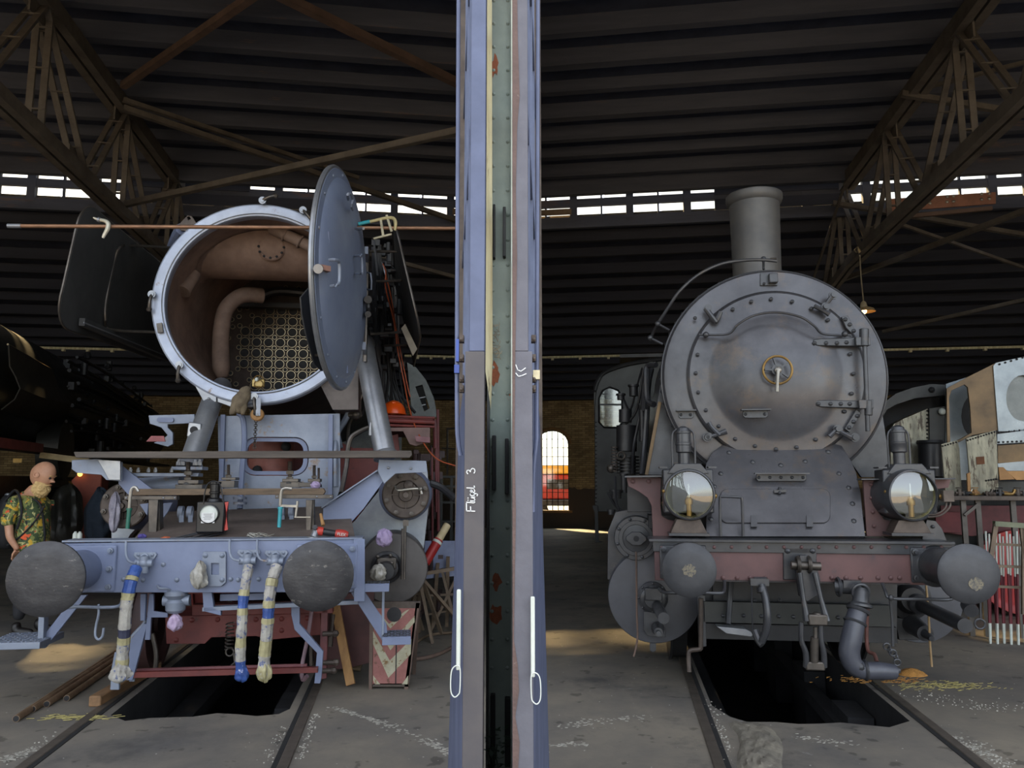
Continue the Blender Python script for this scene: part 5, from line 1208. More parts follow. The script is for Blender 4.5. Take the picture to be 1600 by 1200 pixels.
# apron (saddle front)
AN = (p(1211, 700, 1.13)-p(1211, 838, .70)); AN = V((0, -AN.z, AN.y)).normalized(); A0 = p(1211, 838, .70)
ANW = Q.r*AN.x+Q.d*AN.y+UP*AN.z
def AP(x, y, off=0): return Q.loc(hit(x, y, Q.W(A0+AN*off), ANW))
MB().ext([AP(x, y) for x, y in [(1103, 838), (1104, 770), (1101, 742), (1103, 724), (1112, 708), (1130, 694), (1150, 690), (1180, 690), (1250, 690), (1290, 690), (1315, 696), (1328, 716), (1338, 738), (1345, 770), (1352, 838)]], -AN*.04).build('saddle_plate', loco_face, ro, bevel=.004, label='dark grey apron plate under the smokebox door')
def abolt(pts, r, par, nm='rivet'):
    s_ = None
    for x, y in pts:
        if s_ is None: s_ = MB().dome((0, 0, 0), AN, r).build(nm, loco_blk, par); s_.location = AP(x, y)
        else: inst(s_, nm, AP(x, y), par)
abolt([(1139, 707), (1176, 722), (1220, 727), (1258, 721), (1294, 706), (1126, 740), (1116, 760), (1111, 811), (1311, 740), (1326, 762), (1332, 787), (1334, 814)], .021, ro)
ht = thing_part('hatch', ro)
def rpx(x0, y0, x1, y1, r): return [(cx+r*cos(R(a+i*18)), cy-r*sin(R(a+i*18))) for cx, cy, a in ((x1-r, y0+r, 0), (x0+r, y0+r, 90), (x0+r, y1-r, 180), (x1-r, y1-r, 270)) for i in range(6)]
MB().ext([AP(x, y) for x, y in rpx(1125, 765, 1297, 818, 12)], AN*.014).build('hatch_cover', loco_face, ht, bevel=.004)
for x, y in ((1178, 812), (1265, 812)):
    MB().ext([AP(x+i*5, y+j, .014) for i, j in ((-1, -6), (1, -6), (1, 12), (-1, 12))], AN*.012).build('hatch_clip', loco_blk, ht); abolt([(x-3, y+9), (x+3, y+9)], .008, ht, 'bolt')
MB().bar(AP(1209, 768, .03), AP(1228, 767, .03), .02, .02).cyl(AP(1218, 762, .03), AP(1218, 772, .03), .012, n=8).build('hatch_toggle', loco_blk, ht)
KR.tube('grab_handle', loco_blk, [(1126, 838, .66), (1125, 800, .66), (1125, 779, .66), (1128, 776, .66), (1155, 777, .66), (1159, 780, .66), (1160, 800, .66), (1161, 838, .66)], .011, 3)
# skirts and front brackets
KR.plate('side_skirt', loco_blk, [(1032, 600), (1008, 742), (1062, 742), (1104, 722), (1075, 690), (1050, 650)], 1.45, .04); KR.bar('skirt_edge', amberst, (1031, 628, 1.43), (1010, 742, 1.43), .03, .03, up=(1, 0, 0))
KR.plate('side_skirt', loco_blk, [(1378, 640), (1394, 746), (1346, 746), (1322, 712), (1352, 690)], 1.45, .04)
KR.plate('front_bracket', beamred, [(979, 746), (1033, 746), (1032, 790), (1034, 806), (1044, 812), (1056, 814), (1050, 838), (1020, 838), (1018, 790), (1012, 778), (998, 768), (982, 760)], .85, .03)
KR.bar('running_plate', loco_blk, (976, 745, .83), (1034, 744, .83), .12, .015); KR.bolts(beamred, [(989, 752), (1014, 752)], .84, .018)
KR.plate('front_bracket', beamred, [(1349, 750), (1374, 750), (1374, 802), (1382, 812), (1396, 814), (1410, 838), (1354, 838)], .85, .03); KR.bolts(beamred, [(1361, 757), (1362, 778), (1364, 800), (1366, 822)], .84, .015)
KR.plate('front_bracket', loco_blk, [(1448, 812), (1462, 814), (1472, 826), (1480, 846), (1440, 846)], .75, .03); KR.bolts(loco_blk, [(1458, 823)], .74, .014)
KR.plate('back_sheet', dark, [(980, 760), (1018, 760), (1020, 800), (980, 800)], 1.1, .02)
KR.plate('front_bracket', beamred, [(1458, 748), (1486, 748), (1482, 762), (1466, 764), (1458, 770)], .9, .02)
KR.bar('running_plate', loco_blk, (1342, 749, .83), (1488, 748, .83), .12, .012)
MB().box((SC.x, 4.8, 1.35), (2.1, 7.5, .1)).box((SC.x, 5, .95), (1.1, 7.8, .55)).build('main_frame', dark, ro)
# cylinders
def rcyl(pts, vc, rv, tc2, r2):
    o = thing_part('cylinder', ro)
    if vc:
        c = p(*vc, 1.25); MB().lathe(c, FR, [(rv, -.6), (rv, -.02), (rv*.97, 0), (rv*.8, 0), (rv*.78, .012), (rv*.62, .012), (rv*.6, .0), (.0001, .01)], 48, False).build('valve_cover', loco_blk, o)
        MB().ext([c+V((x*.085, -.06, z*.055)) for x, z in ((-1, -.25), (-.4, -1), (.4, -1), (1, -.25), (1, .25), (.4, 1), (-.4, 1), (-1, .25))], (0, .06, 0)).build('gland_plate', loco_blk, o, bevel=.005); MB().cyl(c-UY*.061, c-UY*.055, .024, n=16).build('opening', coal, o)
        s = None
        for i in range(8):
            a = 2*pi*i/8+.3; q = c+V((rv*.88*cos(a), -.005, rv*.88*sin(a)))
            if s is None: s = MB().dome((0, 0, 0), FR, .015).build('cover_bolt', loco_blk, o); s.location = q
            else: inst(s, 'cover_bolt', q, o)
    c2 = p(*tc2, 1.3); MB().lathe(c2, FR, [(r2, -.7), (r2, 0), (r2*.985, .012), (.0001, .03)], 56, False).build('cylinder_cover', M('cyl_cover', (78,80,86), (62,62,66), .4, .3, 2, .05, c3=(96,72,64), t3=.66, w3=.1), o)
    return o
cl = rcyl(None, (994, 841), .185, (1022, 931), .385)
KR.plate('cylinder_casing', loco_blk, [(949, 905), (950, 830), (962, 800), (985, 796), (1024, 800), (1024, 850), (1085, 900), (1080, 940)], 1.45, .1, parent=cl)
g = MB().lathe(p(1020, 934, 1.2), FR, [(.125, -.06), (.125, .0), (.1, .02), (.1, .05), (.075, .06), (.07, .1)], 28); g.build('tail_gland', loco_blk, cl); MB().box(p(1021, 928, 1.1), (.14, .06, .1)).build('gland_block', loco_blk, cl, bevel=.008)
MB().cyl(p(1026, 945, 1.15), p(1037, 966, .62), .043, n=20).cyl(p(1028, 982, 1.15), p(1029, 988, .95), .055, .035, n=18).cyl(p(1029, 988, .95), p(1029, 990, .85), .018, n=12).build('tail_rod', loco_blk, cl)
KR.plate('valve_block', loco_blk, [(1006, 955), (1040, 960), (1040, 996), (1012, 994), (1006, 985)], 1.18, .08, parent=cl)
KR.bolts(loco_blk, [(1000+22*cos(i*.785)+20, 934+22*sin(i*.785)) for i in range(8)], 1.19, .012, parent=cl)
MB().box(p(1020, 1010, 1.3), (.05, .05, .06)).cyl(p(1020, 1005, 1.3), p(1020, 1018, 1.3), .02, n=10).build('drain_cock', loco_blk, cl)
KR.tube('oil_rod', rusttruss, [(994, 862, 1.1), (994.5, 900, 1.05), (995, 960, 1.05), (996, 998, 1.05), (990, 1026, 1.0)], .008, 3, label='thin rusty rod')
cr_ = rcyl(None, None, 0, (1432, 934), .35)
MB().lathe(p(1420, 934, 1.2), FR, [(.17, -.1), (.17, 0), (.12, .02), (.12, .05), (.09, .1)], 28).build('tail_gland', dark, cr_)
MB().lathe(p(1442, 947, 1.0), p(1508, 978, .35)-p(1442, 947, 1.0), [(.075, -.12), (.075, -.05), (.05, -.02), (.05, (p(1508, 978, .35)-p(1442, 947, 1.0)).length)], 24).build('tail_rod', loco_blk, cr_, label='long protruding tail rod tube')
MB().cyl(p(1425, 975, 1.2), p(1446, 990, .95), .075, .06, n=18).cyl(p(1446, 990, .95), p(1456, 998, .85), .035, .02, n=12).build('piston_boss', loco_blk, cr_)
KR.plate('valve_block', dark, [(1398, 965), (1440, 970), (1440, 1000), (1405, 1000)], 1.2, .08, parent=cr_)
KR.tube('oil_rod', M('tan_rod', (150,124,84), (120,96,64), .6, 0, 6), [(1447, 915, .95), (1451, 960, .9), (1453, 1005, .9), (1456, 1042, .88)], .0085, 2, label='thin tan rod')
MB().cyl(p(1512, 945, .9), p(1518, 955, .8), .05, n=14).torus(p(1531, 975, .8), UY, .035, .008, 16, 6).cyl(p(1532, 940, .8), p(1532, 966, .8), .008, n=8).build('drain_fitting', loco_blk, cr_)
# underside
KR.bar('frame_stretcher', darkgreen, (1100, 955, 1.0), (1390, 962, 1.0), .06, .16); KR.bar('frame_stretcher', dark, (1095, 985, 1.05), (1400, 992, 1.05), .05, .12)
KR.bolts(loco_blk, [(1130, 962), (1162, 962), (1190, 963), (1217, 963), (1240, 964), (1310, 965), (1336, 965), (1180, 938), (1218, 938)], .96, .016)
KR.plate('frame_plate', dark, [(1098, 915), (1235, 915), (1235, 945), (1098, 945)], 1.2, .03); KR.plate('frame_plate', loco_blk, [(1352, 912), (1402, 912), (1402, 1000), (1385, 1006), (1360, 990), (1352, 975)], 1.1, .03)
KR.plate('guard_plate', loco_blk, [(1090, 930), (1102, 930), (1104, 1010), (1092, 1012)], 1.0, .04)
KR.tube('rail_guard', brownsteel, [(1095, 935, .9), (1095, 1006, .9), (1093, 1014, .9), (1080, 1016, .9), (1076, 1022, .9), (1077, 1050, .88)], .018, 3)
KR.tube('grab_iron', loco_blk, [(1030, 920, .6), (1040, 926, .5), (1090, 926, .4), (1122, 927, .42), (1131, 924, .45), (1132, 908, .55)], .013, 3)
KR.tube('grab_iron', loco_blk, [(1379, 912, .55), (1384, 925, .48), (1392, 935, .45), (1440, 936, .42), (1480, 937, .42), (1487, 933, .45), (1480, 918, .55)], .012, 3)
MB().sph(p(1392, 934, .45), .022, 10).build('joint', loco_blk, ro)
KR.tube('drain_pipe', loco_blk, [(1391, 938, .5), (1394, 970, .5), (1395, 1010, .5)], .010, 2)
KR.tube('drain_pipe', loco_blk, [(1142, 908, .9), (1140, 940, .9), (1138, 975, .85)], .022, 3)
KR.plate('stirrup_step', silver, [(1120, 979), (1165, 983), (1178, 990), (1174, 995), (1135, 990)], .8, .12)
h1 = thing_part('brake_hose', ro); K3 = Kit(Q, h1)
K3.tube('hose_body', loco_blk, [(1190, 914, .46), (1196, 935, .42), (1199, 962, .4), (1197, 985, .42), (1190, 1003, .45)], [.024, .026, .028, .028, .026], 6, 12)
MB().box(p(1186, 909, .5), (.13, .06, .05)).cyl(p(1190, 918, .46), p(1191, 926, .45), .036, n=12).cyl(p(1178, 908, .5), p(1198, 908, .5), .03, n=12).build('hose_cock', loco_blk, h1); MB().tube([p(1180, 985, .5), p(1186, 1000, .47), p(1192, 1007, .45)], .03, 10, 3).build('hose_end', loco_blk, h1)
K3.tube('hose_chain', loco_blk, [(1174, 905, .5), (1175, 950, .5), (1176, 985, .5)], .006, 2)
h2_ = thing_part('heating_hose', ro); K3 = Kit(Q, h2_)
MB().cyl(p(1305, 916, .55), p(1345, 918, .5), .05, n=16).torus(p(1310, 917, .5), UX, .06, .012, 18, 6).box(p(1330, 912, .5), (.12, .06, .05)).build('valve_body', loco_blk, h2_)
MB().lathe(p(1346, 918, .42), p(1344, 948, .4)-p(1346, 918, .42), [(.03, 0), (.05, .03), (.055, .1), (.08, .115), (.08, .13), (.05, .14)], 20).torus(p(1345, 925, .41), (0, 1, .2), .055, .012, 20, 8).build('elbow', loco_blk, h2_)
K3.tube('hose_body', M('rubber_hose', (70,72,80), (54,56,64), .4, 0, 6, .08), [(1342, 950, .4), (1337, 968, .38), (1330, 1000, .36), (1327, 1020, .36), (1333, 1038, .36), (1348, 1047, .37), (1375, 1048, .38), (1398, 1050, .40)], [.06, .066, .07, .07, .066, .06, .06, .05], 6, 16)
MB().torus(p(1341, 953, .4), p(1342, 950, .4)-p(1337, 968, .38), .068, .014, 20, 6).torus(p(1336, 972, .38), p(1342, 950, .4)-p(1337, 968, .38), .07, .01, 20, 6).torus(p(1352, 1047, .37), UX, .06, .012, 20, 6).build('hose_clip', loco_blk, h2_)
MB().sph(p(1343, 1042, .33), .035, 10).cyl(p(1396, 1048, .40), p(1405, 1047, .41), .03, .02, n=12).build('coupling_head', loco_blk, h2_)
g = MB()
pts = [p(1383, 1006, .5), p(1388, 1014, .48), p(1392, 1018, .46), (p(1398, 1022, .45)), p(1401, 1030, .44), p(1403, 1040, .42)]
for i, q in enumerate(pts[:-1]): g.torus((q+pts[i+1])/2, (1, .2, 0) if i % 2 else (0, 1, .2), .022, .006, 12, 6)
g.build('safety_chain', loco_blk, ro, kind='stuff')
KR.tube('drain_pipe', M('rust_pipe_r', (112,72,64), (84,56,50), .6, .1, 8), [(1356, 945, .9), (1354, 985, .8), (1356, 1016, .7), (1366, 1022, .65), (1370, 1034, .6)], .014, 3)
for s_ in (-1, 1):
    for v in (2.4, 4.0, 5.6, 7.2):
        MB().lathe((SC.x+s_*.70, v, .62), UX*s_, [(.0001, 0), (.09, 0), (.1, .05), (.52, .06), (.54, 0), (.6, 0), (.6, .12), (.63, .13), (.63, .15), (.0001, .15)], 36, False).build('driving_wheel', dark, ro)
# left flank: side pipes, air pump, cab
pu = thing_part('air_pump', ro); v = 3.0
MB().cyl(p(979, 665, v), p(979, 705, v), .11, n=20).cyl(p(981, 712, v), p(981, 742, v), .085, n=20).cyl(p(977, 640, v), p(977, 660, v), .07, n=16).build('pump_body', dark, pu)
g = MB()
for i in range(9): g.ring(p(960, 700+i*4.6, v-.1), UP, .035, .0, .012, 14)
g.build('cooling_fins', brownsteel, pu, kind='stuff')
g = MB()
for i in range(6): g.ring(p(981, 715+i*5, v), UP, .12, .05, .012, 20)
g.build('cooling_fins', dark, pu, kind='stuff'); MB().torus(p(971, 712, v-.14), UY, .04, .012, 16, 6).sph(p(955, 732, v-.1), .05, 10).build('pump_valve', steel, pu)
for pts, r_ in (([(1015, 575, 2.6), (1010, 600, 2.6), (1008, 640, 2.7)], .05), ([(1000, 650, 2.8), (990, 700, 2.8), (988, 742, 2.6)], .018), ([(1006, 575, 2.8), (995, 640, 2.9), (978, 662, 3.0)], .014), ([(1011, 640, 2.6), (1007, 700, 2.6), (1003, 742, 2.5)], .03),
                ([(961, 745, 2.2), (964, 790, 2.0), (980, 806, 1.8), (1018, 816, 1.4)], .012), ([(950, 770, 2.4), (962, 790, 2.3), (975, 800, 2.2)], .012), ([(1025, 570, 2.3), (1012, 572, 2.4), (1010, 590, 2.4), (1012, 625, 2.4), (1022, 632, 2.3)], .03), ([(975, 625, 3.1), (985, 640, 3.0), (996, 600, 2.9), (1004, 575, 2.8)], .012)):
    KR.tube('flank_pipe', loco_blk if r_ > .02 else dark, pts, r_)
for (x, y, w, h, v) in ((963, 772, 16, 14, 2.2), (975, 755, 10, 30, 2.3), (990, 610, 14, 18, 2.9), (1004, 660, 12, 60, 2.8), (955, 800, 10, 8, 2.2), (970, 620, 12, 10, 3.1)):
    c = p(x, y, v); k_ = KR.k(x, y, v); MB().cyl(c-UP*h*k_/2, c+UP*h*k_/2, w*k_/2, n=14).ring(c+UP*h*k_/2-UP*.02, UP, w*k_*.65, 0, .02, 14).build('lubricator', dark, ro)
ca = thing_part('cab', ro); v = 8.6
q = [(929, 800), (929, 640), (932, 600), (944, 582), (985, 570), (1050, 560), (1060, 800)]
W_ = [p(x, y, v) for x, y in [(936, 660), (936, 622), (942, 610), (953, 605), (966, 610), (972, 622), (972, 660), (966, 668), (944, 668)]]
MB().ext([p(x, y, v) for x, y in q], (0, .05, 0), [W_]).build('cab_front', darkgreen, ca, bevel=.01)
MB().ext(W_, (0, .01, 0)).build('cab_glass', winglass, ca)
MB().tube(W_, .02, 6, closed=True).build('window_frame', dark, ca)
MB().bar(p(936, 632, v-.02), p(972, 632, v-.02), .02, .03).build('glazing_bar', dark, ca)
MB().tube([p(929, 610, v-.03), p(934, 595, v-.03), p(946, 581, v-.03), p(985, 568, v-.03), p(1040, 560, v-.03)], .04, 8, 4).build('roof_edge', dark, ca)
MB().box((p(929, 700, v).x+.02, v+1.3, 2.3), (.04, 2.5, 2.0)).box((p(929, 700, v).x+.02, v+2.0, 3.3), (.04, .8, .3)).build('cab_side', darkgreen, ca)
MB().box((SC.x, v+1.3, 3.95), (2.5, 2.6, .06)).build('cab_roof', dark, ca)
s = None
for i in range(22):
    q = p(931.5, 660+i*6.2, v-.01)
    if s is None: s = MB().dome((0, 0, 0), FR, .014).build('rivet', dark, ca); s.location = q
    else: inst(s, 'rivet', q, ca)
KR.plate('cab_step', dark, [(925, 790), (934, 790), (936, 845), (944, 847), (930, 848), (929, 800)], 8.5, .05)
# lamps (each stands on the footplate)
def lamp(x, y, rg, lab, hx, yaw, handle, ch_x):
    v = .62; e, K = top(Q, x, 838, v, 'headlamp', lab, 'lamp', 'big round lamps on the black locomotive')
    k = Q.k(x, y, v); c = K.p(x, y, v); R_ = rg*k; ax = V((sin(yaw), -cos(yaw), 0))
    MB().lathe(c-ax*.02, ax, [(R_*1.08, -.26), (R_*1.12, -.1), (R_*1.12, .0), (R_*1.08, .03), (R_*1.02, .035), (R_*1.0, .01)], 48, False).build('lamp_body', loco_blk, e)
    MB().lathe(c-ax*.1, ax, [(.0001, -.15), (R_*.3, -.14), (R_*.65, -.09), (R_*.9, -.02), (R_, .09)], 48, False).build('reflector', mirror, e, label='bright curved reflector', fix=False)
    MB().lathe(c, ax, [(R_, .0), (R_*.7, .012), (.0001, .02)], 40, False).build('lens', lens, e)
    b0 = c-UP*R_*.92+UY*.06; MB().cyl(b0, b0+UP*R_*.5, .02, n=12).lathe(b0+UP*R_*.5, UP, [(.03, 0), (.032, .03), (.02, .05), (.012, .06)], 12).build('burner', brass, e)
    MB().lathe(b0+UP*R_*.6, UP, [(.014, 0), (.02, .03), (.011, .07), (.009, .14)], 12).build('lamp_glass', lens, e)
    zt2 = K.p(x, y-rg*1.72, v).z; 
    MB().box(c+V((0, .16, R_*.15)), (R_*2.15, .2, R_*1.9)).build('lamp_case', loco_blk, e, bevel=.012)
    MB().ext([c+V((-R_*.9, .05, R_*.9)), c+V((R_*.9, .05, R_*.9)), c+V((R_*.55, .05, R_*1.35)), c+V((-R_*.55, .05, R_*1.35))], (0, .2, 0)).build('case_top', loco_blk, e, bevel=.006)
    for s_ in (-1, 1): MB().box(c+V((s_*R_*1.05, .12, R_*1.18)), (R_*.35, .12, .012)).build('vent_wing', loco_blk, e)
    cx_ = c+V((ch_x*k, .12, 0)); r_ = rg*.29*k
    z0 = c.z+R_*1.3
    MB().lathe((cx_.x, cx_.y, z0), UP, [(r_*.85, 0), (r_*.85, .09), (r_*1.15, .1), (r_*1.15, .15), (r_*1.22, .155), (r_*1.22, .17), (r_*1.12, .175), (r_*1.12, .24), (r_*1.2, .245), (r_*1.2, .26), (r_*1.0, .262), (r_*.9, .285), (r_*.3, .3), (.0001, .3)], 28, False).build('lamp_chimney', loco_blk, e)
    w = handle*k; zh = c.z+R_*2.95
    MB().tube([(cx_.x-w, cx_.y, z0-.02), (cx_.x-w, cx_.y, zh-.1), (cx_.x-w*.8, cx_.y, zh-.03), (cx_.x, cx_.y, zh), (cx_.x+w*.8, cx_.y, zh-.03), (cx_.x+w, cx_.y, zh-.1), (cx_.x+w, cx_.y, z0-.02)], .008, 8, 4).build('carrying_handle', loco_blk, e)
    zb = 0; MB().ext([V((-R_*.5, .02, c.z-R_*1.05)), V((R_*.5, .02, c.z-R_*1.05)), V((R_*.78, .02, .02)), V((-R_*.78, .02, .02))], (0, .16, 0)).build('lamp_foot', brownsteel, e, bevel=.004)
    MB().box((0, .1, .012), (R_*1.7, .2, .02)).build('foot_plate', loco_blk, e)
    MB().dome(c+V((-R_*1.1, .0, R_*.15)), (-1, -1, 0), .015).dome(c+V((R_*1.1, .0, -R_*.05)), (1, -1, 0), .02).build('lamp_latch', brass, e)
    return e
lamp(1077, 773, 37, 'round lamp with yellowish glass left on the black locomotive', 0, R(-4), 18, -5)
lamp(1427, 774, 39, 'larger round mirror lamp right on the black locomotive', 0, R(10), 17, -9)
o = MB().box(p(1480, 775, .6), (.07, .06, .08)).tube([p(1484, 782, .6), p(1484, 792, .58), p(1470, 805, .58), p(1450, 808, .6)], .007, 8, 4).tube([p(1479, 782, .6), p(1477, 794, .58), p(1464, 803, .58), p(1450, 804, .6)], .006, 8, 4).build('lamp_cable_box', brownsteel, ro)

# ================================================================ THINGS ON AND ABOUT THE GREY-BLUE LOCOMOTIVE
def wtop(px, py, Y, name, label, cat, group=None, z=None, rz=0):   # Empty in world axes; returns helper mapping pixels at world depth to local
    o = at(px, py, Y)
    if z is not None: o.z = z
    e = thing(name, label, cat, group=group, loc=tuple(o))
    def P(x, y, yy=Y): return at(x, y, yy)-o
    return e, P
def single(mb_pts_fn, *a): pass
# rusty scaffold tube lying across smokebox, clamped to the deflectors
a, b = L.W(L.P(12, 353, .95)), L.W(L.P(735, 357, .95))
pole = thing('scaffold_tube', 'long rusty scaffold tube lying across in front of the open smokebox', 'tube', loc=tuple(a))
d = b-a; dn = d.normalized()
MB().tube([dn*.09, d], .0165, 14).build('tube', rustpipe, pole, fix=False); MB().ring(V((0, 0, 0)), dn, .019, .014, .1, 16).build('tube_end', silver, pole)
a = at(160, 350, L.W(L.P(160, 350, .95)).y)
e = thing('scaffold_hook', 'white bent hook clamping the scaffold tube to the left deflector plate', 'hook', loc=tuple(a)); Yh = a.y-.02
MB().tube([at(x, y, Yh)-a for x, y in ((146, 340), (153, 343), (163, 345), (169, 349), (168, 358), (163, 367), (161, 372))], [.006, .012, .016, .018, .018, .014, .01], 10, 4).build('hook_body', M('hook_white', (200,196,180), (150,146,130), .4, .3, 10), e)
MB().ring(at(153, 343, Yh)-a, (1, 0, -.3), .02, .0, .02, 14).build('hook_nut', silver, e)
a = at(600, 352, L.W(L.P(600, 352, .95)).y); e = thing('scaffold_clip', 'cream and teal clamp holding the scaffold tube at the right deflector plate', 'clamp', loc=tuple(a)); Yh = a.y-.02
MB().tube([at(x, y, Yh)-a for x, y in ((561, 350), (580, 346), (602, 341), (614, 341), (618, 348), (617, 360))], [.014, .014, .014, .016, .016, .010], 8, 3).build('clamp_body', M('clip_cream', (196,182,132), (150,136,96), .5, .2, 10), e)
MB().tube([at(560, 350, Yh-.01)-a, at(578, 346, Yh-.01)-a], .016, 8).build('grip', cyan, e)
MB().bar(at(595, 343, Yh)-a, at(599, 370, Yh)-a, .02, .02).bar(at(604, 336, Yh)-a, at(612, 362, Yh)-a, .012, .02).bar(at(584, 373, Yh)-a, at(612, 366, Yh)-a, .015, .015).build('clamp_jaw', M('jaw_cream', (170,160,130), (120,112,90), .5, .3, 10), e)
# plank across the brackets
e, K = top(L, 380, 711, 1.14, 'scaffold_plank', 'long grey wooden plank lying across the front brackets below the smokebox', 'plank')
MB().ext([K.p(115, 706, 1.1), K.p(118, 715, 1.1), K.p(300, 716, 1.1), K.p(640, 715, 1.1), K.p(644, 711, 1.1), K.p(643, 704, 1.1), K.p(300, 705, 1.1)], (0, .16, 0)).build('board', plankw, e, bevel=.004)
# battens clamped across the studs
e, K = top(L, 356, 769, 1.05, 'wooden_batten', 'brown wooden batten held by two screw clamps above the buffer beam', 'batten')
MB().ext([K.p(204, 764, 1.05), K.p(205, 774, 1.05), K.p(505, 773, 1.05), K.p(508, 768, 1.05), K.p(505, 763, 1.05)], (0, .09, 0)).build('batten', wood, e, bevel=.004)
for x0, x1, y, lab in ((194, 276, 778, 'short worn steel bar under the left end of the batten'), (430, 520, 776, 'short worn steel bar under the right end of the batten')):
    e, K = top(L, (x0+x1)/2, y, 1.0, 'steel_bar', lab, 'steel bar'); MB().ext([K.p(x0, y-3, 1.0), K.p(x1, y-3, 1.0), K.p(x1, y+3, 1.0), K.p(x0, y+3, 1.0)], (0, .08, 0)).build('bar', steel, e, bevel=.003); K.bolts(silver, [(x0+3, y), (x1-3, y), ((x0+x1)/2+20, y)], .995, .008)
for pts, grip, gm, lab, extra in (([(216, 768), (212, 762), (207, 763), (204, 772), (202, 797)], ((202, 797), (199, 826)), greenh, 'screw clamp with green handle on the left of the batten', None),
                   ([(456, 764), (446, 763), (440, 768), (438, 790)], ((438, 795), (436, 824)), cyan, 'screw clamp with cyan handle on the right of the batten', ((438, 790), (465, 791)))):
    e, K = top(L, pts[0][0], pts[0][1], .9, 'screw_clamp', lab, 'clamp', 'screw clamps on the batten')
    MB().tube([K.p(x, y, .92) for x, y in pts], .013, 8, 4).build('clamp_frame', clampm, e)
    MB().cyl(K.p(*grip[0], .92), K.p(*grip[1], .92), .017, .015, n=12).cyl(K.p(*grip[0], .92)+UP*.015, K.p(*grip[0], .92), .022, n=12).build('grip', gm, e, label='coloured plastic grip')
    if extra: MB().bar(K.p(*extra[0], .92), K.p(*extra[1], .92), .012, .018).cyl(K.p(465, 783, .92), K.p(462, 808, .92), .010, n=8).bar(K.p(460, 808, .92), K.p(485, 808, .92), .008, .008).build('sliding_jaw', clampm, e)
# lantern
e, K = top(L, 330, 842, .8, 'signal_lantern', 'black signal lantern with white disc and red triangles on the buffer beam', 'lantern', z=L.W(L.P(300, 846, .70)).z+.01)
v = .78; k = L.k(330, 800, v)
def C(x, y, vv=v): return K.p(x, y, vv)
v = C(330, 800).y-.0
z0 = C(330, 832).z; z1 = C(330, 784).z; x0 = C(307, 800).x; x1 = C(350, 800).x
MB().box(((x0+x1)/2, C(330, 800).y+.08, (z0+z1)/2), (x1-x0, .16, z1-z0)).build('lantern_body', lampblk, e, bevel=.008)
MB().ext([V((x1+.001, C(0, 0).y+.015+.13*a, z0+(z1-z0)*b)) for a, b in ((0, .95), (1, .95), (.5, .5), (1, .06), (0, .06), (.5, .5))][:3], (.002, 0, 0)).ext([V((x1+.001, C(0, 0).y+.015+.13*a, z0+(z1-z0)*b)) for a, b in ((.5, .5), (1, .06), (0, .06))], (.002, 0, 0)).build('red_triangle', redreflect, e, label='two red reflective triangles')
MB().ext([C(351, 785), C(357, 784), C(354, 800)], (0, .01, 0)).ext([C(351, 829), C(356, 828), C(354, 808)], (0, .01, 0)).build('side_flap', redreflect, e, label='red side flap')
xc, zc = C(327, 803).x, C(327, 803).z
MB().lathe((xc, v-.012, zc), FR, [(15.5*k, -.02), (15.5*k, .012), (14*k, .014), (14*k, .004)], 32, False).build('lens_rim', lampblk, e)
MB().lathe((xc, v-.014, zc), FR, [(14*k, 0), (.0001, .003)], 32, False).build('lens', white, e, label='white round lens')
a = C(316, 801); b = C(336, 817); MB().box(((a.x+b.x)/2, v-.022, (a.z+b.z)/2), (b.x-a.x, .002, a.z-b.z)).build('note', paper, e, label='small white printed note')
g = MB()
for i in range(6): g.box(((a.x+b.x)/2-(i % 2)*.004, v-.0235, a.z-.009-i*.0085), ((b.x-a.x)*(.7-.1*(i % 3)), .001, .0022))
g.build('printed_lines', dark, e, kind='stuff')
zt = C(330, 753).z
MB().lathe(((x0+x1)/2+.01, v+.08, 0), UP, [(.06, z1), (.055, z1+.02), (.036, z1+.03), (.036, z1+.06), (.044, z1+.065), (.044, z1+.075), (.038, z1+.08), (.038, zt-.02), (.045, zt-.015), (.045, zt), (.0001, zt+.005)], 24, False).build('lantern_chimney', lampblk, e)
MB().tube([C(318, 788), C(320, 770), C(325, 756), C(334, 752), C(343, 756), C(347, 770), C(349, 786)], .005, 6, 4).build('handle', lampblk, e)
g = MB()
for x in (309, 318, 333, 350): g.cyl(C(x, 832)+UY*.03, V((C(x, 0).x, C(x, 0).y+.03, 0)), .006, n=6)
g.build('foot', lampblk, e, kind='stuff', label='thin wire feet')
# angle grinder
e, K = top(L, 515, 838, .75, 'angle_grinder', 'red and black angle grinder lying on the right end of the beam', 'power tool', z=L.W(L.P(500, 843, .7)).z+.012)
v = .72; z_ = .055
def G_(x, y=832): return K.p(x, y, v)
A, B = G_(493, 829), G_(543, 836)
MB().lathe(A, B-A, [(.028, 0), (.034, .02), (.034, .05), (.03, .06)], 18).build('gear_head', M('grinder_red', (190,60,44), (160,46,36), .4), e)
MB().lathe(A.lerp(B, .25), B-A, [(.026, 0), (.024, .09)], 18).build('grip', dark, e)
MB().lathe(A.lerp(B, .62), B-A, [(.030, 0), (.036, .02), (.036, .07), (.024, .1)], 18).build('motor_housing', M('grinder_red2', (176,56,44), (150,46,38), .4), e)
MB().cyl(A+V((.01, 0, .02)), A+V((-.01, -.03, -.05)), .022, .028, n=14).lathe(A+V((-.01, -.03, -.05)), UP, [(.05, 0), (.05, .006)], 20).build('disc_guard', silver, e)
MB().cyl(A+V((.0, -.02, .02)), A+V((.0, -.05, .03)), .018, n=12).build('spindle_cap', dark, e)
MB().tube([K.p(543, 837, v), K.p(549, 845, v-.05), K.p(554, 860, v-.1), K.p(556, 880, v-.1)], .005, 6, 5).build('power_cord', dark, e)
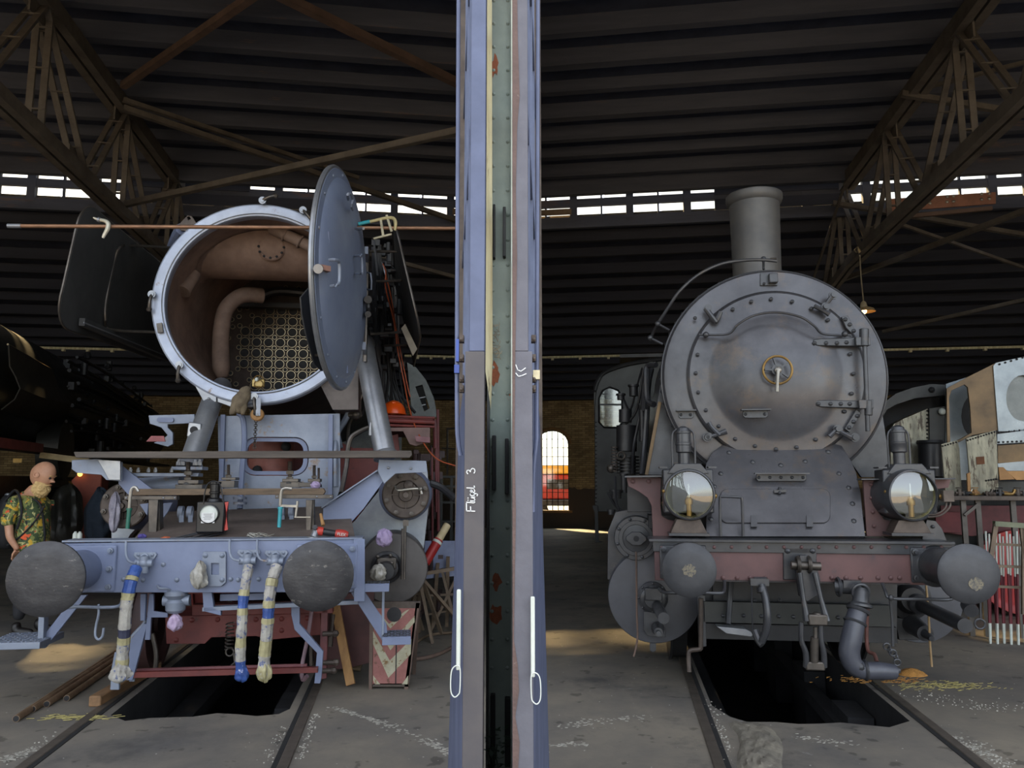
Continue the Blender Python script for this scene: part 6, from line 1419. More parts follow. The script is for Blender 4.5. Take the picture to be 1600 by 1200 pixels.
tx = bpy.data.curves.new('lettering', 'FONT'); tx.body = 'FLEX'; tx.size = .03; tx.extrude = .001; tx.align_x = 'CENTER'; tx.align_y = 'CENTER'
to = bpy.data.objects.new('lettering', tx); col.objects.link(to); tx.materials.append(white)
dg = bpy.context.evaluated_depsgraph_get(); me = bpy.data.meshes.new_from_object(to.evaluated_get(dg)); bpy.data.objects.remove(to)
to = bpy.data.objects.new('lettering', me); col.objects.link(to); to.parent = e; to.location = A.lerp(B, .82)+UY*-.037; to.rotation_euler = (pi/2, R(8), 0)
# helmet, rag, roller, hand lamp, small bits
e, K = top(L, 615, 648, 3.0, 'safety_helmet', 'orange safety helmet lying on the red running board', 'helmet')
MB().grid(lambda a, b: V((cos(2*pi*a)*.125*sin(pi/2*b)*1.06, sin(2*pi*a)*.16*sin(pi/2*b), .155*cos(pi/2*b)+.005)), 32, 12, .004).build('shell', orange, e); MB().torus((0, 0, .008), UP, .135, .008, 32, 6).build('brim', orange, e); MB().bar((0, -.11, .12), (0, .1, .14), .03, .02).build('ridge', orange, e)
e, K = top(L, 376, 640, 1.80, 'rag', 'brown cloth rag draped over the bottom of the smokebox ring', 'rag')
g = MB()
c0 = [(386, 606), (383, 612), (377, 622), (372, 634), (369, 645)]
for off, r_ in ((-6, .045), (3, .05), (9, .035)):
    g.tube([K.p(x+off*(.3+i*.18), y+abs(off)*.3, 1.78-.02*i) for i, (x, y) in enumerate(c0)], [r_*.6, r_, r_*1.1, r_*1.1, r_*.4], 12, 4)
g.v = [tuple(V(q)+V((noise.noise(V(q)*14), noise.noise(V(q)*14+V((5, 0, 0))), noise.noise(V(q)*14+V((0, 7, 0)))))*.016) for q in g.v]
g.build('cloth', ragbr, e, fix=False, ang=80)
e, K = top(L, 402, 648, 1.75, 'pulley_block', 'small wooden pulley block with chain hanging under the smokebox ring', 'pulley')
MB().lathe(K.p(402, 648, 1.78), FR, [(.055, -.03), (.06, -.02), (.05, 0), (.06, .02), (.05, .03)], 24).build('roller', light := woodlt, e); MB().cyl(K.p(402, 648, 1.72), K.p(402, 648, 1.84), .012, n=8).bar(K.p(404, 622, 1.78), K.p(403, 650, 1.74), .04, .02).build('block_frame', silver, e)
g = MB()
for i in range(13): g.torus(K.p(400-(i*.2), 658+i*3.4, 1.76), UX if i % 2 else UY, .014, .004, 10, 5)
g.build('chain', steel, e, kind='stuff')
e, K = top(L, 403, 606, 2.1, 'inspection_lamp', 'small brass and cream inspection lamp standing inside the smokebox bottom', 'lamp')
MB().box(K.p(404, 599, 2.1), (.11, .06, .07)).build('lamp_box', M('lamp_cream', (214,190,120), (180,150,80), .5), e, bevel=.008); MB().torus(K.p(404, 594, 2.1), UY, .045, .006, 16, 6).torus(K.p(404, 600, 2.06), UY, .04, .005, 16, 6).build('lamp_cage', brass, e); MB().sph(K.p(401, 593, 2.05), .02, 10).build('lamp_bulb', white, e)
for x, y, w, h, m_, nm, lab in ((222, 838, 12, 8, M('violet_cloth', (84,74,140), (60,52,110), .8), 'cloth_scrap', 'crumpled violet cloth scrap on the left of the beam'), (259, 841, 14, 6, M('ochre_cap', (196,104,60), (150,70,44), .6), 'rope_scrap', 'small orange scrap on the beam left of the lantern'), (400, 838, 34, 7, plastic, 'wire_bundle', 'pale tangled wire bundle on the middle of the beam'), (493, 758, 14, 12, rag, 'cloth_scrap', 'lilac cloth scrap beside the right studs')):
    vv = .8 if y > 800 else 1.3
    e, K = top(L, x, y+h/2, vv, nm, lab, 'scrap')
    if nm == 'wire_bundle':
        g = MB(); rnd = random.Random(2)
        for i in range(9): g.torus(V((rnd.uniform(-.09, .09), rnd.uniform(-.02, .03), .012+rnd.uniform(0, .02))), (rnd.uniform(-.4, .4), rnd.uniform(-.6, .2), 1), rnd.uniform(.03, .06), .0035, 20, 5)
        g.build('wires', plastic, e, kind='stuff')
    else: wad(K, 'cloth', m_, x, y, vv, w, h, .03, x, top_pin=1)
e, K = top(L, 504, 822, .95, 'wooden_hammer_handle', 'short light wooden handle leaning behind the angle grinder', 'handle'); MB().tube([K.p(501, 803, 1.0), K.p(505, 821, .95)], [.012, .016], 10).build('handle', woodlt, e)
# ================================================================ FLOOR THINGS, LEFT
for i, (x, y, x2, y2) in enumerate(((25, 1123, 192, 1012), (51, 1108, 196, 1014), (73, 1100, 199, 1018), (104, 1091, 203, 1022))):
    a, b = ground(x, y, .024), ground(x2, y2, .024); d = b-a; d = d.normalized()*3.4
    o = MB().tube([V((0, 0, 0)), d], .024, 18).ring(-d.normalized()*.001, d, .024, .02, .004, 18).build('floor_tube', M('floor_pipe%d' % i, (150,124,98), (108,88,70), .45, .4, 9, .08), label='rusty steel tube on the floor, %s of the four from the left edge' % ('first', 'second', 'third', 'last')[i], cat='tube', group='rusty tubes lying left of the rails', fix=False)
    o.location = a; k_ = MB().lathe(-d.normalized()*.0015, d, [(.0001, .0), (.0205, 0)], 18, False).build('tube_bore', coal, o)
a = ground(147, 1105, 0); b = ground(212, 1066, 0); d = (b-a)
g = MB().bar(V((0, 0, .04)), d*1.6+V((0, 0, .04)), .09, .08); o = g.build('timber_baulk', M('baulk', (140,106,72), (100,76,54), .8, 0, 4, .2, stretch=(4, .8, 4)), label='squared timber lying beside the left rail', cat='timber', bevel=.01); o.location = a
a = ground(120, 1122, .001); g = MB(); rnd = random.Random(8)
for i in range(90):
    q = V((rnd.gauss(0, .12), rnd.gauss(0, .035), .004)); t = rnd.uniform(-.5, .5); g.bar(q-V((cos(t)*.03, sin(t)*.02, 0)), q+V((cos(t)*.03, sin(t)*.02, .003)), .004, .003)
o = g.build('straw_scrap', straw, kind='stuff', label='scatter of pale straw by the left rail', cat='straw'); o.location = a
for (x0, y0, Y0), (x1, y1), w, lab in (((522, 935, 6.75), (548, 1074), .075, 'tan wooden plank leaning against the locomotive left of the barrier'), ((580, 975, 7.5), (556, 1050), .08, 'short darker plank leaning behind the tan plank')):
    b = ground(x1, y1, 0); a = at(x0, y0, Y0); d = a-b
    o = MB().bar(V((0, 0, .02)), d, w, .03, (0, 1, 0)).build('leaning_plank', woodlt if Y0 < 7 else wood, label=lab, cat='plank', bevel=.004); o.location = b
# chevron barrier
e, P = wtop(616, 1077, 6.5, 'barrier_trestle', 'rusty red and cream chevron barrier standing right of the locomotive step', 'barrier', z=0)
PY = 6.5; pan = [(584, 950), (652, 950), (638, 1070), (582, 1070)]
MB().ext([P(x, y) for x, y in pan], (0, .02, 0)).build('panel', redwhite, e, bevel=.002, label='faded red sheet with rust')
g = MB()
for pts in ([(583, 968), (584, 958), (610, 1004), (648, 962), (648, 972), (610, 1016)], [(583, 1006), (583, 986), (609, 1032), (643, 998), (642, 1022), (607, 1059)], [(588, 952), (608, 975), (634, 954), (640, 952), (610, 982), (586, 953)], [(583, 1062), (583, 1055), (594, 1069), (586, 1069)], [(638, 1055), (637, 1069), (628, 1069)]):
    g.ext([P(x, y)-UY*.003 for x, y in pts], (0, .002, 0))
g.build('cream_chevron', cream, e, label='cream chevron bands')
for x0, x1, x2, x3 in ((578, 584, 576, 581), (650, 656, 631, 637)):
    MB().ext([P(x0, 942), P(x1, 942), P(x3, 1080), P(x2, 1080)], (0, .04, 0)).build('leg', rusttruss, e)
    MB().bar(P((x0+x1)/2, 944)+UY*.05, V((P((x2+x3)/2, 1078).x, .5, 0)), .03, .03).build('leg', rusttruss, e)
MB().ext([P(578, 940), P(657, 940), P(656, 951), P(579, 951)], (0, .04, 0)).build('top_beam', brownsteel, e, bevel=.003)
MB().cyl(P(616, 960)-UY*.004, P(616, 960)+UY*.0, .06, n=20).build('dark_disc', dark, e)
MB().box(P(619, 1030)-UY*.003, (.008, .004, .38)).build('slot', coal, e)
MB().ext([P(583, 1068), P(638, 1068), P(638, 1073), P(582, 1073)], (0, .03, 0)).build('bottom_rail', brownsteel, e)
# bent hoop, trestles and rods behind the barrier
pts = [ground(x, y, .02) for x, y in ((560, 1020), (600, 1027), (645, 1030), (685, 1022), (720, 1002), (730, 985))]; a = pts[0].copy()
o = MB().tube([q-a for q in pts], .018, 8, 5).build('bent_rod', rusttruss, label='long bent rusty rod on the floor behind the barrier', cat='rod'); o.location = a
pts = [ground(x, y, .02) for x, y in ((600, 1012), (645, 1005), (672, 992), (712, 988))]; a = pts[0].copy()
o = MB().tube([q-a for q in pts], .016, 8, 5).build('bent_rod', wood, label='thinner bent rod on the floor between barrier and trestles', cat='rod'); o.location = a
def trestle(px, Y, lab, segs, m_=trussm):
    e, P = wtop(px, 1000, Y, 'metal_trestle', lab, 'trestle', 'brown trestles behind the barrier', z=0)
    for (x0, y0, x1, y1, dy, w) in segs:
        a, b = P(x0, y0), P(x1, y1, Y+dy); b.z = max(b.z, .0); MB().bar(a, b, w, w*.6).build('leg' if abs(y1-y0) > 40 else 'cross_bar', m_, e)
trm = M('trestle_brown', (130,112,92), (96,84,72), .7, .1, 6, .1)
trestle(655, 8.3, 'brown pointed trestle just behind the chevron barrier', [(655, 900, 620, 950, 0, .05), (655, 900, 646, 945, .2, .04), (655, 900, 676, 1008, .0, .05), (657, 902, 712, 965, .3, .05), (640, 900, 712, 888, 0, .06), (660, 905, 690, 990, .4, .04), (655, 903, 655, 988, .5, .04)], trm)
trestle(690, 8.9, 'second brown trestle between the first and the door leaf', [(690, 888, 712, 975, 0, .05), (712, 905, 672, 1008, 0, .05), (700, 870, 698, 980, .3, .04), (684, 880, 676, 985, .3, .04), (672, 930, 712, 928, 0, .04), (668, 960, 712, 952, .2, .03)], trm)
trestle(630, 8.8, 'low grey-brown trestle left of the pointed one', [(622, 905, 616, 960, 0, .04), (648, 880, 612, 985, .3, .05), (600, 908, 650, 898, 0, .05), (612, 930, 660, 925, .2, .03), (636, 905, 660, 1000, .2, .04)], trm)
a, b = at(664, 880, 8.0), at(699, 820, 8.2); e = thing('paper_tube', 'red and cream cardboard tube leaning behind the right cylinder', 'tube', loc=tuple(a)); d = b-a
MB().cyl(V((0, 0, 0)), d*.6, .05, n=14).build('tube_red', brightred, e, label='red lower half'); MB().cyl(d*.6, d, .04, n=14).build('tube_cream', M('card', (200,186,150), (170,150,110), .7), e); MB().cyl(d*.5, d*.56, .053, n=14).build('tape', white, e)
e, P = wtop(700, 860, 14, 'steel_shelf', 'tall green-grey steel shelf frame against the back wall beside the left door leaf', 'shelf', z=0)
for x in (690, 706, 716): MB().bar(P(x, 745), V((P(x, 745).x, 0, 0)), .05, .05).build('post', darkgreen, e)
for y in (745, 760, 785, 815): MB().box(P(706, y)+UY*.2, (.4, .5, .04)).build('shelf_board', darkgreen, e)
MB().tube([P(699, 745), P(699, 675), P(701, 670), P(716, 669)], .02, 6, 3).cyl(P(690, 700), P(716, 702), .015, n=6).build('wall_pipe', steel, e)

# ================================================================ LEFT BACKGROUND
o_ = at(108, 620, 12.2); B3 = Frame((0, 0), -R(16.5)); B3 = Frame((o_-B3.r*1.05)[:2], -R(16.5))
vsh = B3.U(16, 600, 1.08).y; vre = B3.U(63, 710, 1.36).y
bl = thing('steam_locomotive', 'dark sooty steam locomotive at the left edge, beyond the man', 'locomotive', B3)
MB().lathe((0, 0, 3.1), UY, [(.0001, vsh-2.6), (.8, vsh-2.6), (.9, vsh-2.5), (.9, 12)], 48, False).build('boiler', darkgreen, bl)
sq = [B3.U(x, y, 1.05) for x, y in ((18, 640), (107, 655), (80, 577), (12, 538))]
def sheet(a, b): q = (sq[0]*(1-a)+sq[1]*a)*(1-b)+(sq[3]*(1-a)+sq[2]*a)*b; return q+V((.10*sin(pi*min(1, b*1.6))-(.12*(1-b*4) if b < .25 else 0), 0, -.05*sin(pi*a)*(1-b)))
MB().grid(sheet, 8, 6, .015).build('curved_side_sheet', M('brown_black', (66,62,52), (48,46,42), .45, .2, 2, .08), bl)
MB().tube([sheet(i/8, 1) for i in range(9)], .012, 6).build('bright_edge', M('edge_tan', (190,170,130), (150,130,100), .4, .5, 6), bl)
MB().lathe((.5, vsh-.3, 3.85), UP, [(.3, 0), (.32, .15), (.2, .3), (.0001, .33)], 24, False).build('dome', M('amber_dome', (150,110,60), (100,76,44), .4, .3, 3), bl)
g = MB(); rnd = random.Random(17)
for i in range(10):
    z = 2.5+i*.14; v0 = rnd.uniform(.1, 1); g.tube([V((.9+.1*rnd.random(), v0, z)), V((.95, v0+2.5, z+rnd.uniform(-.1, .1))), V((.9, 9, z*.95+.1))], rnd.choice((.015, .025, .035)), 6, 2)
for i in range(60):
    c = V((rnd.uniform(.7, 1.05), rnd.uniform(.1, 9), rnd.uniform(2.2, 4.0))); r_ = rnd.uniform(.04, .11)
    q = i % 3
    if q == 0: g.cyl(c-UP*r_, c+UP*r_, r_*.6, n=10)
    elif q == 1: g.box(c, (r_, r_*2, r_*1.4))
    else: g.sph(c, r_*.7, 8)
g.build('boiler_fittings', dark, bl, kind='stuff', label='mass of dark pipes and fittings along the boiler')
MB().box((1.1, 2.5, 2.1), (.5, 14, .05)).box((0, 2, 1.3), (1.5, 13, .9)).build('running_board', dark, bl)
MB().box((1.36, vre-3, 2.1), (.06, 6, .11)).build('red_edge', red, bl, label='red painted board edge')
for v in (.8, 2.7, 4.6, 6.5): MB().lathe((.72, v, .8), UX, [(.0001, 0), (.12, 0), (.12, .08), (.66, .08), (.7, .0), (.78, .0), (.78, .13), (.0001, .13)], 36, False).build('driving_wheel', coal, bl)
MB().lathe((.9, .6, 2.2), UX, [(.5, -.3), (.5, .02), (.0001, .04)], 32, False).build('cylinder_front', darkgreen, bl)
e, K = top(B3, 138, 842, -.6, 'parts_cabinet', 'orange-brown machine casing standing behind the man', 'machine', z=0)
a, b = K.p(112, 740, -.6), K.p(160, 740, -.6); MB().ext([V((a.x, 0, .05)), V((b.x, 0, .05)), V((b.x, 0, a.z)), V((a.x+.1, 0, a.z+.02)), V((a.x, 0, a.z-.1))], (0, .5, 0)).build('casing', M('casing_orange', (150,72,50), (120,54,40), .6, 0, 4, .05), e, bevel=.02)
MB().box(((a.x+b.x)/2+.1, -.02, .95), (.12, .04, .5)).build('handle_slot', dark, e); MB().cyl(K.p(125, 740, -.62), K.p(125, 741, -.7), .035, n=14).build('amber_lamp', emis('amber', (255,190,90), 1.5), e)
e, K = top(B3, 96, 830, -1.2, 'gas_bottles_cover', 'dark crumpled tarpaulin cover standing between man and navy jacket', 'cover', z=0)
wad(K, 'cover', M('tarp_dark', (56,54,46), (36,36,34), .5, .1, 5, .2), 103, 815, -1.2, 52, 130, .3, 33, top_pin=.9)
e, P = wtop(152, 845, 9.6, 'navy_jacket', 'dark navy striped jacket hanging left of the grey-blue cylinder', 'jacket')
wad(type('T', (), {'p': staticmethod(lambda x, y, v: P(x, y)), 'k': staticmethod(lambda x, y, v: 9.6/1200), 'o': e})(), 'cloth', navy, 154, 808, 0, 38, 84, .14, 5, top_pin=.75)
for i, x in enumerate((117, 124)):
    e, P = wtop(x, 846, 8.0, 'spray_can', 'white spray can, %s of the two behind the beam' % ('left' if i == 0 else 'right'), 'spray can', 'spray cans behind the beam')
    MB().lathe((0, 0, 0), UP, [(.022, 0), (.024, .005), (.024, .075), (.016, .09), (.012, .092), (.012, .1)], 16).build('can', white, e)
e, K = top(B3, 27, 724, -1.0, 'yellow_plate', 'small yellow plate under the red board edge at the far left', 'plate'); MB().box((0, 0, .04), (.11, .01, .06)).build('plate', M('plate_yellow', (200,160,70), (170,130,50), .5), e)
a = B3.W(B3.P(64, 711, -1.9)); b = B3.W(B3.P(140, 721, -1.9)); o = MB().bar(V((0, 0, 0)), b-a, .12, .08).build('timber_beam', M('beam_cream', (168,150,110), (120,106,80), .8, 0, 6, .1), label='weathered cream timber between dark locomotive and grey-blue bracket', cat='timber'); o.location = a
# ================================================================ MAN
Ym = 8.75; mo = at(40, 985, Ym); mo.z = 0
man = thing('person', 'bald bearded man in green floral shirt with black backpack, looking down', 'person', loc=tuple(mo))
sc = Ym/1200
def MP(x, y, dy=0): q = at(x, y, Ym)-mo; return V((q.x, dy, q.z))
def skin_mesh(name, pts, edges, mat, parent, sub=2, **kw):
    me = bpy.data.meshes.new(name); me.from_pydata([p_[0] for p_ in pts], edges, []); me.materials.append(mat)
    o = bpy.data.objects.new(name, me); col.objects.link(o); o.parent = parent
    md = o.modifiers.new('skin', 'SKIN'); md.use_smooth_shade = True
    for i, (c, rx, ry) in enumerate(pts): me.skin_vertices[0].data[i].radius = (rx, ry); me.skin_vertices[0].data[i].use_root = (i == 0)
    s_ = o.modifiers.new('sub', 'SUBSURF'); s_.levels = sub; s_.render_levels = sub
    return tag(o, **kw)
def shirt_mat():
    m = M('floral_shirt', (78,96,56), (50,66,46), .8, 0, 9); t = m.node_tree; N = t.nodes; K = t.links; b = N['Principled BSDF']
    src = b.inputs['Base Color'].links[0].from_socket; tc = N.new('ShaderNodeTexCoord')
    for loc, scl, pos, c in (((0, 0, 0), 5, .52, (128,134,72)), ((4, 2, 1), 8, .60, (184,180,120)), ((9, 1, 5), 7, .60, (30,36,34)), ((2, 8, 3), 4.5, .62, (214,92,50)), ((6, 6, 0), 5, .62, (210,168,56))):
        mp = N.new('ShaderNodeMapping'); mp.inputs['Location'].default_value = loc; K.new(tc.outputs['Object'], mp.inputs[0])
        n = N.new('ShaderNodeTexNoise'); n.inputs['Scale'].default_value = scl; n.inputs['Detail'].default_value = 4; n.inputs['Distortion'].default_value = 2.5; K.new(mp.outputs[0], n.inputs[0])
        r = N.new('ShaderNodeValToRGB'); r.color_ramp.elements[0].position = pos; r.color_ramp.elements[1].position = pos+.02; K.new(n.outputs[0], r.inputs[0])
        x = N.new('ShaderNodeMixRGB'); K.new(r.outputs[0], x.inputs[0]); K.new(src, x.inputs[1]); x.inputs[2].default_value = (*lin(c), 1); src = x.outputs[0]
    K.new(src, b.inputs['Base Color']); return m
shirt = shirt_mat()
# skin surface: pelvis root, torso, neck, both arms to the wrist
body = [(MP(48, 862), .13, .13), (MP(47, 835), .12, .13), (MP(46, 805), .12, .15), (MP(46, 783), .10, .16), (MP(50, 770), .075, .075), (MP(58, 758), .075, .07),
        (MP(40, 785, -.17), .06, .06), (MP(33, 812, -.22), .048, .048), (MP(37, 838, -.24), .04, .04), (MP(46, 857, -.20), .030, .026),
        (MP(48, 785, .17), .06, .06), (MP(48, 815, .22), .048, .048), (MP(54, 842, .2), .038, .038), (MP(62, 860, .14), .028, .026)]
skin_mesh('body', body, [(0, 1), (1, 2), (2, 3), (3, 4), (4, 5), (3, 6), (6, 7), (7, 8), (8, 9), (3, 10), (10, 11), (11, 12), (12, 13)], skin, man)
sh = [(MP(49, 868), .19, .16), (MP(51, 850), .205, .17), (MP(52, 825), .21, .175), (MP(50, 800), .19, .185), (MP(47, 783), .14, .18), (MP(48, 772), .09, .09),
      (MP(40, 785, -.18), .088, .088), (MP(33, 805, -.225), .082, .08), (MP(33, 822, -.24), .078, .076), (MP(50, 785, .18), .085, .085), (MP(50, 812, .22), .075, .075)]
skin_mesh('shirt', sh, [(0, 1), (1, 2), (2, 3), (3, 4), (4, 5), (4, 6), (6, 7), (7, 8), (4, 9), (9, 10)], shirt, man, label='green shirt with floral print in yellow and orange')
MB().tube([MP(42, 770, -.09), MP(50, 775, -.09), MP(58, 779, -.05), MP(60, 780, 0), MP(57, 776, .06), MP(46, 767, .06)], .02, 8, 4).build('collar', shirt, man)
tr = [(MP(46, 872), .15, .14), (MP(42, 890, -.09), .105, .1), (MP(41, 930, -.1), .075, .075), (MP(38, 968, -.1), .062, .06), (MP(52, 890, .09), .105, .1), (MP(58, 930, .1), .075, .075), (MP(52, 968, .12), .062, .06)]
skin_mesh('trousers', tr, [(0, 1), (1, 2), (2, 3), (0, 4), (4, 5), (5, 6)], trouser, man)
for dx, dy in ((36, -.1), (52, .12)):
    q = MP(dx, 985, dy); skin_mesh('boot', [(V((q.x-.02, dy, .16)), .058, .058), (V((q.x-.02, dy, .06)), .055, .06), (V((q.x+.1, dy, .045)), .045, .045), (V((q.x+.18, dy, .04)), .038, .035)], [(0, 1), (1, 2), (2, 3)], bootm, man)
# hands
def hand(W_, d, side):
    d = d.normalized(); sidev = V((0, side, 0)); dn_ = V((0, 0, -1)); pts = [(W_, .026, .02), (W_+d*.05, .036, .018)]; ed = [(0, 1)]
    for k, (off, ln) in enumerate(((-.028, .06), (-.01, .072), (.01, .068), (.028, .052))):
        b_ = W_+d*.08+sidev*off; c1 = b_+(d+dn_*.3).normalized()*ln*.5; c2 = c1+(d+dn_*1.0).normalized()*ln*.5; n = len(pts)
        pts += [(b_, .0105, .0105), (c1, .0095, .0095), (c2, .008, .008)]; ed += [(1, n), (n, n+1), (n+1, n+2)]
    n = len(pts); t0 = W_+d*.03-sidev*.035; pts += [(t0, .013, .012), (t0+(d-sidev*.5+dn_*.4).normalized()*.035, .011, .011), (t0+(d-sidev*.2+dn_*.8).normalized()*.06, .009, .009)]; ed += [(0, n), (n, n+1), (n+1, n+2)]
    skin_mesh('hand', pts, ed, skin, man)
hand(MP(45, 856, -.20), MP(37, 868, -.16)-MP(46, 857, -.2), 1); hand(MP(62, 859, .14), MP(70, 872, .1)-MP(62, 860, .14), -1)
# head: profile towards +x, bowed
hc_ = MP(67, 741); tilt = R(26)
def headf(a, b):
    th = 2*pi*a; ph = pi*b; x, y, z = sin(ph)*cos(th), sin(ph)*sin(th), cos(ph)
    rx, ry, rz = .102, .078, .122
    q = V((x*rx, y*ry, z*rz))
    if z < 0: q.x *= 1+.06*z; q.y *= 1+.30*z; 
    front = max(0, x)*(1-min(1, abs(y)*1.5))
    if front > 0:
        zz = z
        q.x += front*(.034*math.exp(-((zz+.18)/.13)**2)*(1 if abs(y) < .25 else .2) + .008*math.exp(-((zz-.12)/.08)**2) - .008*math.exp(-((zz-.0)/.07)**2) + .012*math.exp(-((zz+.48)/.08)**2) + .016*math.exp(-((zz+.78)/.14)**2))
    return q
Rh = Matrix.Rotation(tilt, 3, 'Y')
g = MB().grid(lambda a, b: Rh @ headf(a, b), 64, 48); pivot(g, (0, 0, 0)); ho = g.build('head', skin, man, fix=False); ho.location = hc_; ho.scale = (1.32, 1.2, 1.2)
for s_ in (-1, 1):
    MB().sph(Rh @ V((.086, s_*.03, .002)), .014, 12).build('eye', dark, ho); g = MB()
    MB().torus(Rh @ V((-.008, s_*.078, -.012)), (0.2, 1, 0), .022, .008, 16, 6).sph(Rh @ V((-.006, s_*.076, -.012)), .018, 10, (.8, .4, 1.2)).build('ear', skin, ho)
    MB().tube([Rh @ V((.098, s_*.014, .022)), Rh @ V((.097, s_*.034, .027)), Rh @ V((.084, s_*.05, .020))], .005, 6, 3).build('eyebrow', beardm, ho)
MB().tube([Rh @ V((.112, -.02, -.062)), Rh @ V((.118, 0, -.06)), Rh @ V((.112, .02, -.062))], .005, 6, 3).build('mouth', M('lips', (160,96,84), (140,80,72), .5), ho)
def beardf(a, b):
    th = -pi*.62+2*pi*.62*a; r_ = .088*sin(pi*(.12+.8*b))**.6; q = V((.03+cos(th)*r_*1.0, sin(th)*r_*.85, -.05-.16*b)); n_ = noise.noise(q*60)*.012
    return Rh @ (q+V((cos(th), sin(th), 0))*n_+V((.02*b, 0, 0)))
MB().grid(beardf, 40, 20, .01).build('beard', beardm, ho, fix=False, label='full blond beard')
MB().tube([Rh @ V((.085, -.04, -.085)), Rh @ V((.108, -.014, -.062)), Rh @ V((.108, .014, -.062)), Rh @ V((.085, .04, -.085))], .008, 8, 3).build('moustache', beardm, ho)
# backpack with straps
MB().grid(lambda a, b: MP(16, 815)+V((cos(2*pi*a)*.13*sin(pi*b)**.5*(1+.1*noise.noise(V((a*9, b*5, 0)))), sin(2*pi*a)*.17*sin(pi*b)**.5, .30*cos(pi*b))), 28, 18).build('backpack', bagm, man, fix=False, label='black backpack')
MB().sph(MP(12, 773), .035, 10, (1, .6, .6)).build('bottle_top', silver, man)
MB().tube([MP(22, 782, -.15), MP(38, 766, -.17), MP(50, 776, -.22), MP(54, 800, -.23), MP(46, 825, -.22)], .014, 8, 4).build('strap', bagm, man); MB().tube([MP(78, 790, -.10), MP(70, 812, -.17), MP(50, 835, -.19), MP(28, 850, -.18)], .01, 8, 4).build('strap', bagm, man)
MB().tube([MP(60, 778, -.12), MP(72, 790, -.1), MP(78, 830, -.1), MP(76, 845, -.08)], .012, 8, 4).build('strap', bagm, man)

# ================================================================ HANGING LAMP, RIGHT BACKGROUND
a = A2.W(A2.U(1343, 392, 4.42)); Yl = a.y
e = thing('pendant_lamp', 'small lit enamel pendant lamp on a long cord from the right truss', 'lamp', loc=tuple(a))
def PL(x, y): return at(x, y, Yl)-a
MB().tube([PL(1343, 392), PL(1345, 430), PL(1349, 470)], .012, 6).torus(PL(1339, 391), UY, .04, .01, 14, 6).build('cord', M('cord', (130,120,100), (100,92,76), .7), e)
c = PL(1349, 470); k_ = Yl/1200
MB().lathe(c, -UP, [(.01, 0), (4*k_, 3*k_), (5.5*k_, 9*k_), (5.5*k_, 11*k_)], 20).build('lamp_holder', M('holder', (150,140,116), (120,110,90), .5), e)
MB().lathe(c-UP*10*k_+UX*.03, -UP, [(5*k_, 0), (12*k_, 3*k_), (15*k_, 8*k_), (14.5*k_, 8*k_), (11.5*k_, 4*k_), (.0001, 2*k_)], 32, False).build('shade', M('enamel', (150,130,96), (120,104,80), .4), e)
MB().sph(c-UP*17*k_, 4.2*k_, 12).build('bulb', bulbm, e)
# right background in frames turned like the neighbouring stall
B4 = Frame(at(1500, 800, 9.0)[:2], R(14))
tk = thing('tank_locomotive', 'light grey cab of a neighbouring locomotive with round windows, right edge', 'locomotive', B4); KT = Kit(B4, tk)
bg_ = [(1482, 745), (1484, 610), (1488, 604), (1513, 590), (1556, 568), (1620, 552), (1620, 745)]
MB().ext(B4.poly([(1478, 750), (1478, 600), (1556, 575), (1556, 750)], .9), (0, .03, 0), [[B4.P(1524+22*cos(2*pi*t_/20), 650+34*sin(2*pi*t_/20), .9) for t_ in range(20)]]).build('cab_front', greypaint, tk)
KT.plate('cab_rear_dark', coal, [(1478, 745), (1480, 606), (1516, 590), (1620, 560), (1620, 900), (1478, 745)][:5]+[(1480, 800)], 1.6, .04)
ql = B4.P(1480, 745, 1.0); qz = B4.P(1480, 745, .9).z
MB().box((ql.x+1.0, 3.6, (qz+.7)/2), (2.0, 4.0, qz-.7)).box((ql.x+1.0, 3.4, (qz+3.0)/2), (1.9, 3.4, 3.0-qz)).build('engine_body', darkgreen, tk, bevel=.02)
for v_ in (2.2, 3.6, 5.0):
    for s_ in (.35, 1.65): MB().cyl((ql.x+s_-.06, v_, .5), (ql.x+s_+.06, v_, .5), .5, n=32).build('wheel', dark, tk)
KT.plate('amber_pillar', amberst, [(1480, 700), (1479, 607), (1510, 590), (1556, 567), (1558, 600), (1560, 672), (1520, 680), (1500, 690)], .3, .04, holes=[[(1485, 692), (1483, 622), (1487, 610), (1507, 601), (1512, 605), (1516, 640), (1518, 676), (1500, 686)]], label='amber-brown steel pillar')
MB().ext(B4.poly([(1552, 572), (1556, 567), (1620, 553), (1620, 672), (1560, 674)], .28), (0, .03, 0), [[B4.P(1598+26*cos(2*pi*i/24), 622+36*sin(2*pi*i/24), .28) for i in range(24)]]).build('cab_side', greypaint, tk)
MB().ext(B4.poly([(1598+26*cos(2*pi*i/24), 622+36*sin(2*pi*i/24)) for i in range(24)], .34), (0, .01, 0)).build('round_window', M('milky', (120,126,124), (100,106,104), .3), tk)
KT.bolts(dark, [(1562+i*9, 569-i*2.6) for i in range(6)], .27, .013, name='rivet')
KT.plate('riveted_band', greypaint, [(1558, 678), (1620, 670), (1620, 690), (1558, 694)], .25, .03); KT.bolts(dark, [(1561+i*7, 691-i*.3) for i in range(8)], .24, .012, name='rivet'); KT.bolts(dark, [(1561+i*8, 676-i*.9) for i in range(7)], .24, .012, name='rivet')
KT.plate('reflection_panel', amberst, [(1559, 696), (1620, 692), (1620, 720), (1559, 724)], .26, .02); KT.plate('lower_panel', greypaint, [(1559, 724), (1620, 718), (1620, 736), (1575, 736), (1559, 730)], .26, .02)  # amber plate paints in the brown reflection below the riveted band
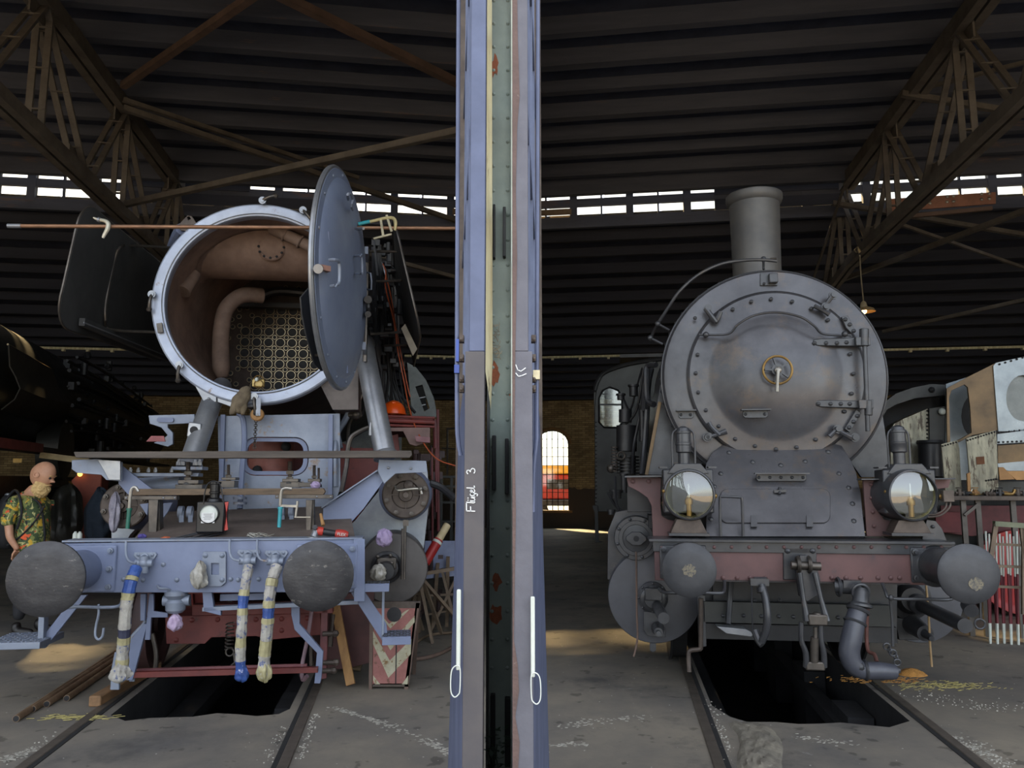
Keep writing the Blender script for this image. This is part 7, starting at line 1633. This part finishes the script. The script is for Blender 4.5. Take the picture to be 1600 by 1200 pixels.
KT.plate('tan_panel', M('tan_card', (160,116,64), (130,94,54), .6), [(1560, 730), (1568, 730), (1586, 749), (1562, 750)], .22, .02); KT.plate('tan_panel', M('tan_card2', (176,130,76), (150,110,64), .6), [(1572, 736), (1620, 736), (1620, 750), (1588, 750)], .22, .02)
MB().ext(B4.poly([(1380, 650), (1383, 628), (1400, 615), (1425, 606), (1455, 600), (1490, 602), (1500, 612), (1470, 618), (1430, 622), (1400, 632), (1386, 640)], 1.2), (0, .3, 0)).build('arched_roof', darkgreen, tk); KT.bolts(coal, [(1456, 609)], 1.18, .04)
MB().ext(B4.poly([(1378, 648), (1390, 636), (1430, 622), (1500, 612), (1500, 760), (1378, 760)], 1.7), (0, .05, 0)).build('firebox_back', coal, tk)
rt = thing('corroded_tank', 'corroded pale riveted water tank behind the right lamp', 'tank', B4); KX = Kit(B4, rt)
KX.plate('tank_side', corroded, [(1392, 745), (1391, 672), (1397, 662), (1412, 654), (1450, 638), (1453, 685), (1452, 745)], 1.0, .4); KX.bolts(dark, [(1449, 642+i*6) for i in range(8)], .99, .012, name='rivet')
KX.plate('tank_end', darkgreen, [(1452, 638), (1482, 634), (1482, 745), (1453, 745)], .95, .4); MB().cyl(B4.P(1453, 690, .7), B4.P(1454, 744, .7), .14, n=24).lathe(B4.P(1453, 688, .7), -UP, [(.15, 0), (.16, .03), (.15, .05)], 24).build('black_drum', dark, rt); MB().sph(B4.P(1472, 643, .9), .045, 10).build('white_knob', white, rt)
for i, (pts, v, lab) in enumerate((([(1471, 694), (1496, 688), (1499, 700), (1503, 772), (1478, 772)], .1, 'narrow corroded riveted sheet left of the wide one'), ([(1510, 685), (1556, 672), (1558, 700), (1560, 764), (1530, 772), (1518, 772)], -.1, 'wide corroded riveted sheet with rust streaks'))):
    e, K = top(B4, pts[0][0], 772, v, 'corroded_sheet', lab, 'steel sheet', 'corroded sheets on the right bench')
    MB().ext([K.p(x, y, v) for x, y in pts], (0, .03, 0)).build('sheet', corroded, e); x0, y0 = pts[0]; x1, y1 = pts[1]; n = 6 if i == 0 else 11
    K.bolts(coal, [(x0+2+(x1-x0-4)*j/(n-1), y0+3+(y1-y0)*j/(n-1)) for j in range(n)], v-.005, .011, name='rivet_hole')
    if i: K.plate('rust_mark', M('rustmark', (110,66,34), (80,50,30), .8), [(1525, 714), (1538, 713), (1539, 725), (1526, 726)], v-.006, .003); K.bolts(coal, [(1541+j*4, 751-j*.6) for j in range(5)], v-.005, .012, name='rivet_hole')
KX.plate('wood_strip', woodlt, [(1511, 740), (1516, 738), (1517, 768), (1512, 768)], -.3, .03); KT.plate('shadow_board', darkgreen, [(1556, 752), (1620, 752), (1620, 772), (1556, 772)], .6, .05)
# work bench
e, K = top(B4, 1540, 900, -.4, 'work_bench', 'low dark steel work bench strewn with tools at the right edge', 'bench', z=0)
a, b = K.p(1478, 778, -.4), K.p(1640, 786, -.4); MB().box(((a.x+b.x)/2, .25, a.z), (b.x-a.x, .6, .05)).build('bench_top', brownsteel, e, bevel=.005)
for x in (1507, 1530, 1585): q = K.p(x, 790, -.4); MB().bar(V((q.x, .05, a.z)), V((q.x, .05, 0)), .05, .05).build('leg', trussm, e)
q = K.p(1507, 805, -.4); MB().bar(q, K.p(1528, 788, -.4), .04, .03).build('brace', trussm, e)
rnd = random.Random(12); zt_b = a.z+.026; tm = [steel, brownsteel, clampm, dark, brass, woodlt]
for i in range(16):
    x = 1492+i*8; q = K.p(x, 772, -.4); m_ = tm[i % 6]; w_ = B4.W(V((0, 0, 0)))
    c = V((q.x, rnd.uniform(.02, .2), zt_b)); L_ = rnd.uniform(.05, .12); an = rnd.uniform(-.6, .6)
    kinds = ('spanner', 'valve', 'pipe_piece', 'bolt_heap'); kd = kinds[i % 4]; g = MB()
    if kd == 'spanner': d = V((cos(an), sin(an)*.4, rnd.uniform(0, .5))); g.bar(V((0, 0, .012))-d*L_*0, V((0, 0, .012))+d*L_*2, .02, .01).torus(V((0, 0, .015)), UP, .022, .008, 12, 6)
    elif kd == 'valve': g.cyl((0, 0, 0), (0, 0, .07), .025, n=12).cyl((-.04, 0, .03), (.04, 0, .03), .018, n=10).torus((0, 0, .085), UP, .03, .006, 14, 6)
    elif kd == 'pipe_piece': g.tube([(0, 0, .02), (L_, .02, .02), (L_*1.3, .02, .07)], .018, 10, 3)
    else: g.sph((0, 0, .02), .03, 8).sph((.04, .01, .018), .026, 8).cyl((-.03, 0, .0), (-.03, 0, .05), .015, n=8)
    o = g.build(kd, m_); tag(o, '%s %s on the right work bench, %s' % ({0: 'grey steel', 1: 'brown', 2: 'bright metal', 3: 'black', 4: 'brass', 5: 'tan'}[i % 6], kd.replace('_', ' '), ('at its left end', 'left of its middle', 'right of its middle', 'at its right end')[min(3, i//4)]), 'tool', 'tools on the work bench'); o.location = e.location+B4.r*c.x+B4.d*c.y+UP*c.z; o.rotation_euler.z = -B4.az
# red frame, rods, trestle at the right edge
rf = thing('red_underframe', 'red painted locomotive underframe behind the work bench', 'underframe', B4); KF = Kit(B4, rf)
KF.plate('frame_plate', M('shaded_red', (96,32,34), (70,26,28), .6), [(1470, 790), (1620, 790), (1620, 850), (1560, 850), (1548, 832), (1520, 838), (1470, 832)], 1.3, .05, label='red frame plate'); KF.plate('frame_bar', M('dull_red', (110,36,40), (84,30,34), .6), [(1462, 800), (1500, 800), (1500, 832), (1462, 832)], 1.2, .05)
for x in (1590, 1700): c = B4.P(x, 830, 1.1); MB().lathe(V((c.x, c.y, .55)), FR, [(.0001, .0), (.1, 0), (.12, .04), (.42, .02), (.45, .04), (.52, .04), (.52, -.08)], 32, False).build('red_wheel', brightred, rf)
e, K = top(B4, 1575, 960, -1.2, 'low_trestle', 'pale wooden trestle standing before the striped rods, right edge', 'trestle', z=0)
for x0, y0, x1, y1 in ((1556, 818, 1548, 872), (1600, 818, 1600, 960), (1596, 820, 1612, 960)): a_, b_ = K.p(x0, y0, -1.2), K.p(x1, y1, -1.2); b_.z = max(0, b_.z); MB().bar(a_, b_, .04, .04).build('leg', trm, e)
MB().bar(K.p(1553, 818, -1.2), K.p(1640, 824, -1.2), .08, .05).build('top_rail', M('trestle_green', (120,124,100), (90,94,76), .7), e); 
for y in (850, 884, 916): MB().bar(K.p(1552, y, -1.1), K.p(1640, y+4, -1.1), .03, .025).build('cross_rail', trm, e)
for i in range(12):
    x = 1540+i*5.4; x2 = x+(-1)**i*2.5; v = -.75+.04*(i % 3); a_ = B4.P(x, 830+(i % 3)*4, v); b_ = B4.P(x2, 940, v); b_.z = 0; W0 = B4.W(b_)
    o = thing('striped_rod', 'upright red and white rod, %s from the left in the row at the right edge' % ('first', 'second', 'third', 'fourth', 'fifth', 'sixth', 'seventh', 'eighth', 'ninth', 'tenth', 'eleventh', 'twelfth')[i], 'rod', loc=tuple(W0), group='red and white rods at the right edge'); d = B4.W(a_)-W0
    MB().cyl(V((0, 0, 0)), d*.18, .012, n=8).build('white_section', white, o); MB().cyl(d*.62, d, .010, n=8).build('white_section', white, o); MB().cyl(d*.18, d*.62, .0125, n=8).build('red_section', M('rod_red%d' % i, (104,36,44), (80,28,34), .6), o)
for i, (x0, y0, x1, y1) in enumerate(((1545, 936, 1640, 978), (1563, 956, 1640, 958), (1538, 935, 1600, 945))):
    a_, b_ = ground(x0, y0, .02), ground(x1, y1, .02); o = MB().bar(V((0, 0, 0)), b_-a_, .06, .03).build('floor_batten', trm, label='pale batten on the floor at the right edge, %s of three' % ('longest', 'flattest', 'rearmost')[i], cat='batten'); o.location = a_
# sawdust by the right coupling
a = ground(1424, 1054, 0); g = MB(); rnd = random.Random(21)
g.grid(lambda p_, q_: V((.12*sqrt(q_)*cos(2*pi*p_)*(1+.3*noise.noise(V((p_*6, 0, 1)))), .1*sqrt(q_)*sin(2*pi*p_), .055*(1-q_)+.006*noise.noise(V((p_*20, q_*9, 0))))), 26, 8)
o = g.build('sawdust_heap', sawdust, kind='stuff', label='small orange sawdust heap at the end of the fallen hose', cat='sawdust', fix=False); o.location = a
for px, py, sx, sy, n, lab in ((1375, 1063, .2, .05, 160, 'yellowish shavings beside the sawdust heap'), (1478, 1072, .2, .07, 200, 'pale straw scattered right of the sawdust heap')):
    a = ground(px, py, .001); g = MB()
    for i in range(n):
        q = V((rnd.gauss(0, sx), rnd.gauss(0, sy), .003)); t = rnd.uniform(-.6, .6); l = rnd.uniform(.008, .025); g.bar(q-V((cos(t)*l, sin(t)*l, 0)), q+V((cos(t)*l, sin(t)*l, .003)), .004, .003)
    o = g.build('shavings', straw if px > 1400 else sawdust, kind='stuff', label=lab, cat='shavings'); o.location = a
